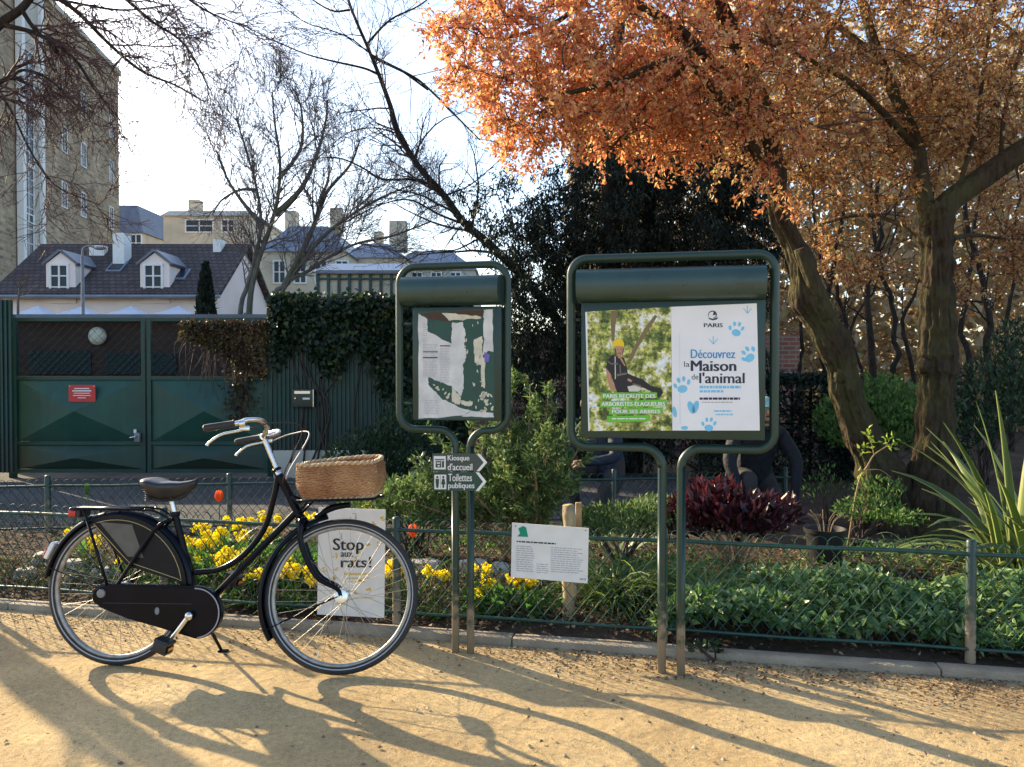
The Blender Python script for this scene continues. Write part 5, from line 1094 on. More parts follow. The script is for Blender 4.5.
def rrect(t, lx, ly, rc):
    """point on a rounded rectangle, t in 0..1"""
    seg = [(2 * (lx - rc), 0), (math.pi / 2 * rc, 1), (2 * (ly - rc), 2), (math.pi / 2 * rc, 3), (2 * (lx - rc), 4), (math.pi / 2 * rc, 5), (2 * (ly - rc), 6), (math.pi / 2 * rc, 7)]
    s_ = (t % 1.0) * sum(a for a, b in seg)
    for a, b in seg:
        if s_ <= a: break
        s_ -= a
    cx, cy = lx - rc, ly - rc; u = s_ / a if a else 0
    if b == 0: return -cx + s_, -ly
    if b == 1: an = -math.pi / 2 + u * math.pi / 2; return cx + rc * math.cos(an), -cy + rc * math.sin(an)
    if b == 2: return lx, -cy + s_
    if b == 3: an = u * math.pi / 2; return cx + rc * math.cos(an), cy + rc * math.sin(an)
    if b == 4: return cx - s_, ly
    if b == 5: an = math.pi / 2 + u * math.pi / 2; return -cx + rc * math.cos(an), cy + rc * math.sin(an)
    if b == 6: return -lx, cy - s_
    an = math.pi + u * math.pi / 2; return -cx + rc * math.cos(an), -cy + rc * math.sin(an)
def bsize(h):
    s_ = np.interp(h, [0, .45, .8, 1], [.91, 1.035, 1.02, .985]); return LX * s_, LY * s_
mb = MB(); NS, NR = 46, 19
for r_ in range(NR):
    h = (r_ + .5) / NR; lx, ly = bsize(h); pts = []
    for k in range(NS * 2):
        x, y = rrect(k / (NS * 2), lx, ly, .06); e = .0032 * (1 if (k // 1 + r_) % 2 else -1) if k % 2 == 0 or True else 0; L_ = math.hypot(x, y); pts.append(Mb @ Vector((x + x / L_ * e, y + y / L_ * e, h * Hb + .0015 * math.sin(k * .7 + r_ * 2))))
    mb.tube(pts, .0049, 6, closed=True)
for k in range(NS):
    pts = []
    for j in range(7):
        h = j / 6; lx, ly = bsize(h); x, y = rrect((k + .25) / NS, lx, ly, .06); pts.append(Mb @ Vector((x, y, h * Hb)))
    mb.tube(pts, .0030, 5)
mb.build('weave', M['wicker'], bk, smooth=True, fixn=False)
mb = MB(); lx, ly = bsize(.0); mb.prism([rrect(k / 40, lx * .98, ly * .98, .055) for k in range(40)], -.004, .006, 'XY'); mb.v = [tuple(Mb @ Vector(v)) for v in mb.v]; mb.build('base', M['wicker'], bk)
for h, rr_, nm in ((1.0, .0085, 'rim'), (-.005, .007, 'foot_band')):
    mb = MB(); lx, ly = bsize(max(h, 0))
    for ph in (0, math.pi):
        pts = []
        for k in range(160):
            x, y = rrect(k / 160, lx, ly, .06); L_ = math.hypot(x, y); an = k * 2 * math.pi / 8 + ph; pts.append(Mb @ Vector((x + x / L_ * .005 * math.cos(an), y + y / L_ * .005 * math.cos(an), h * Hb + .005 * math.sin(an) + (.004 * math.sin(k * .09) if h > 0 else 0))))
        mb.tube(pts, rr_ * .75, 6, closed=True)
    mb.build(nm, M['wickerpale'], bk, smooth=True, fixn=False)

# ------------------------------------------------------------------ the two gardeners crouching in the alley
M['navy'] = rough_mat('navy jacket', (.0035, .0045, .010), .3, 12, .8, .8, 22); M['bluetop'] = rough_mat('blue work jacket', (.010, .017, .042), .3, 12, .75, .8, 22)
M['trouser'] = rough_mat('grey brown trousers', (.035, .031, .030), .25, 12, .85, .4, 40); M['skin'] = rough_mat('skin', (.50, .24, .16), .1, 30, .5); M['boot'] = rough_mat('boots', (.03, .022, .016), .2, 20, .7)
M['cap'] = rough_mat('teal cap', (.22, .36, .37), .15, 20, .8); M['hair'] = rough_mat('dark hair', (.02, .014, .01), .3, 40, .6)
def person(name, lab, loc, rz, top, hand_r, hand_l, cap):
    root = empty(name, loc, rz, lab, 'person')
    J = dict(pel=(0, .02, .43), sp=(0, -.04, .60), ch=(0, -.13, .78), nk=(0, -.19, .90), hd0=(0, -.23, .97), hd1=(0, -.27, 1.07), hd2=(0, -.27, 1.13))
    ed = [('pel', 'sp'), ('sp', 'ch'), ('ch', 'nk'), ('nk', 'hd0'), ('hd0', 'hd1'), ('hd1', 'hd2')]
    rad = dict(pel=(.17, .14), sp=(.17, .13), ch=(.19, .13), nk=(.062, .062), hd0=(.072, .085), hd1=(.080, .100), hd2=(.06, .075))
    for sx, s_, hd in ((-1, 'L', hand_l), (1, 'R', hand_r)):
        J['sh' + s_] = (sx * .20, -.14, .83); J['el' + s_] = (sx * .31, -.25, .60); J['wr' + s_] = hd; h = Vector(hd); e = Vector(J['el' + s_]); d = (h - e).normalized(); J['pa' + s_] = tuple(h + d * .085)
        ed += [('ch', 'sh' + s_), ('sh' + s_, 'el' + s_), ('el' + s_, 'wr' + s_), ('wr' + s_, 'pa' + s_)]
        rad['sh' + s_] = (.085, .085); rad['el' + s_] = (.062, .062); rad['wr' + s_] = (.034, .030); rad['pa' + s_] = (.040, .022)
        up_ = s_ == 'L'
        J['hp' + s_] = (sx * .11, .02, .42); J['kn' + s_] = (sx * .16, -.36, .47 if up_ else .10); J['an' + s_] = (sx * .15, -.30 if up_ else .10, .09 if up_ else .08); J['to' + s_] = (sx * .16, -.46 if up_ else .18, .05 if up_ else .04)
        ed += [('pel', 'hp' + s_), ('hp' + s_, 'kn' + s_), ('kn' + s_, 'an' + s_), ('an' + s_, 'to' + s_)]
        rad['hp' + s_] = (.115, .115); rad['kn' + s_] = (.078, .078); rad['an' + s_] = (.055, .055); rad['to' + s_] = (.045, .04)
    ks = list(J); me = bpy.data.meshes.new('body'); me.from_pydata([J[k] for k in ks], [(ks.index(a), ks.index(b)) for a, b in ed], []); o = bpy.data.objects.new('body', me); col.objects.link(o)
    sk = o.modifiers.new('skin', 'SKIN'); o.modifiers.new('sub', 'SUBSURF').levels = 2; o.modifiers['sub'].render_levels = 2
    for i, k in enumerate(ks): d_ = me.skin_vertices[0].data[i]; d_.radius = rad[k]; d_.use_root = k == 'pel'
    dg = bpy.context.evaluated_depsgraph_get(); m2 = bpy.data.meshes.new_from_object(o.evaluated_get(dg)); bpy.data.objects.remove(o)
    V = [tuple(v.co) for v in m2.vertices]; Fs = [tuple(p_.vertices) for p_ in m2.polygons]; bpy.data.meshes.remove(m2)
    part_ = {}
    for a, b in ed:
        nm_ = a + b
        mi = 2 if ('hd' in b or 'nk' in b and False) else 2 if b[:2] == 'pa' else 3 if b[:2] == 'to' else 1 if b[:2] in ('hp', 'kn', 'an') else 0
        part_[(a, b)] = mi
    mb = MB(); mb.v = V
    for f_ in Fs:
        c = sum((Vector(V[i]) for i in f_), Vector()) / len(f_); best = (9, 0)
        for (a, b), mi in part_.items():
            A, B = Vector(J[a]), Vector(J[b]); t = max(0, min(1, (c - A).dot(B - A) / max(1e-9, (B - A).length_squared))); d = (c - A - (B - A) * t).length - .5 * (rad[a][0] + (rad[b][0] - rad[a][0]) * t)
            if d < best[0]: best = (d, mi)
        mb.f.append(f_); mb.mi.append(best[1])
    # fingers, nose, eyes and ears belong to the same body mesh
    for s_ in 'LR':
        w, p_ = Vector(J['wr' + s_]), Vector(J['pa' + s_]); d = (p_ - w).normalized(); sd_ = d.cross(Vector((0, 0, 1))).normalized(); dn = Vector((0, 0, -1))
        for k, ln in enumerate((.062, .072, .068, .052)):
            b0 = p_ + sd_ * (-.026 + .0175 * k) - d * .01; mb.tube([b0, b0 + d * ln * .45 + dn * .008, b0 + d * ln * .75 + dn * .030, b0 + d * ln * .72 + dn * .052], [.0095, .009, .008, .006], 7, mi=2)
        tb = w + d * .03 + sd_ * -.034; mb.tube([tb, tb + d * .03 - sd_ * .018 + dn * .01, tb + d * .06 - sd_ * .012 + dn * .025], [.011, .010, .007], 7, mi=2)
    hc = Vector((0, -.27, 1.05)); mb.sphere(hc + Vector((0, -.088, -.01)), (.013, .020, .022), 10, 6, mi=2)
    for sx in (-1, 1): mb.sphere(hc + Vector((sx * .030, -.074, .018)), (.012, .010, .008), 10, 6, mi=4); mb.sphere(hc + Vector((sx * .080, .01, .0)), (.010, .020, .030), 10, 6, mi=2)
    mb.sphere(hc + Vector((0, -.076, -.048)), (.024, .008, .007), 10, 6, mi=4)
    mb.build('body', [top, M['trouser'], M['skin'], M['boot'], M['hair']], root, smooth=True)
    if cap:
        mb = MB(); mb.sphere(Vector((0, -.262, 1.095)), (.094, .112, .080), 16, 10); mb.prism([(-.075, -.33), (.075, -.33), (.06, -.425), (0, -.44), (-.06, -.425)], 1.085, 1.095, 'XY'); mb.build('cap', M['cap'], root, smooth=True)
    else:
        mb = MB(); mb.sphere(Vector((0, -.25, 1.085)), (.092, .108, .085), 16, 10); mb.build('hair', M['hair'], root, smooth=True)
    mb = MB(); mb.tube([(.11 * math.cos(a), -.165 + .095 * math.sin(a), .865 - .03 * math.sin(a)) for a in [2 * math.pi * k / 16 for k in range(16)]], .024, 8, closed=True); mb.build('collar', top, root, smooth=True)
    return root
pr_ = at(765, 470, 6.75); person('person', 'person in dark navy jacket and pale teal cap crouching behind the purple shrub', (pr_.x - .05, 6.95, 0), R(4), M['navy'], (.20, -.42, .22), (-.20, -.42, .22), True)
pl_ = at(590, 470, 7.1); person('person', 'person in blue jacket and grey trousers crouching behind the large notice board', (pl_.x + .20, 7.35, 0), R(-48), M['bluetop'], (.12, -.50, .56), (-.22, -.46, .55), False)

# ------------------------------------------------------------------ leaf and bark materials
M['copperA'] = leaf_mat('copper leaves', [(0, (.46, .14, .10)), (.3, (.58, .21, .10)), (.55, (.66, .32, .14)), (.8, (.72, .45, .22)), (1, (.52, .40, .17))], .50, .45)
M['copperB'] = leaf_mat('golden brown leaves', [(0, (.18, .075, .045)), (.3, (.36, .165, .075)), (.55, (.50, .27, .12)), (.8, (.58, .40, .20)), (1, (.40, .34, .14))], .52, .45)
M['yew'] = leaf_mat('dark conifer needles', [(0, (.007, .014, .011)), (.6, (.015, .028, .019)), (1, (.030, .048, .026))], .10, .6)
M['ivy'] = leaf_mat('ivy leaves', [(0, (.006, .017, .010)), (.5, (.012, .030, .015)), (.88, (.024, .046, .018)), (1, (.09, .11, .03))], .15, .45)
M['creeper'] = leaf_mat('brown creeper leaves', [(0, (.045, .028, .018)), (.5, (.080, .052, .030)), (.85, (.075, .065, .030)), (1, (.12, .12, .035))], .2, .6)
M['bush'] = leaf_mat('grey green leaves', [(0, (.060, .11, .040)), (.5, (.115, .185, .062)), (.85, (.18, .25, .085)), (1, (.28, .32, .12))], .32, .5)
M['darkshrub'] = leaf_mat('dark shrub leaves', [(0, (.012, .030, .016)), (.6, (.026, .058, .026)), (1, (.050, .090, .035))], .2, .5)
M['green'] = leaf_mat('fresh green leaves', [(0, (.045, .105, .024)), (.5, (.085, .17, .042)), (1, (.16, .25, .06))], .35, .45)
M['vinca'] = leaf_mat('periwinkle leaves', [(0, (.050, .110, .030)), (.45, (.095, .185, .055)), (.75, (.18, .29, .10)), (1, (.34, .44, .20))], .3, .35, .45)
M['lily'] = leaf_mat('grassy leaves', [(0, (.05, .10, .022)), (.5, (.10, .17, .038)), (1, (.22, .28, .07))], .35, .45)
M['purple'] = leaf_mat('purple leaves', [(0, (.024, .008, .012)), (.45, (.050, .013, .020)), (.8, (.085, .022, .030)), (1, (.17, .035, .042))], .28, .35, .5)
M['yellowpetal'] = leaf_mat('yellow petals', [(0, (.74, .56, .008)), (.6, (.84, .70, .015)), (1, (.88, .80, .08))], .3, .5)
M['orangepetal'] = leaf_mat('orange red petals', [(0, (.70, .10, .02)), (1, (.85, .22, .05))], .35, .45)
M['flowerleaf'] = leaf_mat('flower leaves', [(0, (.05, .12, .03)), (.6, (.09, .20, .04)), (1, (.16, .30, .06))], .4, .45)
M['phorm'] = leaf_mat('green strap leaves', [(0, (.055, .10, .030)), (.5, (.10, .165, .045)), (1, (.22, .28, .09))], .35, .4, .5)
M['phormedge'] = leaf_mat('cream strap leaves', [(0, (.26, .32, .10)), (1, (.46, .47, .20))], .4, .4, .5)
M['agave'] = leaf_mat('grey strap leaves', [(0, (.17, .23, .17)), (1, (.26, .32, .22))], .25, .45)
M['litter'] = leaf_mat('dead leaves', [(0, (.07, .038, .022)), (.4, (.16, .095, .055)), (.75, (.28, .18, .11)), (1, (.42, .32, .22))], .15, .8)
M['sunlitwood'] = leaf_mat('sunlit toned foliage', [(0, (.26, .18, .10)), (.5, (.44, .34, .21)), (.85, (.58, .48, .32)), (1, (.36, .34, .16))], .55, .7)  # leaf tones lightened to carry the sunlit tan ground beyond the trunks
M['bark'] = bark_mat('brown bark', (.068, .048, .031), (.085, .075, .036), 14, 1.0); M['barkdark'] = bark_mat('dark bark', (.030, .024, .020)); M['barkhazed'] = bark_mat('hazed grey bark', (.15, .135, .12), (.12, .125, .08)); M['twighazed'] = rough_mat('hazed grey twig', (.13, .11, .105), .3, 20, .8); M['twig'] = rough_mat('twig', (.055, .036, .030), .3, 20, .8); M['twigred'] = rough_mat('reddish twig', (.075, .036, .034), .3, 20, .8); M['drystem'] = rough_mat('dry stems', (.30, .21, .12), .3, 20, .8)  # the grey bark and twig colours are paled to hold backlit haze glow
M['stone'] = rough_mat('pale stone', (.40, .37, .33), .3, 14, .9, .6, 40); M['log'] = bark_mat('weathered log', (.36, .28, .17), None, 12, .6); M['stake'] = rough_mat('stake wood', (.33, .21, .10), .3, 14, .8, .3, 60)
M['pot'] = rough_mat('black pot', (.012, .012, .014), .2, 10, .5)

def in_ell(rng, E, n, shell=.0):
    """n random points through a list of ellipsoids (cx,cy,cz,rx,ry,rz), by volume"""
    E = np.array(E, float); vol = E[:, 3] * E[:, 4] * E[:, 5]; k = rng.choice(len(E), n, p=vol / vol.sum())
    d = unit(rng.normal(size=(n, 3))); r = (shell ** 3 + (1 - shell ** 3) * rng.random(n)) ** (1 / 3); return E[k, :3] + d * r[:, None] * E[k, 3:]
def pe(px, py, Y, rx, ry, rz): c = at(px, py, Y); return (c.x, c.y, c.z, rx, ry, rz)
def clumps(tree, rng, C, start_from, r0, per, spread, twl, sag=.12, lvl=3, tws=4):
    """wood out to each clump centre from the nearest limb, then twigs; returns leaf anchors and directions"""
    S = np.array([p for b in start_from for p in tree.br[b][0]]); A, D = [], []
    S = list(S); order = np.argsort([min(((np.array(S) - c) ** 2).sum(1)) for c in C])
    for c in np.array(C)[order]:
        Sa = np.array(S); d2 = ((Sa - c) ** 2).sum(1); d2 = d2 * np.exp(rng.normal(size=len(d2)) * .45) + 1.2 * np.maximum(0, Sa[:, 2] - c[2] - .2) + .03; s_ = Vector(Sa[int(np.argmin(d2))]); e = Vector(c); L = (e - s_).length
        mid = (s_ + e) / 2 + Vector((rng.normal() * .1, rng.normal() * .1, .08)) * L * .6
        tree.br.append((smooth_path([s_, mid, e], 3), lerp_list([min(.014, r0 * (0.25 + .4 * L)), .004], 7), lvl)); S += [np.array(q_) for q_ in tree.br[-1][0][3:]]
        od = (e - s_).normalized()
        for q_ in range(tws):
            d = (od * .6 + Vector(rng.normal(size=3)) * .75).normalized(); tl_ = twl * rng.uniform(.6, 1.3); p = e.copy(); pts = [p.copy()]
            for k in range(4):
                d = (d + Vector((rng.normal() * .18, rng.normal() * .18, rng.normal() * .18 - sag))).normalized(); p = p + d * tl_ / 4; pts.append(p.copy())
            tree.br.append((pts, [.0045, .0035, .003, .0022, .0014], lvl + 1))
            P = np.array(pts); t = rng.random(per) ** .8 * 3.999; i = t.astype(int); f_ = (t - i)[:, None]
            a = P[i] * (1 - f_) + P[i + 1] * f_ + rng.normal(size=(per, 3)) * spread; A.append(a); D.append(unit(np.array(d) * .5 + rng.normal(size=(per, 3)) * .9 + np.array([0, 0, -.2])))
    return np.concatenate(A), np.concatenate(D)

# ------------------------------------------------------------------ the two copper leaved trees
rng = np.random.default_rng(21)
TY = 6.55
def trunk_thing(name, lab, base, cat='tree', group=None): return empty(name, base, 0, lab, cat, group)
A0 = at(893, 522, TY); rootA = trunk_thing('copper_tree', 'leaning gnarled tree with bright orange copper leaves, trunk slanting towards the large board', (A0.x, TY, .03))
tA = Tree(7)
tp = [Vector((A0.x, TY, -.05))] + [at(x, y, Y_) for x, y, Y_ in ((884, 480, TY), (866, 440, 6.55), (848, 396, 6.5), (836, 350, 6.45), (808, 300, 6.42), (801, 262, 6.4), (780, 215, 6.4), (776, 170, 6.4), (764, 110, 6.35), (735, 40, 6.3), (700, -60, 6.2))]
P = smooth_path(tp, 5); prof = lerp_list([.25, .17, .14, .125, .12, .125, .092, .082, .075, .065, .055, .04], len(P))
rs = random.Random(2); prof = [r_ * (1 + .10 * math.sin(i * 1.3) + rs.gauss(0, .02)) for i, r_ in enumerate(prof)]
tA.br.append((P, prof, 0))
stub = tA.limb([at(826, 318, 6.35), at(817, 292, 6.30), at(808, 268, 6.28), at(801, 248, 6.26)], .070, .060, 0)
l1 = tA.limb([at(770, 140, 6.4), at(710, 60, 6.2), at(650, 10, 6.1), at(560, -20, 6.1), at(480, -30, 6.2)], .06, .02, 1); l2 = tA.limb([at(782, 200, 6.4), at(730, 110, 6.0), at(680, 60, 5.8), at(620, 80, 5.8), at(540, 100, 6.0)], .05, .015, 1)
l3 = tA.limb([at(735, 40, 6.3), at(700, 0, 6.6), at(640, -40, 6.8), at(560, 20, 6.8), at(500, 40, 6.8)], .05, .015, 1); l4 = tA.limb([at(655, 20, 6.1), at(690, 55, 5.9), at(660, 90, 6.0), at(610, 150, 6.1)], .03, .01, 2)
EA = [pe(560, 20, 6.2, 1.0, .8, .75), pe(500, 70, 6.3, .52, .6, .5), pe(620, 95, 6.1, .75, .8, .58), pe(690, 50, 6.0, .9, .9, .8), pe(480, 20, 6.3, .42, .5, .5), pe(555, 130, 6.2, .40, .5, .28), pe(600, -90, 6.2, 1.2, .7, .4), pe(520, 110, 6.3, .40, .5, .34), pe(680, 120, 6.3, .5, .6, .26), pe(455, 60, 6.4, .24, .4, .35), pe(765, 120, 5.9, .5, .3, .4), pe(800, 190, 6.1, .22, .2, .25)]
C = in_ell(rng, EA, 360); a_, d_ = clumps(tA, rng, C, [0, l1, l2, l3, l4], .016, 27, .022, .27)
tA.mesh(rough_bark=True, parent=rootA, names_mats=[('trunk', M['bark'], 0, 2), ('twigs', M['twig'], 3, 9)])
for o in children(rootA): o.data.transform(Matrix.Translation(-rootA.location))
wleaves('crown', a_, d_, rng.uniform(.022, .058, len(a_)), rng.uniform(.015, .034, len(a_)), M['copperA'], rng, rootA)

B0 = at(925, 535, 6.45); rootB = trunk_thing('copper_tree', 'upright thick trunked tree with golden brown leaves and heavy mossy limb reaching right', (B0.x, 6.45, .03))
tB = Tree(9)
tp = [Vector((B0.x, 6.45, -.05))] + [at(x, y, 6.45) for x, y in ((930, 490), (936, 450), (937, 400), (937, 366), (936, 330), (936, 280), (936, 235), (936, 210))]
P = smooth_path(tp, 6); prof = lerp_list([.26, .17, .145, .138, .15, .125, .118, .118, .115], len(P)); prof = [r_ * (1 + .07 * math.sin(i * 1.7) + rs.gauss(0, .02)) for i, r_ in enumerate(prof)]; tB.br.append((P, prof, 0))
m1 = tB.limb([at(936, 225, 6.45), at(948, 203, 6.45), at(975, 183, 6.45), at(1024, 150, 6.4), at(1110, 100, 6.3)], .10, .09, 0)
m2 = tB.limb([at(932, 225, 6.45), at(924, 195, 6.5), at(915, 140, 6.6), at(880, 60, 6.6), at(850, -40, 6.6)], .085, .035, 1)
m3 = tB.limb([at(955, 200, 6.45), at(975, 130, 6.4), at(985, 60, 6.4), at(1000, -40, 6.4)], .022, .012, 1); m4 = tB.limb([at(1000, 165, 6.42), at(1005, 110, 6.5), at(1020, 50, 6.5), at(1040, -30, 6.5)], .020, .010, 1)
m5 = tB.limb([at(918, 150, 6.6), at(860, 90, 6.2), at(810, 60, 6.0), at(760, 40, 5.9)], .035, .012, 1); m6 = tB.limb([at(880, 60, 6.6), at(830, 20, 6.9), at(780, -20, 7.0)], .04, .012, 1); m7 = tB.limb([at(1060, 130, 6.35), at(1040, 60, 6.9), at(1000, 20, 7.2)], .04, .012, 1); m8 = tB.limb([at(932, 260, 6.5), at(900, 225, 6.9), at(860, 215, 7.3), at(820, 225, 7.5)], .03, .01, 1); m9 = tB.limb([at(945, 240, 6.5), at(975, 235, 7.0), at(1010, 240, 7.5)], .03, .01, 1)
EB = [pe(770, 50, 6.5, .8, .9, .9), pe(870, 50, 6.6, 1.0, .9, .9), pe(980, 50, 6.6, 1.0, 1.0, .9), pe(770, 140, 6.7, .55, .7, .34), pe(860, 160, 6.9, .75, .7, .42), pe(970, 140, 7.2, .8, .8, .6), pe(848, 255, 7.4, .50, .4, .36), pe(985, 260, 7.7, .55, .45, .40), pe(880, -70, 6.6, 1.8, .7, .35), pe(1040, 200, 7.3, .5, .5, .7), pe(810, 215, 7.3, .35, .4, .35), pe(900, 215, 7.3, .4, .4, .4), pe(880, 90, 5.8, .75, .22, .5), pe(970, 60, 5.8, .6, .22, .5), pe(860, 280, 7.6, .55, .35, .28), pe(1000, 250, 7.4, .5, .4, .45), pe(780, 100, 5.7, .4, .2, .45)]
C = in_ell(rng, EB, 520); a_, d_ = clumps(tB, rng, C, [m1, m2, m3, m4, m5, m6, m7, m8, m9], .016, 25, .024, .27)
tB.mesh(rough_bark=True, parent=rootB, names_mats=[('trunk', M['bark'], 0, 2), ('twigs', M['twig'], 3, 9)])
for o in children(rootB): o.data.transform(Matrix.Translation(-rootB.location))
wleaves('crown', a_, d_, rng.uniform(.020, .056, len(a_)), rng.uniform(.014, .034, len(a_)), M['copperB'], rng, rootB)
for (root, px, py, Y_, r_) in ((rootA, 841, 375, 6.42, .075), (rootA, 822, 330, 6.38, .05), (rootB, 924, 366, 6.38, .06), (rootB, 950, 372, 6.38, .06), (rootB, 934, 210, 6.42, .07)):
    mb = MB(); c = at(px, py, Y_); mb.sphere(c, (r_, r_ * .9, r_ * 1.1), 14, 9); r2 = random.Random(px); mb.v = [tuple(c + (Vector(v) - c) * (1 + r2.gauss(0, .10))) for v in mb.v]; wp(mb, 'burl', M['bark'], root, smooth=True)

# ------------------------------------------------------------------ dark conifer behind the boards
rng = np.random.default_rng(33)
c = at(612, 400, 10.4); rootY = trunk_thing('conifer', 'broad dark evergreen conifer standing behind the notice boards', (c.x, 10.4, 0)); tY = Tree(4)
tY.limb([(c.x, 10.4, -.1), at(612, 330, 10.4), at(612, 230, 10.4), at(616, 100, 10.4), at(620, 20, 10.4)], .20, .07, 0); tY.limb([(c.x + .3, 10.5, -.1), at(640, 300, 10.5), at(654, 180, 10.5), at(668, 80, 10.5)], .14, .05, 0)
EY = [pe(540, 250, 10.2, .75, .8, .85), pe(610, 230, 10.4, 1.0, .9, 1.3), pe(700, 225, 10.4, 1.0, .9, 1.0), pe(600, 335, 10.2, .9, .8, .8), pe(525, 335, 10.0, .6, .6, .8), pe(735, 255, 10.4, .6, .6, .9), pe(488, 190, 10.0, .36, .4, .26), pe(660, 120, 10.6, 1.4, .8, 1.0), pe(470, 205, 10.0, .2, .3, .3), pe(740, 330, 10.6, .5, .5, .8), pe(640, 420, 10.2, 1.0, .5, .55), pe(560, 420, 10.0, .5, .4, .5), pe(720, 420, 10.4, .6, .4, .5), pe(520, 200, 10.0, .3, .4, .3), pe(680, 330, 10.6, .6, .5, .7)]
C = in_ell(rng, EY, 500); a_, d_ = clumps(tY, rng, C, [0, 1], .02, 42, .04, .42, sag=.28, tws=4); d_ = unit(d_ + np.array([0, 0, -.7]))
tY.mesh([('trunk', M['barkdark'], 0, 2), ('branches', M['barkdark'], 3, 9)], rootY)
for o in children(rootY): o.data.transform(Matrix.Translation(-rootY.location))
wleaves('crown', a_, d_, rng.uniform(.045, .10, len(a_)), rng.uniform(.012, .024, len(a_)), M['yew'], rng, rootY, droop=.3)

# ------------------------------------------------------------------ bare trees
def finish(tree, root, mats):
    tree.mesh(mats, root)
    for o in children(root): o.data.transform(Matrix.Translation(-root.location))
c = at(585, 400, 11.8); root = trunk_thing('bare_tree', 'dark bare tree with long curved limb sweeping up from the conifer into the sky', (c.x, 11.8, 0)); t = Tree(12)
z = lambda x, y, Y_=11.6: at(x, y, Y_)
a0 = t.limb([(c.x, 11.8, -.1), z(565, 340, 11.8), z(530, 285, 11.7), z(492, 247), z(463, 221.5), z(444.5, 196), z(419, 167), z(399, 134), z(390, 105), z(379, 75), z(368, 48), z(350, 5), z(338, -40)], .09, .016, 0)
b1 = t.limb([z(433, 185), z(411.7, 179.6), z(382.5, 179), z(360.6, 166.8), z(338, 158), z(310, 160), z(280, 172)], .024, .006, 1); b2 = t.limb([z(377, 73.7), z(363, 68), z(332, 61), z(306, 54), z(272, 39.7), z(238, 23)], .022, .006, 1)
b3 = t.limb([z(428, 90), z(400, 70), z(371, 54), z(350, 38), z(323, 28), z(303, 21), z(270, -4)], .016, .006, 1); b4 = t.limb([z(371, 56), z(410, 75), z(428, 88), z(460, 120, 11.8), z(480, 140, 11.9)], .026, .010, 1)
b5 = t.limb([z(470, 226), z(440, 215), z(410, 200), z(380, 205), z(345, 222)], .022, .006, 1); b6 = t.limb([z(480, 238), z(455, 250), z(425, 252), z(395, 268)], .016, .005, 1); b7 = t.limb([z(399, 134), z(375, 128), z(350, 132), z(325, 150)], .014, .005, 1); b8 = t.limb([z(366, 45), z(390, 20), z(420, 5), z(450, -20)], .02, .008, 1)
b9 = t.limb([z(350, 10), z(330, 10), z(300, -10), z(270, -40)], .018, .006, 1); b10 = t.limb([z(444, 196), z(470, 185, 11.8), z(500, 160, 11.9)], .018, .006, 1)
main = [a0, b1, b2, b3, b4, b5, b6, b7, b8, b9, b10]
s1_ = t.grow(main, 4.0, 1.35, (30, 62), .17, .05, .38, 2, .22, 6, .004); s2_ = t.grow(s1_, 6, .62, (28, 60), .18, .04, .6, 3, .1, 5, .004); t.grow(s2_, 4, .30, (28, 60), .18, .03, .6, 4, .2, 3, .0032)
finish(t, root, [('trunk', M['barkdark'], 0, 1), ('twigs', M['twig'], 2, 9)])

c = at(255, 400, 16); root = trunk_thing('bare_tree', 'multi-stemmed grey bare tree with fine twigs rising beyond the ivy', (c.x, 16, 0)); t = Tree(14); z = lambda x, y, Y_=16: at(x, y, Y_)
mm = [t.limb([(c.x - .35, 16, -.1), z(240, 318), z(247, 287), z(256.6, 254), z(261, 222), z(256, 185), z(246, 150), z(236, 118)], .062, .014, 0), t.limb([(c.x - .1, 16, -.1), z(249, 318), z(256, 269), z(270, 228), z(278, 196), z(280, 160), z(275, 125), z(272, 92)], .075, .014, 0),
      t.limb([(c.x + .3, 16, -.1), z(273, 306), z(288, 283), z(320, 240), z(353, 214), z(385, 196), z(412, 185)], .07, .014, 0), t.limb([(c.x + .35, 16.2, -.1), z(280, 300), z(310, 270), z(350, 246), z(392, 236), z(430, 222)], .055, .014, 0),
      t.limb([z(262, 225), z(245, 205), z(228, 180), z(216, 150)], .06, .015, 1), t.limb([z(275, 215), z(300, 190), z(315, 160), z(325, 125), z(328, 100)], .07, .015, 1), t.limb([z(283, 288), z(310, 235), z(325, 195), z(350, 165), z(360, 140)], .07, .015, 1), t.limb([z(256, 190), z(240, 190), z(222, 200), z(212, 215)], .04, .012, 1), t.limb([z(278, 180), z(300, 150), z(302, 115), z(295, 88)], .05, .012, 1)]
s1_ = t.grow(mm, 4.2, 1.6, (25, 55), .13, .10, .42, 2, .26, 6, .007); s2_ = t.grow(s1_, 8, .85, (25, 55), .14, .08, .6, 3, .15, 5, .006); t.grow(s2_, 5, .45, (25, 55), .15, .05, .7, 4, .1, 4, .0042)
finish(t, root, [('trunk', M['barkhazed'], 0, 1), ('twigs', M['twighazed'], 2, 9)])

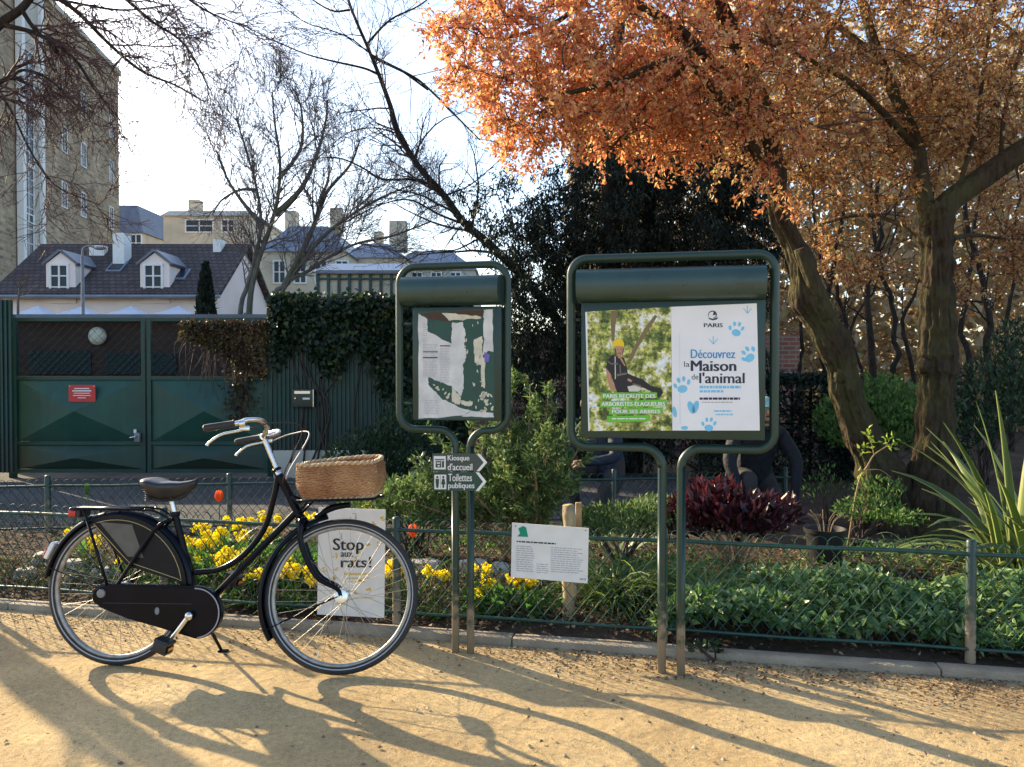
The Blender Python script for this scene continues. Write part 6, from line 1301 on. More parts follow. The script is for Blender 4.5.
c = Vector((-4.95, 5.85, 0)); root = trunk_thing('bare_tree', 'bare tree with drooping dark reddish twigs hanging over the brick block corner', c); t = Tree(17); z = lambda x, y, Y_=5.6: at(x, y, Y_)
a0 = t.limb([(-4.95, 5.85, -.1), (-4.95, 5.85, 1.5), (-4.9, 5.8, 3.0), (-4.7, 5.7, 4.4), (-4.4, 5.6, 5.4)], .085, .04, 0)
gg = [t.limb([(-4.9, 5.8, 3.2), z(-40, 60), z(0, 24), z(21, 9), z(40, -12), z(80, -40), z(130, -55)], .045, .014, 0), t.limb([(-4.9, 5.8, 3.0), z(-60, 120), z(-15, 92), z(10, 78), z(32, 86)], .036, .010, 1), t.limb([z(21, 9), z(35, 30), z(48, 42), z(60, 52)], .018, .008, 1),
      t.limb([z(60, -28), z(110, -12), z(150, 20), z(185, 45), z(210, 90)], .018, .005, 1), t.limb([z(100, -48), z(160, -20), z(205, 10), z(240, 25)], .016, .005, 1), t.limb([z(40, -12), z(75, 10), z(105, 40), z(140, 70), z(175, 85), z(205, 102)], .02, .005, 1), t.limb([z(0, 24), z(40, 35), z(75, 60), z(95, 90), z(120, 120)], .02, .005, 1), t.limb([z(20, -5, 5.9), z(60, 0, 6.0), z(120, 10, 6.1), z(170, 5, 6.2)], .016, .005, 1), t.limb([z(10, 78), z(25, 70), z(50, 80), z(80, 110)], .012, .005, 1), t.limb([z(-10, 90), z(8, 105), z(30, 150), z(55, 185), z(100, 205)], .010, .004, 1)]
s1_ = t.grow(gg[1:] , 11, .70, (25, 65), .16, -.10, .55, 2, .12, 7, .0034, zig=True) + t.grow(gg[:1], 4, .9, (40, 80), .16, -.12, .3, 2, .45, 7, .0034, zig=True)
s2_ = t.grow(s1_, 9, .36, (25, 60), .16, -.06, .75, 3, .1, 5, .0028, zig=True); t.grow(s2_, 3, .16, (25, 60), .15, -.03, .8, 4, .1, 3, .0024)
finish(t, root, [('trunk', M['barkdark'], 0, 1), ('twigs', M['twigred'], 2, 9)])
c = Vector((-6.05, 6.6, 0)); root = trunk_thing('bare_tree', 'bare tree standing wholly outside the frame beyond the overhanging reddish tree', c); t = Tree(23); g = [t.limb([c - Vector((0, 0, .1)), c + Vector((.05, 0, 1.6)), c + Vector((-.1, .1, 3.2)), c + Vector((.05, .1, 5.5))], .07, .03, 0)]; s1_ = t.grow(g, 9, 1.3, (30, 60), .15, .15, .5, 1, .45); t.grow(s1_, 5, .6, (30, 60), .15, .1, .6, 2, .2, 5, .004); finish(t, root, [('trunk', M['barkdark'], 0, 0), ('twigs', M['twig'], 1, 9)])
c = at(18, 318, 13.0); root = trunk_thing('sapling', 'thin bare sapling poking up behind the gate before the pink house', (c.x, 15.9, 0)); t = Tree(19); z = lambda x, y: at(x, y, 15.9)
g = [t.limb([(z(18, 318).x, 15.9, 0), z(18, 310), z(19, 295), z(20, 285)], .035, .012, 0)]; s1_ = t.grow(g, 9, .55, (35, 70), .12, .12, .5, 1, .6); s2_ = t.grow(s1_, 4, .25, (30, 60), .12, .05, .7, 2, .2, 4, .004); finish(t, root, [('trunk', M['barkhazed'], 0, 0), ('twigs', M['twig'], 1, 9)])
# slim cypress
rng = np.random.default_rng(40); c = at(206, 318, 22); root = trunk_thing('cypress', 'slim dark pointed cypress before the pink house gable', (c.x, 22, 0)); zt = zat(262, 22)
mb = MB(); mb.tube([(c.x, 22, 0), (c.x, 22, zt - .5)], [.07, .02], 8); wp(mb, 'trunk', M['barkdark'], root)
n = 3500; h = rng.random(n) ** .8; r_ = .27 * np.sin(np.pi * np.clip(.12 + .88 * h, 0, 1)) ** .7 * (.6 + .5 * rng.random(n)); r_ = np.where(h > .98, .03, r_); a = rng.random(n) * 6.283
P = np.stack([c.x + r_ * np.cos(a), 22 + r_ * np.sin(a), .3 + h * (zt - .4)], 1); D = np.stack([np.cos(a) * .3, np.sin(a) * .3, np.ones(n)], 1) + rng.normal(size=(n, 3)) * .2
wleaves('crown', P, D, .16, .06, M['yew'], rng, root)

# ------------------------------------------------------------------ wood beyond the two trees
rng = np.random.default_rng(50)
n = 60000; P = np.stack([rng.uniform(1.5, 20, n), rng.uniform(17, 23, n), rng.random(n) ** 1.3 * 9.5], 1); keep = np.sin(P[:, 0] * 1.9 + 1.3 * np.sin(P[:, 2] * 1.1)) + np.sin(P[:, 2] * 2.3 + P[:, 0]) + rng.normal(size=n) * .8 > -1.9; P = P[keep]
o = wleaves('far_foliage', P, rng.normal(size=(len(P), 3)), rng.uniform(.16, .34, len(P)), rng.uniform(.10, .20, len(P)), M['sunlitwood'], rng, None); o['kind'] = 'stuff'; tag(o, 'brown gold backlit thicket far beyond the two trunks', 'thicket')
tl_ = [(823, 12, .10, 12.5), (846, -14, .075, 13), (871, 6, .10, 11.5), (896, -10, .085, 12), (909, 14, .07, 13), (966, 8, .09, 12), (990, -8, .10, 11), (1010, 6, .08, 13), (858, 20, .06, 14.5), (800, -6, .07, 14)]
labs = ['thin dark trunk nearest the leaning tree, forking and bending right', 'thin dark tree curving left between the two big trunks', 'straight thin dark tree midway between the two big trunks', 'slender wavy dark tree just left of the upright trunk', 'slender dark tree almost touching the upright trunk', 'thin dark tree directly right of the upright trunk', 'thin leaning dark tree behind the strap leaved plant', 'thin dark tree near the photo edge behind the strap leaves', 'very thin distant tree between the two big trunks', 'thin distant tree glimpsed beside the large board post']
for i, ((px, lean, r0, Y_), lab) in enumerate(zip(tl_, labs)):
    b = at(px, 430, Y_); b.z = 0; root = trunk_thing('thin_tree', lab, b, 'tree', 'thin trees in the wood beyond the copper trees'); t = Tree(60 + i); k = Y_ / F
    g = [t.limb([b - Vector((0, 0, .1)), b + Vector((lean * k * .3, 0, 1.2)), b + Vector((-lean * k * .2, .1, 2.2)), b + Vector((lean * k * 1.6, .2, 3.4)), b + Vector((lean * k * 2.5, .2, 5.2))], r0 * .7, r0 * .25, 0, 5, .03)]
    s1_ = t.grow(g, 6, 1.4, (30, 70), .16, .1, .35, 1, .4); t.grow(s1_, 4, .7, (30, 60), .16, .05, .6, 2, .2, 5, .006); finish(t, root, [('trunk', M['barkdark'], 0, 0), ('branches', M['barkdark'], 1, 9)])
def leafy(name, lab, cat, E, n, L, W, mat, seed, base=None, stems=10, stemm=None, shell=.3, up=.3, **kw):
    """shrub: stems from the ground into a cloud of leaves"""
    rg = np.random.default_rng(seed); E0 = E[0]; b = Vector(base) if base is not None else Vector((E0[0], E0[1], 0)); root = empty(name, b, 0, lab, cat)
    P = in_ell(rg, E, n, shell); P = P[P[:, 2] > .04]; C = np.array([[e[0], e[1], b.z] for e in E]); ctr = np.mean(C, 0); D = unit(P - ctr) + rg.normal(size=(len(P), 3)) * .55 + np.array([0, 0, up])
    wleaves('foliage', P, D, rg.uniform(*L, len(P)), rg.uniform(*W, len(P)), mat, rg, root, **kw); mb = MB(); Q = in_ell(rg, E, stems, .5)
    for q_ in Q: m_ = Vector((b.x * .6 + q_[0] * .4 + rg.normal() * .03, b.y * .6 + q_[1] * .4, b.z + (q_[2] - b.z) * .55)); mb.tube(smooth_path([b + Vector((rg.normal() * .04, rg.normal() * .04, -.03)), m_, Vector(q_)], 4), lerp_list([.009, .003], 9), 5)
    wp(mb, 'stems', stemm or M['twig'], root, smooth=True, fixn=False); return root
leafy('shrub', 'mid green leafy shrub low between the two big trunks', 'shrub', [pe(878, 405, 9.0, .55, .5, .36), pe(905, 425, 8.6, .4, .4, .3), pe(850, 420, 8.8, .4, .4, .35)], 3200, (.05, .10), (.025, .05), M['green'], 71, stems=20)
leafy('shrub', 'green shrub behind the strap leaved plant, right of the upright trunk', 'shrub', [pe(985, 400, 9.2, .6, .5, .5), pe(1030, 370, 9.4, .6, .5, .7), pe(960, 430, 8.8, .35, .4, .4)], 3200, (.05, .10), (.025, .05), M['darkshrub'], 72, stems=20)
# clipped dark hedge
rg = np.random.default_rng(73); a, b = at(772, 400, 9.4), at(852, 400, 9.4); zt = zat(380, 9.4); x0, x1, y0, y1 = a.x - .9, b.x, 9.4, 10.2; root = empty('clipped_hedge', ((x0 + x1) / 2, 9.8, 0), 0, 'dark clipped block hedge behind the leaning trunk', 'hedge')
n = 9000; P = np.stack([rg.uniform(x0, x1, n), rg.uniform(y0, y1, n), rg.uniform(.05, zt, n)], 1); f_ = rg.integers(0, 4, n); P[f_ == 0, 1] = y0 + rg.normal(size=(f_ == 0).sum()) * .03; P[f_ == 1, 2] = zt + rg.normal(size=(f_ == 1).sum()) * .03; P[f_ == 2, 0] = x1 + rg.normal(size=(f_ == 2).sum()) * .03
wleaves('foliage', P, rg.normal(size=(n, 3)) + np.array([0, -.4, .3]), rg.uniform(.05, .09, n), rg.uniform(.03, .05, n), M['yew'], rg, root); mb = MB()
for k in range(8): mb.tube([(x0 + (x1 - x0) * (k + .5) / 8, 9.8, 0), (x0 + (x1 - x0) * (k + .5) / 8, 9.8, zt - .15)], .02, 6)
wp(mb, 'stems', M['barkdark'], root)
c = at(915, 396, 10.5); root = empty('white_signpost', (c.x + .03, 10.5, 0), 0, 'small white board on thin post seen left of the upright trunk', 'signpost'); mb = MB(); mb.tube([(c.x + .04, 10.5, 0), (c.x + .04, 10.5, c.z - .03)], .015, 8); wp(mb, 'post', M['white'], root); mb = MB(); mb.bbox((c.x, 10.49, c.z), (.24, .02, .06), .004); wp(mb, 'plank', M['white'], root)

# ------------------------------------------------------------------ ivy and creeper
rng = np.random.default_rng(80)
root = empty('ivy', (XR0, Yg - .05, 0), 0, 'thick dark ivy draped over the top of the ribbed metal fence', 'ivy')
n = 20000; u = rng.random(n); x = XR0 + (XR1 - XR0) * u; ztop = gz(304); hang = .30 + .22 * np.sin(u * 9) + .2 * np.sin(u * 23 + 1) + 1.7 * np.clip(u - .30, 0, 1) ** .7 + .30 * rng.normal(size=n) * .4; hang = np.clip(hang + .15, .2, 2.2)
zz = ztop + .05 - rng.random(n) ** 1.35 * hang + .04 * np.sin(x * 6) + rng.normal(size=n) * .02; y = Yg - .05 - np.abs(rng.normal(size=n)) * .07 - .06 * np.sin(x * 5 + zz * 4); keep = zz > .2
P = np.stack([x, y, zz], 1)[keep]; top = np.stack([rng.uniform(XR0, XR1, 2500), rng.uniform(Yg - .1, Yg + .35, 2500), ztop + np.abs(rng.normal(size=2500)) * .07 - .02], 1); P = np.concatenate([P, top])
wleaves('foliage', P, rng.normal(size=(len(P), 3)) * .6 + np.array([0, -.5, -.6]), rng.uniform(.05, .085, len(P)), rng.uniform(.045, .075, len(P)), M['ivy'], rng, root, N=rng.normal(size=(len(P), 3)) * .5 + np.array([0, -1, .5]))
mb = MB()
for k in range(16): x0 = rng.uniform(XR0, XR1); mb.tube(smooth_path([(x0, Yg - .045, .2), (x0 + rng.normal() * .1, Yg - .05, .9), (x0 + rng.normal() * .15, Yg - .05, 1.5), (x0 + rng.normal() * .2, Yg - .05, ztop)], 4), lerp_list([.014, .006], 13), 5)
wp(mb, 'stems', M['twig'], root, smooth=True, fixn=False)
root = empty('creeper', (gx(230), Yg - .05, gz(350)), 0, 'brownish half bare creeper spilling over the gate mesh top', 'creeper')
n = 2700; u = rng.random(n); px = 186 + 84 * u ** .8; py = 321 + (rng.random(n) ** 1.1) * (18 + 42 * u); ex = rng.random(n) < .16; px = np.where(ex, rng.normal(243, 9, n), px); py = np.where(ex, rng.uniform(350, 418, n), py)
P = np.array([[gx(a_), 0, gz(b_)] for a_, b_ in zip(px, py)]); P[:, 1] = Yg - .05 - np.abs(rng.normal(size=n)) * .07; wleaves('foliage', P, rng.normal(size=(n, 3)) * .7 + np.array([0, -.4, -.6]), rng.uniform(.04, .07, n), rng.uniform(.028, .05, n), M['creeper'], rng, root)
mb = MB()
for k in range(90):
    a_ = rng.uniform(190, 268); p0 = at(a_, rng.uniform(322, 350), Yg - .07); d = Vector((rng.normal() * .3, -.05, -1 + rng.normal() * .5)); L = rng.uniform(.2, .6); mb.tube(smooth_path([p0, p0 + d * L * .4 + Vector((rng.normal() * .06, -.03, 0)), p0 + d * L], 4), lerp_list([.006, .002], 9), 4)
for k in range(5): p0 = at(rng.normal(244, 6), 362, Yg - .08); mb.tube(smooth_path([p0, at(rng.normal(243, 6), 395, Yg - .1), at(rng.normal(243, 7), 424, Yg - .08)], 4), .007, 5)
wp(mb, 'stems', M['twig'], root, smooth=True, fixn=False)

# ------------------------------------------------------------------ shrubs of the bed
leafy('dark_shrub', 'dark rounded shrub at the foot of the ivy behind the wicker basket', 'shrub', [pe(370, 462, 8.6, .5, .4, .38), pe(405, 445, 8.6, .45, .4, .5), pe(340, 478, 8.3, .3, .3, .25)], 4200, (.04, .08), (.02, .035), M['darkshrub'], 90, stems=20)
rng = np.random.default_rng(91); c = at(520, 508, 5.35); bz = soilz(c.x, 5.35); root = empty('leafy_shrub', (c.x, 5.35, bz), 0, 'tall bushy grey green shrub growing between the two notice boards', 'shrub'); t = Tree(92); g = []
for (px, py, Y_) in ((530, 385, 5.4), (512, 372, 5.5), (548, 400, 5.2), (566, 425, 5.3), (492, 400, 5.4), (470, 430, 5.4), (440, 440, 5.5), (420, 465, 5.4), (580, 445, 5.2), (552, 440, 5.0), (500, 450, 5.0), (405, 485, 5.5), (455, 480, 5.1), (570, 470, 5.0), (530, 440, 5.7), (480, 390, 5.6), (400, 500, 5.3), (535, 470, 4.95)):
    e = at(px, py, Y_); b = Vector((c.x + rng.normal() * .08, 5.35 + rng.normal() * .06, bz - .03)); g.append(t.limb([b, b.lerp(e, .45) + Vector((0, 0, .08)), e], .011, .004, 0, 4, .01))
s1_ = t.grow(g, 12, .30, (25, 60), .14, .12, .5, 1, .25, 5, .002); A, D = [], []
for bi in s1_ + g:
    P = np.array(t.br[bi][0]); m = 60 if bi in g else 44; tt = (.25 + .75 * rng.random(m)) * (len(P) - 1.001); i = tt.astype(int); ff = (tt - i)[:, None]; A.append(P[i] * (1 - ff) + P[i + 1] * ff + rng.normal(size=(m, 3)) * .012); dd = unit(P[i + 1] - P[i]); D.append(dd * .8 + rng.normal(size=(m, 3)) * .65)
A, D = np.concatenate(A), np.concatenate(D); t.mesh([('stems', M['drystem'], 0, 9)], root)
for o in children(root): o.data.transform(Matrix.Translation(-root.location))
wleaves('foliage', A, D, rng.uniform(.035, .072, len(A)), rng.uniform(.011, .020, len(A)), M['bush'], rng, root)
leafy('low_shrub', 'low spreading green shrub under the wicker basket end, behind the fence', 'shrub', [pe(405, 500, 5.6, .45, .3, .16), pe(440, 497, 5.5, .35, .3, .18), pe(378, 505, 5.7, .3, .25, .14)], 3600, (.03, .06), (.010, .018), M['bush'], 93, stems=16, base=(at(415, 515, 5.55).x, 5.55, .08))
leafy('purple_shrub', 'low shrub with glossy dark purple red leaves before the crouching gardener', 'shrub', [pe(712, 505, 5.15, .24, .22, .15), pe(768, 515, 5.15, .24, .22, .11), pe(690, 520, 5.1, .18, .18, .14), pe(742, 520, 5.0, .3, .2, .13)], 1500, (.06, .11), (.026, .042), M['purple'], 94, stems=26, base=(at(735, 545, 5.1).x, 5.1, soilz(at(735, 545, 5.1).x, 5.1)), stemm=M['drystem'])
leafy('bright_shrub', 'small bright green shoots beside the black plant pot under the trees', 'shrub', [pe(870, 510, 5.9, .28, .2, .10), pe(900, 518, 5.7, .2, .2, .06), pe(880, 490, 6.0, .2, .15, .10)], 900, (.03, .05), (.012, .022), M['green'], 95, stems=16, base=(at(860, 530, 5.9).x, 5.9, .06))
leafy('silver_groundcover', 'low grey green plants behind the white printed notice', 'plant', [pe(620, 520, 5.2, .42, .3, .10), pe(660, 512, 5.3, .25, .3, .10), pe(590, 525, 5.1, .15, .2, .08)], 2600, (.03, .05), (.012, .022), M['bush'], 96, stems=14, base=(at(620, 535, 5.2).x, 5.2, .06))
leafy('leafy_shoots', 'loose upright green shoots between the crouching gardener and the leaning trunk', 'plant', [pe(828, 482, 6.4, .10, .10, .16), pe(812, 492, 6.4, .08, .08, .12), pe(846, 490, 6.4, .06, .06, .12)], 130, (.03, .055), (.010, .018), M['green'], 195, stems=12, base=(at(828, 515, 6.4).x, 6.4, .06), shell=.0)
# sapling with fresh leaves
c = at(848, 505, 5.9); root = trunk_thing('young_sapling', 'thin sapling with few bright yellow green leaves before the leaning trunk', (c.x, 5.9, soilz(c.x, 5.9))); t = Tree(97); z = lambda x, y: at(x, y, 5.9)
g = [t.limb([(c.x, 5.9, .04), z(858, 485), z(868, 465), z(874, 455), z(884, 448), z(890, 444)], .008, .003, 0), t.limb([z(874, 456), z(872, 445), z(868, 438)], .004, .002, 0), t.limb([z(866, 470), z(880, 470), z(892, 478)], .004, .002, 0)]
rg = np.random.default_rng(98); Pn = np.concatenate([np.array(z(x, y))[None] + rg.normal(size=(9, 3)) * .022 for x, y in ((868, 436), (872, 441), (890, 445), (893, 441), (864, 450), (858, 478))]); t.mesh([('stem', M['stake'], 0, 9)], root)
for o in children(root): o.data.transform(Matrix.Translation(-root.location))
wleaves('foliage', Pn, rg.normal(size=(len(Pn), 3)) + np.array([0, 0, .6]), .05, .022, leaf_mat('young leaves', [(0, (.20, .30, .04)), (1, (.34, .42, .08))], .45), rg, root)
# strap leaved plants
rg = np.random.default_rng(99)
c = at(1028, 545, 4.75); bz = soilz(c.x, c.y); root = empty('strap_leaf_plant', (c.x, 4.75, bz), 0, 'large clump of arching green and cream strap leaves at the photo edge', 'plant')
n = 70; an = rg.uniform(0, 2 * math.pi, n); up_ = rg.uniform(.4, 2.6, n); D = np.stack([np.cos(an), np.sin(an), up_], 1); Bp = np.stack([c.x + rg.normal(size=n) * .06, 4.75 + rg.normal(size=n) * .06, np.full(n, bz)], 1); Ln = rg.uniform(.65, 1.25, n); bd = np.where(up_ > 1.7, rg.uniform(.3, 1.1, n), rg.uniform(1.0, 2.2, n))
lf_ = [(c.x - .10, 4.7, bz)] * 8; Dl = [(-1, .0, 1.2), (-.9, -.1, .75), (-.95, .2, 1.0), (-1, .15, .5), (-.45, 0, 1.9), (-.22, .1, 2.4), (-.12, 0, 2.6), (.05, 0, 2.5)]; Ll = [.95, .75, .85, .65, 1.15, 1.2, 1.25, 1.2]; bl = [1.7, 1.9, 1.8, 1.3, .5, .3, .25, .3]
for nm, mt, wd, off in (('leaf_clump', 'phorm', .052, 0), ('leaf_edges', 'phormedge', .062, -.002)):
    r3 = np.random.default_rng(101); B2 = np.concatenate([Bp, np.array(lf_)]); D2 = np.concatenate([D, np.array(Dl)]); L2 = np.concatenate([Ln, Ll]); b2_ = np.concatenate([bd, bl]); o = blades(nm, np_w(B2 + np.array([0, .004 if off else 0, off]), root), D2, L2, wd, b2_, M[mt], r3, root, seg=8)
def straps(name, lab, base, dirs, L, W, bend, mat, seed):
    root = empty(name, base, 0, lab, 'plant'); r3 = np.random.default_rng(seed); m = len(dirs); blades('leaf_clump', np_w(np.array([base] * m) + r3.normal(size=(m, 3)) * .015, root), np.array(dirs), np.array(L), W, np.array(bend), M[mat], r3, root, seg=8); return root
c = at(626, 515, 5.2); straps('strap_leaf_plant', 'broad grey green strap leaves arching beside the twin posts of the large board', (c.x, 5.4, .07), [(.5, -.1, 1.6), (.2, .1, 1.8), (1, .1, 1.1), (-.4, .2, 1.0), (.9, -.1, 1.5)], [.60, .42, .75, .42, .85], .06, [1.3, .8, 1.8, 1.6, 1.9], 'agave', 111)
c = at(905, 520, 5.6); straps('strap_leaf_plant', 'a few long dull strap leaves reaching left under the upright trunk', (c.x, 5.6, .06), [(-1, 0, .55), (-1, .1, .35), (.6, -.2, .5), (-.5, -.2, 1.2)], [.55, .42, .4, .4], .035, [.7, .6, 1.2, 1.5], 'agave', 112)
# grassy tufts
tu = [(612, 585, 4.35, .27, 'broad grassy green tuft right beside the round log post'), (645, 575, 4.5, .27, 'grassy green tuft just left of the twin posts of the large board'), (702, 592, 4.25, .26, 'bright grassy tuft just right of the twin posts of the large board'), (668, 560, 4.65, .22, 'grassy tuft behind the twin posts of the large board'), (590, 560, 4.7, .2, 'small grassy tuft behind the white printed notice')]
for i, (px, py, Y_, h, lab) in enumerate(tu):
    c = at(px, py, Y_); b = Vector((c.x, Y_, soilz(c.x, Y_))); root = empty('grass_tuft', b, 0, lab, 'grass tuft', 'grassy tufts along the fence'); r3 = np.random.default_rng(120 + i); n = 260; an = r3.uniform(0, 6.283, n); D = np.stack([np.cos(an), np.sin(an), r3.uniform(.7, 2.6, n)], 1); B = np.stack([r3.normal(size=n) * .05, r3.normal(size=n) * .05, np.zeros(n)], 1)
    blades('leaf_clump', B, D, r3.uniform(.7, 1.35, n) * h * 1.45, r3.uniform(.009, .015, n), r3.uniform(1.0, 2.4, n), M['lily'], r3, root, seg=5)

# ------------------------------------------------------------------ ground cover
rng = np.random.default_rng(130)
n = 11000; tt = rng.uniform(.72, 4.6, n); nn = .17 + rng.random(n) ** 1.1 * (.75 + .25 * np.sin(tt * 2.2) ); edge = np.clip((tt - .72) / .5, 0, 1); nn = .17 + (nn - .17) * edge
hh = (.10 + .13 * np.sin(np.clip((nn - .10) / .9, 0, 1) * math.pi) + .05 * np.sin(tt * 7.1 + nn * 4) + .04 * np.sin(tt * 3.3 - nn * 9)) * (.55 + .45 * edge)
KX = np.array([K(a, b) for a, b in zip(tt, nn)]); KX[:, 2] = .05 + np.maximum(.015, hh) * rng.uniform(.35, 1.0, n) ** .6
o = wleaves('ground_cover', KX, rng.normal(size=(n, 3)) * .9 + np.array([-.1, -.35, .35]), rng.uniform(.038, .074, n), rng.uniform(.022, .040, n), M['vinca'], rng, None, N=rng.normal(size=(n, 3)) * .45 + np.array([0, -.15, 1.0]), fold=.12); o['kind'] = 'stuff'; tag(o, 'dense glossy green periwinkle carpet along the kerb', 'ground cover')
n = 6500; x = rng.uniform(-.75, 3.6, n); y = 3.876 - .2 * x + .55 + rng.random(n) * 1.75; dens = np.sin(x * 3.1 + y * 2.2) + np.sin(x * 1.3 - y * 4.1 + 1) + rng.normal(size=n) * .7 > -.2; x, y = x[dens], y[dens]; n = len(x)
P = np.array([[a, b, soilz(a, b)] for a, b in zip(x, y)]); P[:, 2] += rng.random(n) * (.05 + .07 * (np.sin(x * 4 + y * 3) > 0)); o = wleaves('bed_greens', P, rng.normal(size=(n, 3)) + np.array([0, -.2, .5]), rng.uniform(.025, .055, n), rng.uniform(.012, .026, n), M['green'], rng, None); o['kind'] = 'stuff'; tag(o, 'scattered low green seedlings over the middle of the bed', 'ground cover')
n = 12000; x = rng.uniform(-4.5, 6, n); f_ = rng.random(n); y = 3.876 - .2 * x + .12 + f_ * 2.2; P = np.array([[a, b, soilz(a, b) + .008] for a, b in zip(x, y)]); o = wleaves('leaf_litter', P, rng.normal(size=(n, 3)) * np.array([1, 1, .15]), rng.uniform(.015, .05, n), rng.uniform(.01, .028, n), M['litter'], rng, None, N=rng.normal(size=(n, 3)) * .4 + np.array([0, 0, 1.0])); o['kind'] = 'stuff'; tag(o, 'dead brown leaves strewn over the bed soil', 'leaf litter')
n = 7500; t_ = rng.uniform(-4, 5, n); d = -np.abs(rng.normal(size=n)) * .15 - .01; far = rng.random(n) < .10; d = np.where(far, -rng.uniform(0, 2.0, n), d); w = rng.random(n) < (.25 + .75 * np.clip((t_ + .2) / 1.2, 0, 1)); t_, d = t_[w], d[w]; P = np.array([K(a, b, .008) for a, b in zip(t_, d)])
o = wleaves('path_litter', P, rng.normal(size=(len(P), 3)) * np.array([1, 1, .1]), rng.uniform(.008, .028, len(P)), rng.uniform(.006, .016, len(P)), M['litter'], rng, None, N=rng.normal(size=(len(P), 3)) * .35 + np.array([0, 0, 1.0])); o['kind'] = 'stuff'; tag(o, 'small dry leaves gathered along the kerb on the gravel', 'leaf litter')
n = 7000; tt = rng.uniform(-5.2, .75, n); nn = .17 + rng.random(n) * .55; hh = .05 + .20 * np.sin(np.clip((nn - .1) / .7, 0, 1) * math.pi) * (.7 + .3 * np.sin(tt * 5.3 + nn * 8)); KX = np.array([K(a, b) for a, b in zip(tt, nn)]); KX[:, 2] = .03 + hh * rng.random(n) ** .8
M['scrub'] = leaf_mat('dull bed scrub', [(0, (.035, .030, .018)), (.4, (.07, .065, .03)), (.75, (.06, .09, .035)), (1, (.16, .13, .07))], .25, .7)
o = wleaves('bed_scrub', KX, rng.normal(size=(n, 3)) + np.array([0, 0, .5]), rng.uniform(.02, .055, n), rng.uniform(.008, .018, n), M['scrub'], rng, None); o['kind'] = 'stuff'; tag(o, 'dull low dry growth inside the fence beside the bicycle', 'ground cover')
# loose grit on the path
n = 9000; t_ = rng.uniform(-3.6, 3.6, n); d = -rng.random(n) ** .8 * 2.2 - .02; s_ = rng.uniform(.0012, .0042, n) * (1 + (rng.random(n) < .05) * 1.6); C = np.array([K(a, b, .003) for a, b in zip(t_, d)]); oc = np.array([[1, 0, 0], [-1, 0, 0], [0, 1, 0], [0, -1, 0], [0, 0, .8], [0, 0, -.8]]); V = C[:, None] + oc[None] * s_[:, None, None] * rng.uniform(.6, 1.4, (n, 6, 1)); fc_ = np.array([[0, 2, 4], [2, 1, 4], [1, 3, 4], [3, 0, 4]]); Fa = (np.arange(n)[:, None, None] * 6 + fc_[None]).reshape(-1, 3)
M['grit'] = leaf_mat('grit', [(0, (.14, .10, .07)), (.5, (.36, .27, .17)), (1, (.50, .42, .31))], .0, .9); o = np_mesh('grit', V.reshape(-1, 3), Fa, M['grit']); o['kind'] = 'stuff'; tag(o, 'fine loose grit scattered over the gravel path', 'grit')

# ------------------------------------------------------------------ flowers
def flower_kind(seed, nh, h):
    r3 = np.random.default_rng(seed); n = 16; an = r3.uniform(0, 6.283, n); D = np.stack([np.cos(an), np.sin(an), r3.uniform(.5, 2.2, n)], 1); B = np.stack([r3.normal(size=n) * .02, r3.normal(size=n) * .02, np.zeros(n)], 1)
    root = empty('yellow_flower', (0, -90, 0)); o1 = blades('leaf_clump', B, D, r3.uniform(.5, .95, n) * h, r3.uniform(.014, .026, n), r3.uniform(.8, 2.0, n), M['flowerleaf'], r3, root, seg=4); mb = MB(); A, Dd = [], []
    for k in range(nh):
        p = Vector((r3.normal() * .034, r3.normal() * .03, h * r3.uniform(.82, 1.06))); mb.tube(smooth_path([(r3.normal() * .01, r3.normal() * .01, 0), (p.x * .6, p.y * .6, p.z * .6), p], 3), .0022, 5)
        for q_ in range(9):
            c_ = np.array(p) + unit(r3.normal(size=(1, 3)))[0] * .017 + np.array([0, 0, .004])
            for m in range(4): A.append(c_); Dd.append(unit((c_ - np.array(p))[None])[0] * .6 + r3.normal(size=3) * .8)
    mb.build('stalks', M['flowerleaf'], root, smooth=True, fixn=False); A, Dd = np.array(A), np.array(Dd); leaves('petals', A, Dd, r3.uniform(.016, .027, len(A)), r3.uniform(.014, .023, len(A)), M['yellowpetal'], r3, root, droop=.05, fold=.1); return root
kinds = [flower_kind(140 + k, 4 + k % 3, .20 + .05 * (k % 3)) for k in range(5)]
spots = []
for cx, cy in ((100, 330), (175, 360), (255, 447), (430, 325), (470, 360), (505, 300), (550, 345), (510, 385), (500, 412), (580, 440), (560, 300), (592, 298), (495, 335), (415, 375), (680, 425), (635, 295), (700, 298), (727, 298), (727, 455), (935, 425), (380, 370), (655, 430), (545, 310), (465, 355), (395, 352), (660, 405), (850, 268), (440, 352), (545, 395), (610, 330), (455, 395)): spots.append((30 + cx / 2.56, 400 + cy / 2.56, 'bike'))
for cx, cy in ((60, 385), (225, 410), (405, 400), (435, 475), (395, 505), (555, 450), (590, 520), (612, 455), (560, 520), (430, 460)): spots.append((380 + cx / 4.037, 470 + cy / 4.037, 'sign'))
r3 = random.Random(8)
used = set()
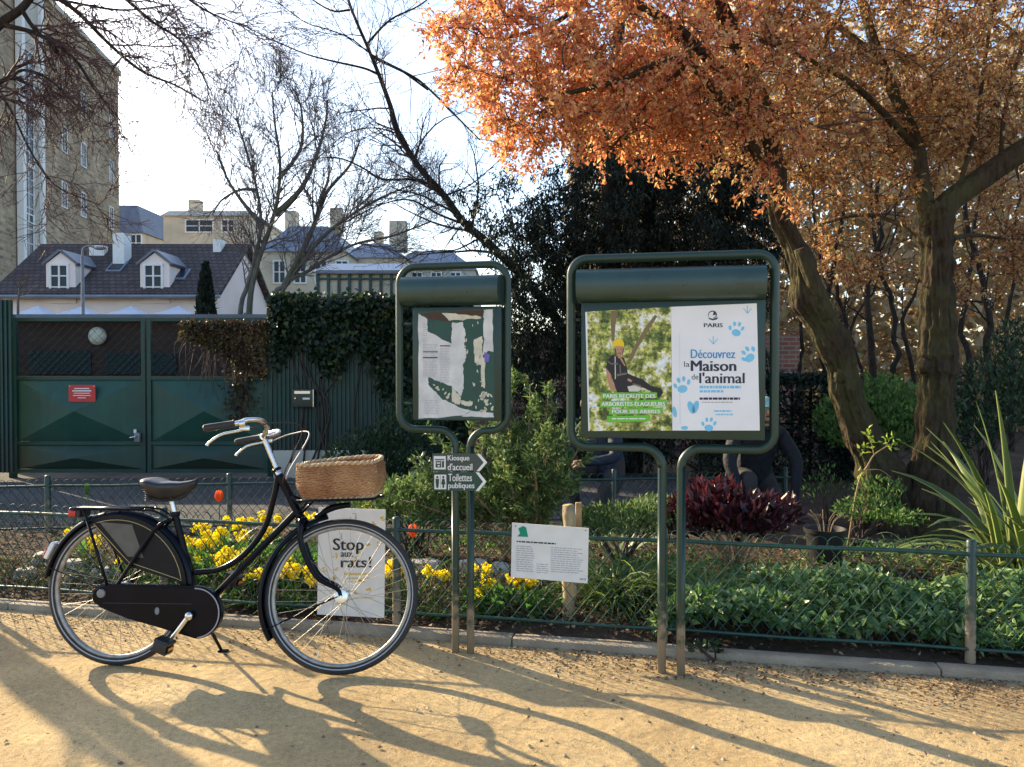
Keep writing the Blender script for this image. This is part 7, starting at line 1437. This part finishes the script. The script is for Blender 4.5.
for i, (px, py, wh) in enumerate(spots):
    k = i % 5; hgt = .20 + .05 * (k % 3); best = None
    for Y_ in np.linspace(4.3, 6.0, 60):
        p = at(px, py, Y_)
        if Y_ < 3.876 - .2 * p.x + .24: continue
        e = abs(p.z - (soilz(p.x, Y_) + hgt))
        if best is None or e < best[0]: best = (e, p, Y_)
    _, p, Y_ = best; base = soilz(p.x, Y_); o = kinds[k] if k not in used else copy_tree(kinds[k]); used.add(k); o.location = (p.x, Y_, base); s_ = (p.z - base) / hgt; s_ = max(.75, min(1.7, s_)); o.scale = (1.05, 1.05, s_); o.rotation_euler.z = r3.uniform(0, 6.28)
    X = px
    if wh == 'bike':
        lab = 'clump of yellow flowers seen through the rear wheel of the bicycle' if X < 135 else 'clump of yellow flowers seen under the step through frame of the bicycle' if X < 268 else 'clump of yellow flowers seen around the front wheel of the bicycle'
    else: lab = 'clump of yellow flowers by the posts of the small notice board' if X < 500 else 'clump of yellow flowers below the white printed notice'
    if abs(X - (30 + 255 / 2.56)) < 2: lab = 'lone low yellow flower seen just above the chain case'
    tag(o, lab, 'flower', 'yellow flowers in the bed')
for (px, py, hgt, lab) in ((413, 535, .34, 'single orange red tulip by the front wheel with long fresh leaves'), (219, 500, .40, 'single orange tulip standing above the bicycle frame by the saddle'), (87, 493, .42, 'green closed tulip bud above the rear carrier')):
    Y_ = 4.45 if px > 400 else 5.1; p = at(px, py, Y_); b = Vector((p.x, Y_, soilz(p.x, Y_))); h = p.z - b.z; root = empty('tulip', b, 0, lab, 'tulip', 'tulips in the bed'); mb = MB(); mb.tube(smooth_path([(0, 0, 0), (.006, 0, h * .5), (0, 0, h)], 4), .0035, 6); mb.build('stalk', M['flowerleaf'], root, smooth=True); bud = px < 100
    mb = MB(); n = 6
    for layer, ph in ((0, 0), (1, .52)):
        for k in range(3):
            a = ph * 2 + k * 2.094; ca, sa = math.cos(a), math.sin(a); g = []
            for i in range(6):
                u = i / 5; rr_ = 1.35 * np.interp(u, [0, .35, .75, 1], [.006, .021, .019, .010 if layer else .006]) * (.6 if bud else 1); w = np.interp(u, [0, .4, .8, 1], [.3, .95, .75, .08])
                for j in (-1, 0, 1): aa = a + j * w; g.append((rr_ * math.cos(aa) * (1 + .06 * layer), rr_ * math.sin(aa) * (1 + .06 * layer), h - .012 + u * .076))
            mb.add(g, [(i * 3 + j, i * 3 + j + 1, i * 3 + j + 4, i * 3 + j + 3) for i in range(5) for j in range(2)])
    mb.build('bloom', M['flowerleaf'] if bud else M['orangepetal'], root, smooth=True)
    r4 = np.random.default_rng(int(px)); m = 5; an = r4.uniform(0, 6.283, m); blades('leaf_clump', np.zeros((m, 3)), np.stack([np.cos(an), np.sin(an), np.full(m, 2.8)], 1), np.full(m, h * .9) * r4.uniform(.7, 1.1, m), .035, r4.uniform(.3, .9, m), M['flowerleaf'], r4, root, seg=6)
# daffodil foliage and dry stalks filling the flower bed
leafy('flower_foliage', 'low green leafy growth filling the bed behind the bicycle frame', 'plant', [pe(215, 570, 4.9, .42, .3, .12), pe(270, 570, 4.85, .35, .3, .12), pe(150, 572, 5.0, .2, .25, .08), pe(330, 565, 4.7, .3, .2, .10)], 2600, (.05, .10), (.014, .024), M['flowerleaf'], 150, stems=20, base=(at(240, 580, 4.9).x, 4.9, .06))
leafy('flower_foliage', 'low broad green leaves under the yellow flowers below the white notice', 'plant', [pe(520, 602, 4.2, .15, .1, .05), pe(490, 600, 4.25, .14, .1, .06), pe(538, 606, 4.15, .1, .08, .04)], 240, (.05, .09), (.03, .045), M['flowerleaf'], 151, stems=10, base=(at(515, 612, 4.2).x, 4.2, .06), shell=.1)
mb = MB(); r5 = random.Random(6)
for k in range(150):
    zone = k % 3; px = (r5.uniform(405, 470) if zone == 0 else r5.uniform(690, 775) if zone == 1 else r5.uniform(215, 250)); Y_ = r5.uniform(4.5, 5.0); c = at(px, 590, Y_); b = Vector((c.x, Y_, soilz(c.x, Y_) - .01)); d = Vector((r5.gauss(0, .5), r5.gauss(0, .4), 1)).normalized(); L = r5.uniform(.08, .26)
    mb.tube(smooth_path([b, b + d * L * .5 + Vector((r5.gauss(0, .02), 0, 0)), b + d * L + Vector((r5.gauss(0, .05), r5.gauss(0, .03), -r5.random() * .05))], 3), lerp_list([.0025, .0012], 7), 4)
o = mb.build('dry_stalks', M['drystem'], smooth=True, fixn=False); o['kind'] = 'stuff'; tag(o, 'dry straw coloured stalks left between the bed plants', 'dead stalks')

# ------------------------------------------------------------------ pot, log posts, stones
c = at(825, 530, 5.3); b = Vector((c.x, 5.3, .06)); root = empty('plant_pot', b, 0, 'black plastic plant pot with thick rim beside the purple shrub', 'plant pot'); mb = MB(); mb.lathe([(.105, 0), (.128, .22), (.140, .222), (.142, .25), (.132, .25), (.122, .20), (.12, .19)], n=28); mb.build('pot', M['pot'], root, auto=40); mb = MB(); mb.lathe([(.118, .205), (.02, .215)], n=20); mb.build('potting_soil', M['soil'], root)
mb = MB(); 
for k in range(9): a = k * .7; mb.tube(smooth_path([(.03 * math.cos(a), .03 * math.sin(a), .2), (.06 * math.cos(a), .06 * math.sin(a), .3), (.14 * math.cos(a), .1 * math.sin(a), .36)], 3), .002, 4)
mb.build('twigs', M['drystem'], root, smooth=True, fixn=False)
c = at(569, 625, 4.12); zt = at(569, 505, 4.12).z; mb = MB(); rs = random.Random(3); n = 12; mb.tube([(c.x + .004 * math.sin(i * 2), 4.12 + .003 * math.cos(i * 1.3), -.02 + (zt + .02) * i / n) for i in range(n + 1)], [(.037 + .004 * math.sin(i * 1.7)) * (1 if i < n else .8) for i in range(n + 1)], 14); o = mb.build('log_post', M['log'], smooth=True); tag(o, 'pale rough round log post standing behind the white printed notice', 'post')
c = at(578.5, 530, 4.3); zt = at(578.5, 502.5, 4.3).z; mb = MB(); mb.bbox((c.x, 4.3, zt / 2), (.034, .03, zt), .004); o = mb.build('wooden_stake', M['stake'], auto=40); tag(o, 'thin square brown stake just behind the round log post', 'stake')
def rock(name, lab, px, py, Y_, sx, sy, sz, mat, seed, cat='stone', group=None):
    r6 = random.Random(seed); mb = MB(); bm = bmesh.new(); bmesh.ops.create_icosphere(bm, subdivisions=3, radius=1.0); ph = [r6.uniform(0, 6) for _ in range(6)]
    vs_ = []
    for v in bm.verts: q_ = v.co; k = 1 + .16 * math.sin(q_.x * 3 + ph[0]) + .14 * math.sin(q_.y * 3.4 + ph[1]) + .14 * math.sin(q_.z * 4 + ph[2]) + .05 * math.sin(q_.x * 9 + ph[3]) * math.sin(q_.y * 8 + ph[4]); vs_.append((max(-.85, min(.85, q_.x * k)) * sx, max(-.85, min(.85, q_.y * k)) * sy, max(-.7, min(.75, q_.z * k)) * sz))
    bm.verts.index_update(); mb.add(vs_, [[v.index for v in f_.verts] for f_ in bm.faces]); bm.free(); p = at(px, py, Y_); o = mb.build(name, mat, smooth=True); o.location = (p.x, Y_, soilz(p.x, Y_) + sz * .45); o.rotation_euler.z = r6.uniform(-.3, .3); tag(o, lab, cat, group)
for i, (px, py, Y_, sx, sy, sz, lab) in enumerate(((425, 562, 5.0, .12, .07, .075, 'grey kerb block in the bed behind the orange red tulip'), (470, 563, 4.95, .13, .07, .08, 'grey block in the bed behind the small board posts'), (500, 562, 4.95, .07, .06, .075, 'small grey block just left of the white printed notice'), (45, 560, 5.3, .13, .08, .06, 'flat grey stone behind the rear mudguard'), (75, 562, 5.1, .12, .07, .06, 'flat pale stone seen through the back of the rear wheel'), (105, 566, 5.0, .10, .06, .05, 'pale stone slab below the coat guard'), (60, 578, 4.9, .10, .06, .05, 'grey stone low behind the rear wheel'), (28, 572, 5.0, .08, .06, .05, 'brownish stone at the photo edge left of the rear wheel'), (290, 545, 4.75, .07, .05, .09, 'pale stone showing behind the front mudguard'), (802, 590, 4.75, .05, .05, .05, 'grey upright stone under the purple shrub'), (815, 590, 4.7, .055, .045, .035, 'pale elongated stone among the ground cover'), (868, 588, 4.75, .06, .05, .04, 'rounded pale stone in the ground cover, right of the elongated one'))):
    rock('stone', lab, px, py, Y_, sx, sy, sz, M['stone'], 200 + i, 'stone', 'stones in the bed')
# ivy sprig at the kerb
leafy('kerb_weed', 'small dark weed growing over the kerb beside the twin posts', 'weed', [(K(.95, -.01).x, K(.95, -.01).y, .06, .09, .04, .035)], 60, (.025, .04), (.015, .025), M['darkshrub'], 160, stems=4, base=tuple(K(.95, .02, .03)), shell=.1)
